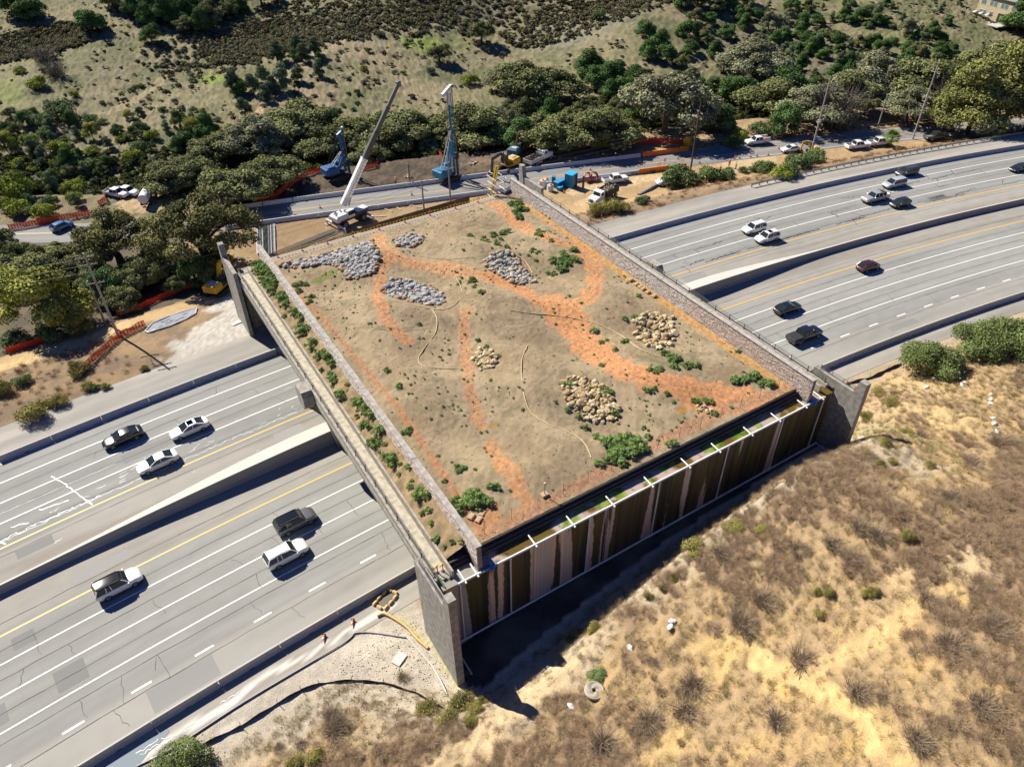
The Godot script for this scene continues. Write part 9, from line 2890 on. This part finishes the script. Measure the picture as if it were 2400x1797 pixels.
	pg("grey_oak", 4, 0, 5, -1, 0, [117.7, -150.5, .67, .94])
	pg("oak", 1, 2, 5, -1, 0, [53.1, -184.8, .67, 1.07])
	pg("bush", 18, 2, 0, 0, 0, [62.4, -229.2, 1.19, 1.00, 68.1, -238.5, 1.09, .86, 67.5, -245.7, 1.11, 1.03, 66.6, -248.3, 1.26, 1.09, 71.5, -238.2, 1.03, 1.01])
	pg("dry_bush", 0, 2, 0, 0, 0, [90.6, -212.8, 1.19, .96, 84.8, -219.7, .9, .91, 91.8, -229.4, .98, 1.09, 90.0, -230.6, 1.24, 1.14, 87.4, -229.3, 1.11, .94])
	pg("sage_bush", 18, 2, 0, 0, 0, [57.9, -236.8, 1.02, 1.02, 65.2, -239.6, 1.18, .93, 71.4, -240.5, 1.13, 1.03])
	pg("sage_bush", 0, 2, 0, 0, 0, [86.1, -202.5, .95, 1.09, 86.3, -225.4, .81, .99, 88.4, -233.5, 1.12, 1.08, 87.4, -235.9, 1.23, 1.00])
	pg("sage_bush", 13, 1, 0, 0, 0, [102.9, -231.7, 1.08, .94, 96.8, -225.8, 1.02, .91, 103.2, -237.5, 1.07, .96])
	pg("bush", 13, 0, 0, -1, 0, [123.6, -229.2, 1.21, .98])
	pg("dry_bush", 13, 1, 0, -1, 0, [107.5, -226.5, 1.09, 1.00])
	pg("bush", 13, 2, 0, 0, 0, [120.9, -231.7, 1.25, 1.05, 113.5, -235.6, 1.14, .98])
	pg("sage_bush", 0, 1, 0, 0, 0, [75.3, -199.0, 1.14, 1.14, 81.0, -211.8, .95, .91, 72.2, -202.9, 1.06, .91, 72.3, -209.7, .82, 1.07, 79.5, -221.3, .8, .97, 77.3, -220.4, .97, 1.07, 84.7, -236.3, 1.26, 1.00])
	pg("dry_bush", 13, 2, 0, -1, 0, [127.4, -234.2, 1.08, 1.11])
	pg("sage_bush", 13, 2, 0, 0, 0, [117.1, -234.0, 1.02, 1.06, 125.9, -236.4, 1.24, 1.1, 126.3, -239.0, 1.13, .88])
	pg("sage_bush", 22, 0, 0, 0, 0, [38.8, -239.0, 1.27, .9, 41.0, -238.0, 1.05, .94])
	pg("bush", 14, 2, 0, -1, 0, [146.6, -230.6, 1.18, .97])
	pg("bush", 13, 1, 0, 0, 0, [100.2, -220.5, 1.03, 1.01, 107.2, -231.8, 1.08, 1.13, 97.4, -218.2, 1.19, 1.12, 104.4, -233.5, 1.15, .86, 96.5, -223.0, .84, .85])
	pg("sage_bush", 13, 0, 0, 0, 0, [130.3, -234.1, 1.21, .94, 134.6, -230.8, 1.00, .96])
	pg("dry_bush", 18, 2, 0, -1, 0, [62.0, -234.6, 1.26, 1.12])
	pg("dry_bush", 18, 0, 0, 0, 0, [58.5, -196.9, .83, 1.15, 69.5, -227.3, 1.18, .91, 70.6, -213.5, .83, 1.02, 67.4, -200.1, 1.01, .98, 63.8, -193.4, .93, 1.04])
	pg("sage_bush", 18, 0, 0, 0, 0, [58.2, -191.5, 1.13, .87, 70.3, -211.8, .92, .98, 64.0, -196.2, 1.00, .95, 75.0, -233.8, 1.06, .96, 74.2, -215.5, .81, 1.13])
	pg("bush", 18, 3, 0, -1, 0, [52.9, -196.4, 1.09, .95])
	pg("bush", 0, 2, 0, 0, 0, [88.2, -201.8, 1.02, .91, 84.9, -217.7, 1.14, 1.14])
	pg("bush", 18, 0, 0, 0, 0, [56.5, -200.9, 1.06, .93, 60.2, -197.6, .92, .85, 56.7, -189.8, 1.09, .97])
	pg("bush", 0, 1, 0, 0, 0, [78.4, -198.9, 1.16, 1.03, 71.0, -194.3, 1.17, 1.12, 68.8, -189.0, .82, 1.12, 68.8, -195.1, .8, .88, 66.5, -186.6, .85, .89])
	pg("dry_bush", 0, 1, 0, 0, 0, [81.7, -203.9, 1.12, .98, 76.6, -200.8, .85, 1.02, 82.2, -220.5, 1.02, 1.04])
	pg("sage_bush", 18, 3, 0, -1, 0, [55.0, -196.4, 1.11, 1.03])
	pg("sage_bush", 1, 2, 0, -1, 0, [64.9, -189.7, .82, .95])
	pg("dry_bush", 18, 3, 0, -1, 0, [53.8, -198.7, .94, 1.09])
	pg("bush", 1, 2, 0, -1, 0, [62.7, -187.5, 1.09, .86])
	pg("oak", 12, 3, 5, 0, 0, [-8.5, -145.6, .44, .98, -10.5, -142.3, .64, .91, -13.2, -146.3, .62, .93])
	pg("oak", 15, 2, 5, 0, 0, [-3.0, -128.5, .71, .93, -4.2, -141.3, .45, .89, -1.9, -143.1, .54, .87])
	pg("laurel", 15, 2, 5, -1, 0, [-3.6, -133.4, .66, .94])
	pg("oak", 16, 3, 5, 0, 0, [13.5, -118.8, .53, 1.1, 7.5, -121.0, .43, 1.12])
	pg("laurel", 16, 1, 5, 0, 0, [9.5, -133.3, .52, 1.12, 7.1, -129.6, .75, 1.06, 6.8, -134.8, .64, 1.03])
	pg("laurel", 15, 0, 5, 0, 0, [-2.5, -124.5, .84, 1.07, .2, -128.4, .57, .91])
	pg("olive_bush", 19, 3, 0, -1, 0, [109.1, -105.4, 1.02, .93])
	pg("bush", 6, 3, 0, 0, 0, [129.5, -105.0, 1.16, 1.11, 131.1, -103.7, .89, 1.03, 126.6, -104.2, 1.18, .99, 128.1, -102.4, 2.79, 1.00, 124.6, -105.0, 1.23, .95, 126.1, -94.8, 2.46, 1.00])
	pg("olive_bush", 19, 0, 0, 0, 0, [114.0, -108.5, .84, .98, 111.6, -104.7, 1.28, .91])
	pg("sage_bush", 19, 1, 0, 0, 0, [105.2, -106.0, 1.05, .95, 107.3, -109.3, .96, 1.06])
	pg("bush", 19, 0, 0, 0, 0, [113.3, -106.6, 1.1, 1.03, 115.3, -105.5, 3.21, 1.00, 116.5, -106.6, 1.24, 1.1, 117.4, -105.0, 1.24, .99, 118.2, -103.7, 2.47, 1.00, 120.1, -105.1, 1.09, 1.04, 121.5, -106.5, 1.24, 1.15])
	pg("sage_bush", 6, 3, 0, -1, 0, [128.4, -103.6, .87, .89])
	pg("sage_bush", 19, 0, 0, -1, 0, [111.8, -107.8, .82, 1.07])
	pg("bush", 19, 1, 2, -1, 0, [107.5, -107.8, 4.18, 1.1])
	pg("lime_bush", 6, 3, 2, -1, 0, [123.9, -94.1, 2.33, 1.00])
	pg("bush", 6, 0, 2, -1, 0, [131.5, -96.9, 3.32, 1.00])
	pg("bush", 7, 3, 2, -1, 0, [142.0, -100.2, 2.93, 1.00])
	pg("olive_bush", 20, 3, 2, 0, 0, [84.6, -101.0, 2.4, 1.00, 81.9, -101.9, 2.29, 1.00, 86.5, -99.9, 1.85, 1.00])
	pg("bush", 20, 0, 2, -1, 0, [91.8, -100.7, 1.42, 1.00])
	pg("sage_bush", 20, 0, 2, -1, 0, [93.5, -101.3, 1.15, 1.00])
	pg("olive_bush", 17, 3, 2, 0, 0, [-9.4, -101.5, 1.74, 1.00, -8.8, -96.7, 1.1, 1.00, -19.2, -102.4, 1.92, 1.00, -14.1, -96.0, .95, 1.00, -12.5, -95.4, 1.45, 1.00, -15.7, -93.8, 2.16, 1.00])
	pg("olive_bush", 15, 3, 2, 0, 0, [-1.5, -97.1, .73, 1.00, -6.7, -95.6, .8, 1.00])
	pg("toyon", 25, 3, 4, -1, 0, [89.4, -37.0, 1.43, 1.00])
	pg("toyon", 25, 0, 4, 0, 0, [98.8, -36.1, 1.54, .9, 101.4, -33.7, 1.55, 1.00, 104.4, -31.9, 1.18, 1.00])
	pg("toyon", 30, 1, 4, -1, 0, [-9.7, -38.0, .87, .9])
	pg("olive_bush", 26, 3, 1, 0, 0, [12.9, -29.8, 1.37, .9, 10.2, -31.2, 1.12, .7, 11.0, -29.1, 1.14, .7, 12.4, -27.5, .86, .6])
	pg("olive_bush", 26, 0, 1, 0, 0, [14.3, -28.9, .66, 1.00, 13.4, -28.2, .78, 1.00])
	pg("dry_bush", 30, 3, 1, -1, 0, [2.5, -33.7, 1.58, 1.00])
	pg("dry_bush", 30, 0, 1, 0, 0, [2.8, -35.5, 1.15, 1.00, 3.2, -34.4, 1.04, 1.00])
	pg("dry_bush", 30, 1, 1, 0, 0, [-.4, -34.4, .77, 1.00, -2.1, -35.3, .69, 1.00])
	pg("olive_bush", 30, 3, 1, 0, 0, [.2, -32.4, .98, 1.00, -1.2, -33.0, .9, 1.00])
	pg("dry_bush", 29, 3, 1, -1, 0, [9.7, -35.6, .84, 1.00])
	pg("olive_bush", 24, 2, 1, 0, 0, [24.2, -29.4, .59, 1.00, 24.9, -29.0, .68, .8, 25.9, -28.3, .9, .8, 30.9, -27.2, .58, 1.00, 32.4, -27.0, .54, 1.00, 33.9, -27.2, .58, 1.00])
	pg("bush", 24, 2, 1, -1, 0, [22.6, -23.7, .92, .5])
	pg("olive_bush", 31, 2, 1, 0, 0, [39.2, -16.3, .64, 1.00, 40.8, -17.9, .52, 1.00, 41.2, -17.1, .61, 1.00, 37.7, -28.5, 1.39, .7])
	pg("dry_bush", 31, 2, 1, 0, 0, [34.5, -19.8, 1.71, 1.00, 37.4, -20.2, 1.52, 1.00, 43.0, -21.9, 1.27, 1.00, 42.5, -23.4, .91, 1.00, 38.6, -26.1, 1.37, 1.00])
	pg("olive_bush", 27, 1, 1, 0, 0, [43.0, -25.5, .93, .6, 41.9, -27.7, 1.18, .5])
	pg("olive_bush", 27, 2, 1, 0, 0, [73.8, -35.3, 1.29, .7, 79.8, -37.7, 1.16, .6])
	pg("olive_bush", 27, 3, 1, 0, 0, [59.5, -26.5, .96, .6, 58.4, -24.8, .78, 1.00])
	pg("olive_bush", 27, 0, 1, 0, 0, [63.8, -27.4, .84, 1.00, 60.3, -24.7, .64, 1.00, 71.2, -28.9, .91, .5, 77.8, -34.7, 1.32, .5, 62.8, -22.1, .7, 1.00])
	pg("dry_bush", 27, 0, 1, -1, 0, [72.2, -27.8, 1.04, 1.00])
	pg("olive_bush", 28, 1, 1, 0, 0, [49.9, -16.7, .83, 1.00, 43.6, -14.9, .56, 1.00, 43.0, -15.2, .56, 1.00])
	pg("dry_bush", 27, 3, 1, 0, 0, [48.0, -19.7, 1.38, 1.00, 45.2, -20.1, 1.36, 1.00])
	pg("dry_bush", 28, 1, 1, 0, 0, [45.2, -11.8, 1.51, 1.00, 48.4, -18.2, 1.37, 1.00, 45.0, -18.1, 1.25, 1.00])
	pg("dry_bush", 31, 0, 1, 0, 0, [35.0, -14.4, 1.65, 1.00, 35.0, -9.9, 1.58, 1.00, 34.6, -5.4, 1.53, 1.00])
	pg("dry_bush", 31, 1, 1, -1, 0, [27.6, -17.8, 1.63, 1.00])
	pg("dry_bush", 24, 0, 1, 0, 0, [23.0, -17.9, 1.59, 1.00, 25.6, -16.8, 1.6, 1.00])
	pg("dry_bush", 31, 3, 1, -1, 0, [29.8, -12.0, 1.37, 1.00])
	pg("dry_bush", 28, 3, 1, 0, 0, [45.7, -7.2, 1.47, 1.00, 42.1, -8.2, 1.64, 1.00, 39.1, -4.3, 1.56, 1.00])
	pg("dry_bush", 24, 3, 1, -1, 0, [19.2, -18.7, 1.78, 1.00])
	pg("dry_bush", 28, 2, 1, 0, 0, [57.8, -17.7, 1.25, 1.00, 67.7, -20.3, 1.41, 1.00])
	pg("dry_bush", 25, 3, 1, -1, 0, [76.3, -21.6, 1.84, 1.00])
	pg("weed", 32, 3, 3, 0, 1, [37.1, -46.8, .47, 36.7, -45.2, .62, 36.9, -43.3, .61, 37.1, -42.0, 1.01, 37.8, -41.9, .83, 38.8, -41.6, 1.1, 37.4, -41.2, .72, 39.4, -41.6, .97, 38.5, -41.1, .74, 37.8, -40.5, .7, 36.7, -40.3, .81, 37.4, -40.3, .86, 36.4, -40.1, .86, 37.5, -39.9, .82, 35.5, -40.0, .55, 39.2, -40.2, .99, 36.9, -39.8, .83, 37.8, -39.8, .79, 34.6, -39.9, .66, 36.1, -39.5, .55, 38.7, -39.6, .76, 38.1, -39.4, .96, 39.4, -39.6, 1.07, 36.7, -38.9, .72, 36.9, -38.9, .7])
	pg("weed", 32, 0, 3, 0, 1, [41.2, -48.4, .5, 41.6, -48.4, .55, 42.0, -48.6, .63, 42.3, -48.2, .63, 40.8, -45.1, .64, 45.6, -46.0, .42, 42.0, -41.8, .38, 40.2, -40.8, .82, 39.8, -39.9, 1.08, 39.9, -39.5, .85, 39.7, -39.4, .89])
	pg("weed", 41, 2, 3, 0, 1, [21.4, -41.6, .91, 21.2, -42.1, .77, 21.4, -42.3, 1.00, 20.9, -42.7, .69, 21.9, -42.1, .99, 22.3, -41.4, .84, 21.5, -42.8, .81, 21.5, -42.9, .82, 22.4, -41.9, .56, 21.7, -42.9, .83, 21.9, -43.0, .88, 20.0, -43.4, .71, 23.8, -42.9, .57, 24.2, -42.6, .62, 20.4, -46.2, .4, 22.0, -46.5, .37, 22.3, -46.5, .37, 22.8, -46.4, .3, 22.8, -46.6, .41, 22.3, -47.2, .4, 21.4, -49.6, .27])
	pg("weed", 41, 1, 3, -1, 1, [20.1, -42.4, .95])
	pg("weed", 42, 3, 3, 0, 1, [58.3, -93.1, .88, 58.7, -92.8, .59, 58.6, -92.4, .81, 58.1, -92.4, .81, 58.2, -92.0, .72, 58.9, -91.7, .62, 57.1, -91.7, .84, 57.1, -90.4, .7, 56.6, -90.0, .66, 56.8, -89.8, .74, 52.9, -87.0, .77, 52.1, -87.2, .69, 51.7, -86.7, .69, 51.6, -86.7, .66, 56.8, -84.4, .58, 55.5, -83.0, .55, 57.1, -83.8, .41, 55.8, -82.5, .55, 55.6, -82.1, .53, 56.0, -80.0, .52])
	pg("weed", 42, 1, 3, 0, 1, [58.6, -94.1, .91, 58.2, -94.6, .79])
	pg("weed", 42, 2, 3, -1, 1, [59.6, -94.7, .84])
	pg("weed", 42, 0, 3, -1, 1, [59.3, -92.0, .65])
	pg("weed", 36, 2, 3, 0, 1, [49.6, -82.0, .6, 48.9, -83.2, .56, 48.5, -83.3, .41, 48.5, -83.4, .42, 50.4, -84.8, .39, 49.3, -84.7, .44, 50.4, -85.3, .43, 47.9, -84.8, .56, 49.8, -86.4, .5, 50.4, -86.9, .59, 50.2, -87.3, .53, 47.4, -85.4, .39, 48.3, -86.6, .48])
	pg("weed", 36, 0, 3, 0, 1, [51.2, -78.6, .37, 52.1, -79.3, .43, 51.5, -77.1, .41, 52.5, -79.8, .39, 52.7, -79.8, .4, 52.4, -78.5, .35, 52.9, -78.6, .39, 51.4, -73.9, .48, 51.6, -73.3, .46, 53.3, -75.5, .79, 51.6, -73.0, .33, 52.2, -73.6, .29, 53.2, -74.8, .37, 52.0, -73.0, .39, 52.9, -73.9, .29, 53.1, -73.8, .38, 53.5, -74.1, .79, 53.3, -73.6, .64, 53.0, -73.2, .68, 53.9, -74.5, .68, 54.2, -74.7, .69, 53.5, -73.1, .71, 53.9, -73.3, .44, 55.4, -75.9, .82, 55.2, -75.1, .61, 55.2, -74.9, .61, 53.8, -72.6, .32, 54.5, -73.5, .72, 55.1, -74.1, .56, 55.8, -74.4, .65, 57.3, -76.4, .62, 49.8, -66.5, .35, 55.8, -73.6, .81, 57.7, -76.6, .62, 57.8, -76.3, .64])
	pg("weed", 33, 3, 3, 0, 1, [51.8, -49.7, .53, 51.6, -49.7, .66, 52.0, -49.5, .57, 52.1, -49.0, .49, 51.9, -48.9, .64, 52.4, -48.5, .66, 51.6, -48.3, .67, 52.4, -48.4, .66, 51.6, -48.1, .46, 49.0, -47.7, .5, 49.1, -47.5, .48, 47.9, -48.0, .54, 48.2, -47.6, .42, 48.8, -47.3, .41, 50.9, -47.3, .58, 51.1, -47.2, .45, 48.1, -47.2, .42, 51.1, -46.9, .51, 52.4, -47.0, .55])
	pg("weed", 38, 2, 3, 0, 1, [49.6, -41.6, .41, 50.4, -41.4, .48, 50.5, -41.6, .43, 49.7, -41.8, .41, 53.6, -46.2, .53, 52.3, -46.5, .45, 53.7, -46.4, .52, 53.0, -46.7, .45, 53.0, -46.9, .52])
	pg("weed", 40, 1, 3, 0, 1, [57.4, -41.7, .64, 56.5, -41.5, .55, 56.6, -41.8, .58, 56.2, -42.0, .48, 55.7, -42.1, .72, 56.0, -42.4, .53, 55.7, -42.3, .76])
	pg("weed", 40, 0, 3, 0, 1, [57.7, -40.2, .54, 58.5, -40.3, .5, 58.6, -39.8, .69, 58.5, -39.5, .59, 58.8, -39.7, .7])
	pg("weed", 40, 2, 3, 0, 1, [58.4, -41.5, .73, 57.8, -41.4, .76, 58.4, -41.5, .65, 60.3, -46.2, .44])
	pg("weed", 32, 1, 3, 0, 1, [36.5, -48.1, .44, 39.0, -51.1, .53, 39.6, -51.5, .49, 39.5, -51.6, .52, 38.7, -51.6, .54, 35.9, -49.6, .32])
	pg("weed", 33, 1, 3, 0, 1, [53.7, -57.7, .47, 53.9, -58.0, .48, 53.5, -57.8, .46, 49.9, -54.6, .43, 52.4, -58.1, .52, 49.4, -54.4, .51, 49.3, -54.5, .43, 47.6, -53.9, .49, 48.1, -56.2, .36, 47.3, -56.2, .5, 48.1, -58.8, .73, 49.8, -63.9, .34])
	pg("weed", 33, 2, 3, 0, 1, [54.9, -57.5, .55, 57.8, -61.9, .55])
	pg("weed", 38, 1, 3, 0, 1, [49.3, -42.0, .52, 47.1, -42.9, .33, 47.2, -44.2, .46, 46.5, -45.5, .43, 46.0, -45.4, .44, 45.9, -45.7, .49, 41.5, -40.4, .56])
	pg("weed", 38, 0, 3, 0, 1, [50.9, -41.0, .53, 50.0, -39.4, .52, 52.3, -39.2, .33])
	pg("weed", 35, 0, 3, 0, 1, [39.0, -77.6, .33, 39.3, -77.9, .38, 39.7, -78.3, .32])
	pg("weed", 36, 1, 3, 0, 1, [40.0, -72.8, .62, 40.7, -75.8, .34, 41.0, -76.8, .29, 41.1, -77.4, .73, 40.1, -75.1, .44, 40.7, -77.2, .45, 40.3, -78.8, .3, 43.5, -84.2, .34, 46.7, -87.9, .62])
	pg("weed", 43, 3, 3, 0, 1, [22.7, -61.5, .46, 22.5, -61.4, .37, 22.6, -61.1, .43, 20.8, -54.9, .43, 20.7, -54.9, .44, 20.1, -54.9, .43, 20.0, -54.8, .41, 20.4, -54.4, .45])
	pg("weed", 39, 1, 3, 0, 1, [21.5, -89.2, .54, 20.9, -89.6, .58, 20.2, -89.4, .51, 20.1, -89.7, .57, 20.0, -87.9, .66])
	pg("weed", 39, 3, 3, 0, 1, [21.1, -85.7, .52, 20.8, -85.8, .4, 20.5, -84.8, .5, 20.0, -84.4, .42])
	pg("weed", 43, 2, 3, 0, 1, [22.8, -64.6, .44, 22.7, -65.1, .43])
	pg("weed", 32, 2, 3, -1, 1, [44.3, -52.3, .48])
	pg("weed", 36, 3, 3, -1, 1, [45.1, -62.8, .26])
	pg("weed", 34, 2, 3, 0, 1, [35.0, -63.0, .46, 34.9, -65.0, .47])
	pg("weed", 34, 0, 3, -1, 1, [34.9, -60.2, .48])
	pg("weed", 34, 3, 3, 0, 1, [31.8, -56.5, .3, 32.4, -50.7, .28])
	pg("weed", 38, 3, 3, -1, 1, [42.8, -38.3, .74])
	pg("weed", 37, 1, 3, -1, 1, [32.3, -90.7, .43])
	pg("weed", 41, 0, 3, -1, 1, [25.1, -41.6, .25])
	pg("weed", 35, 3, 3, -1, 1, [30.1, -71.5, .37])
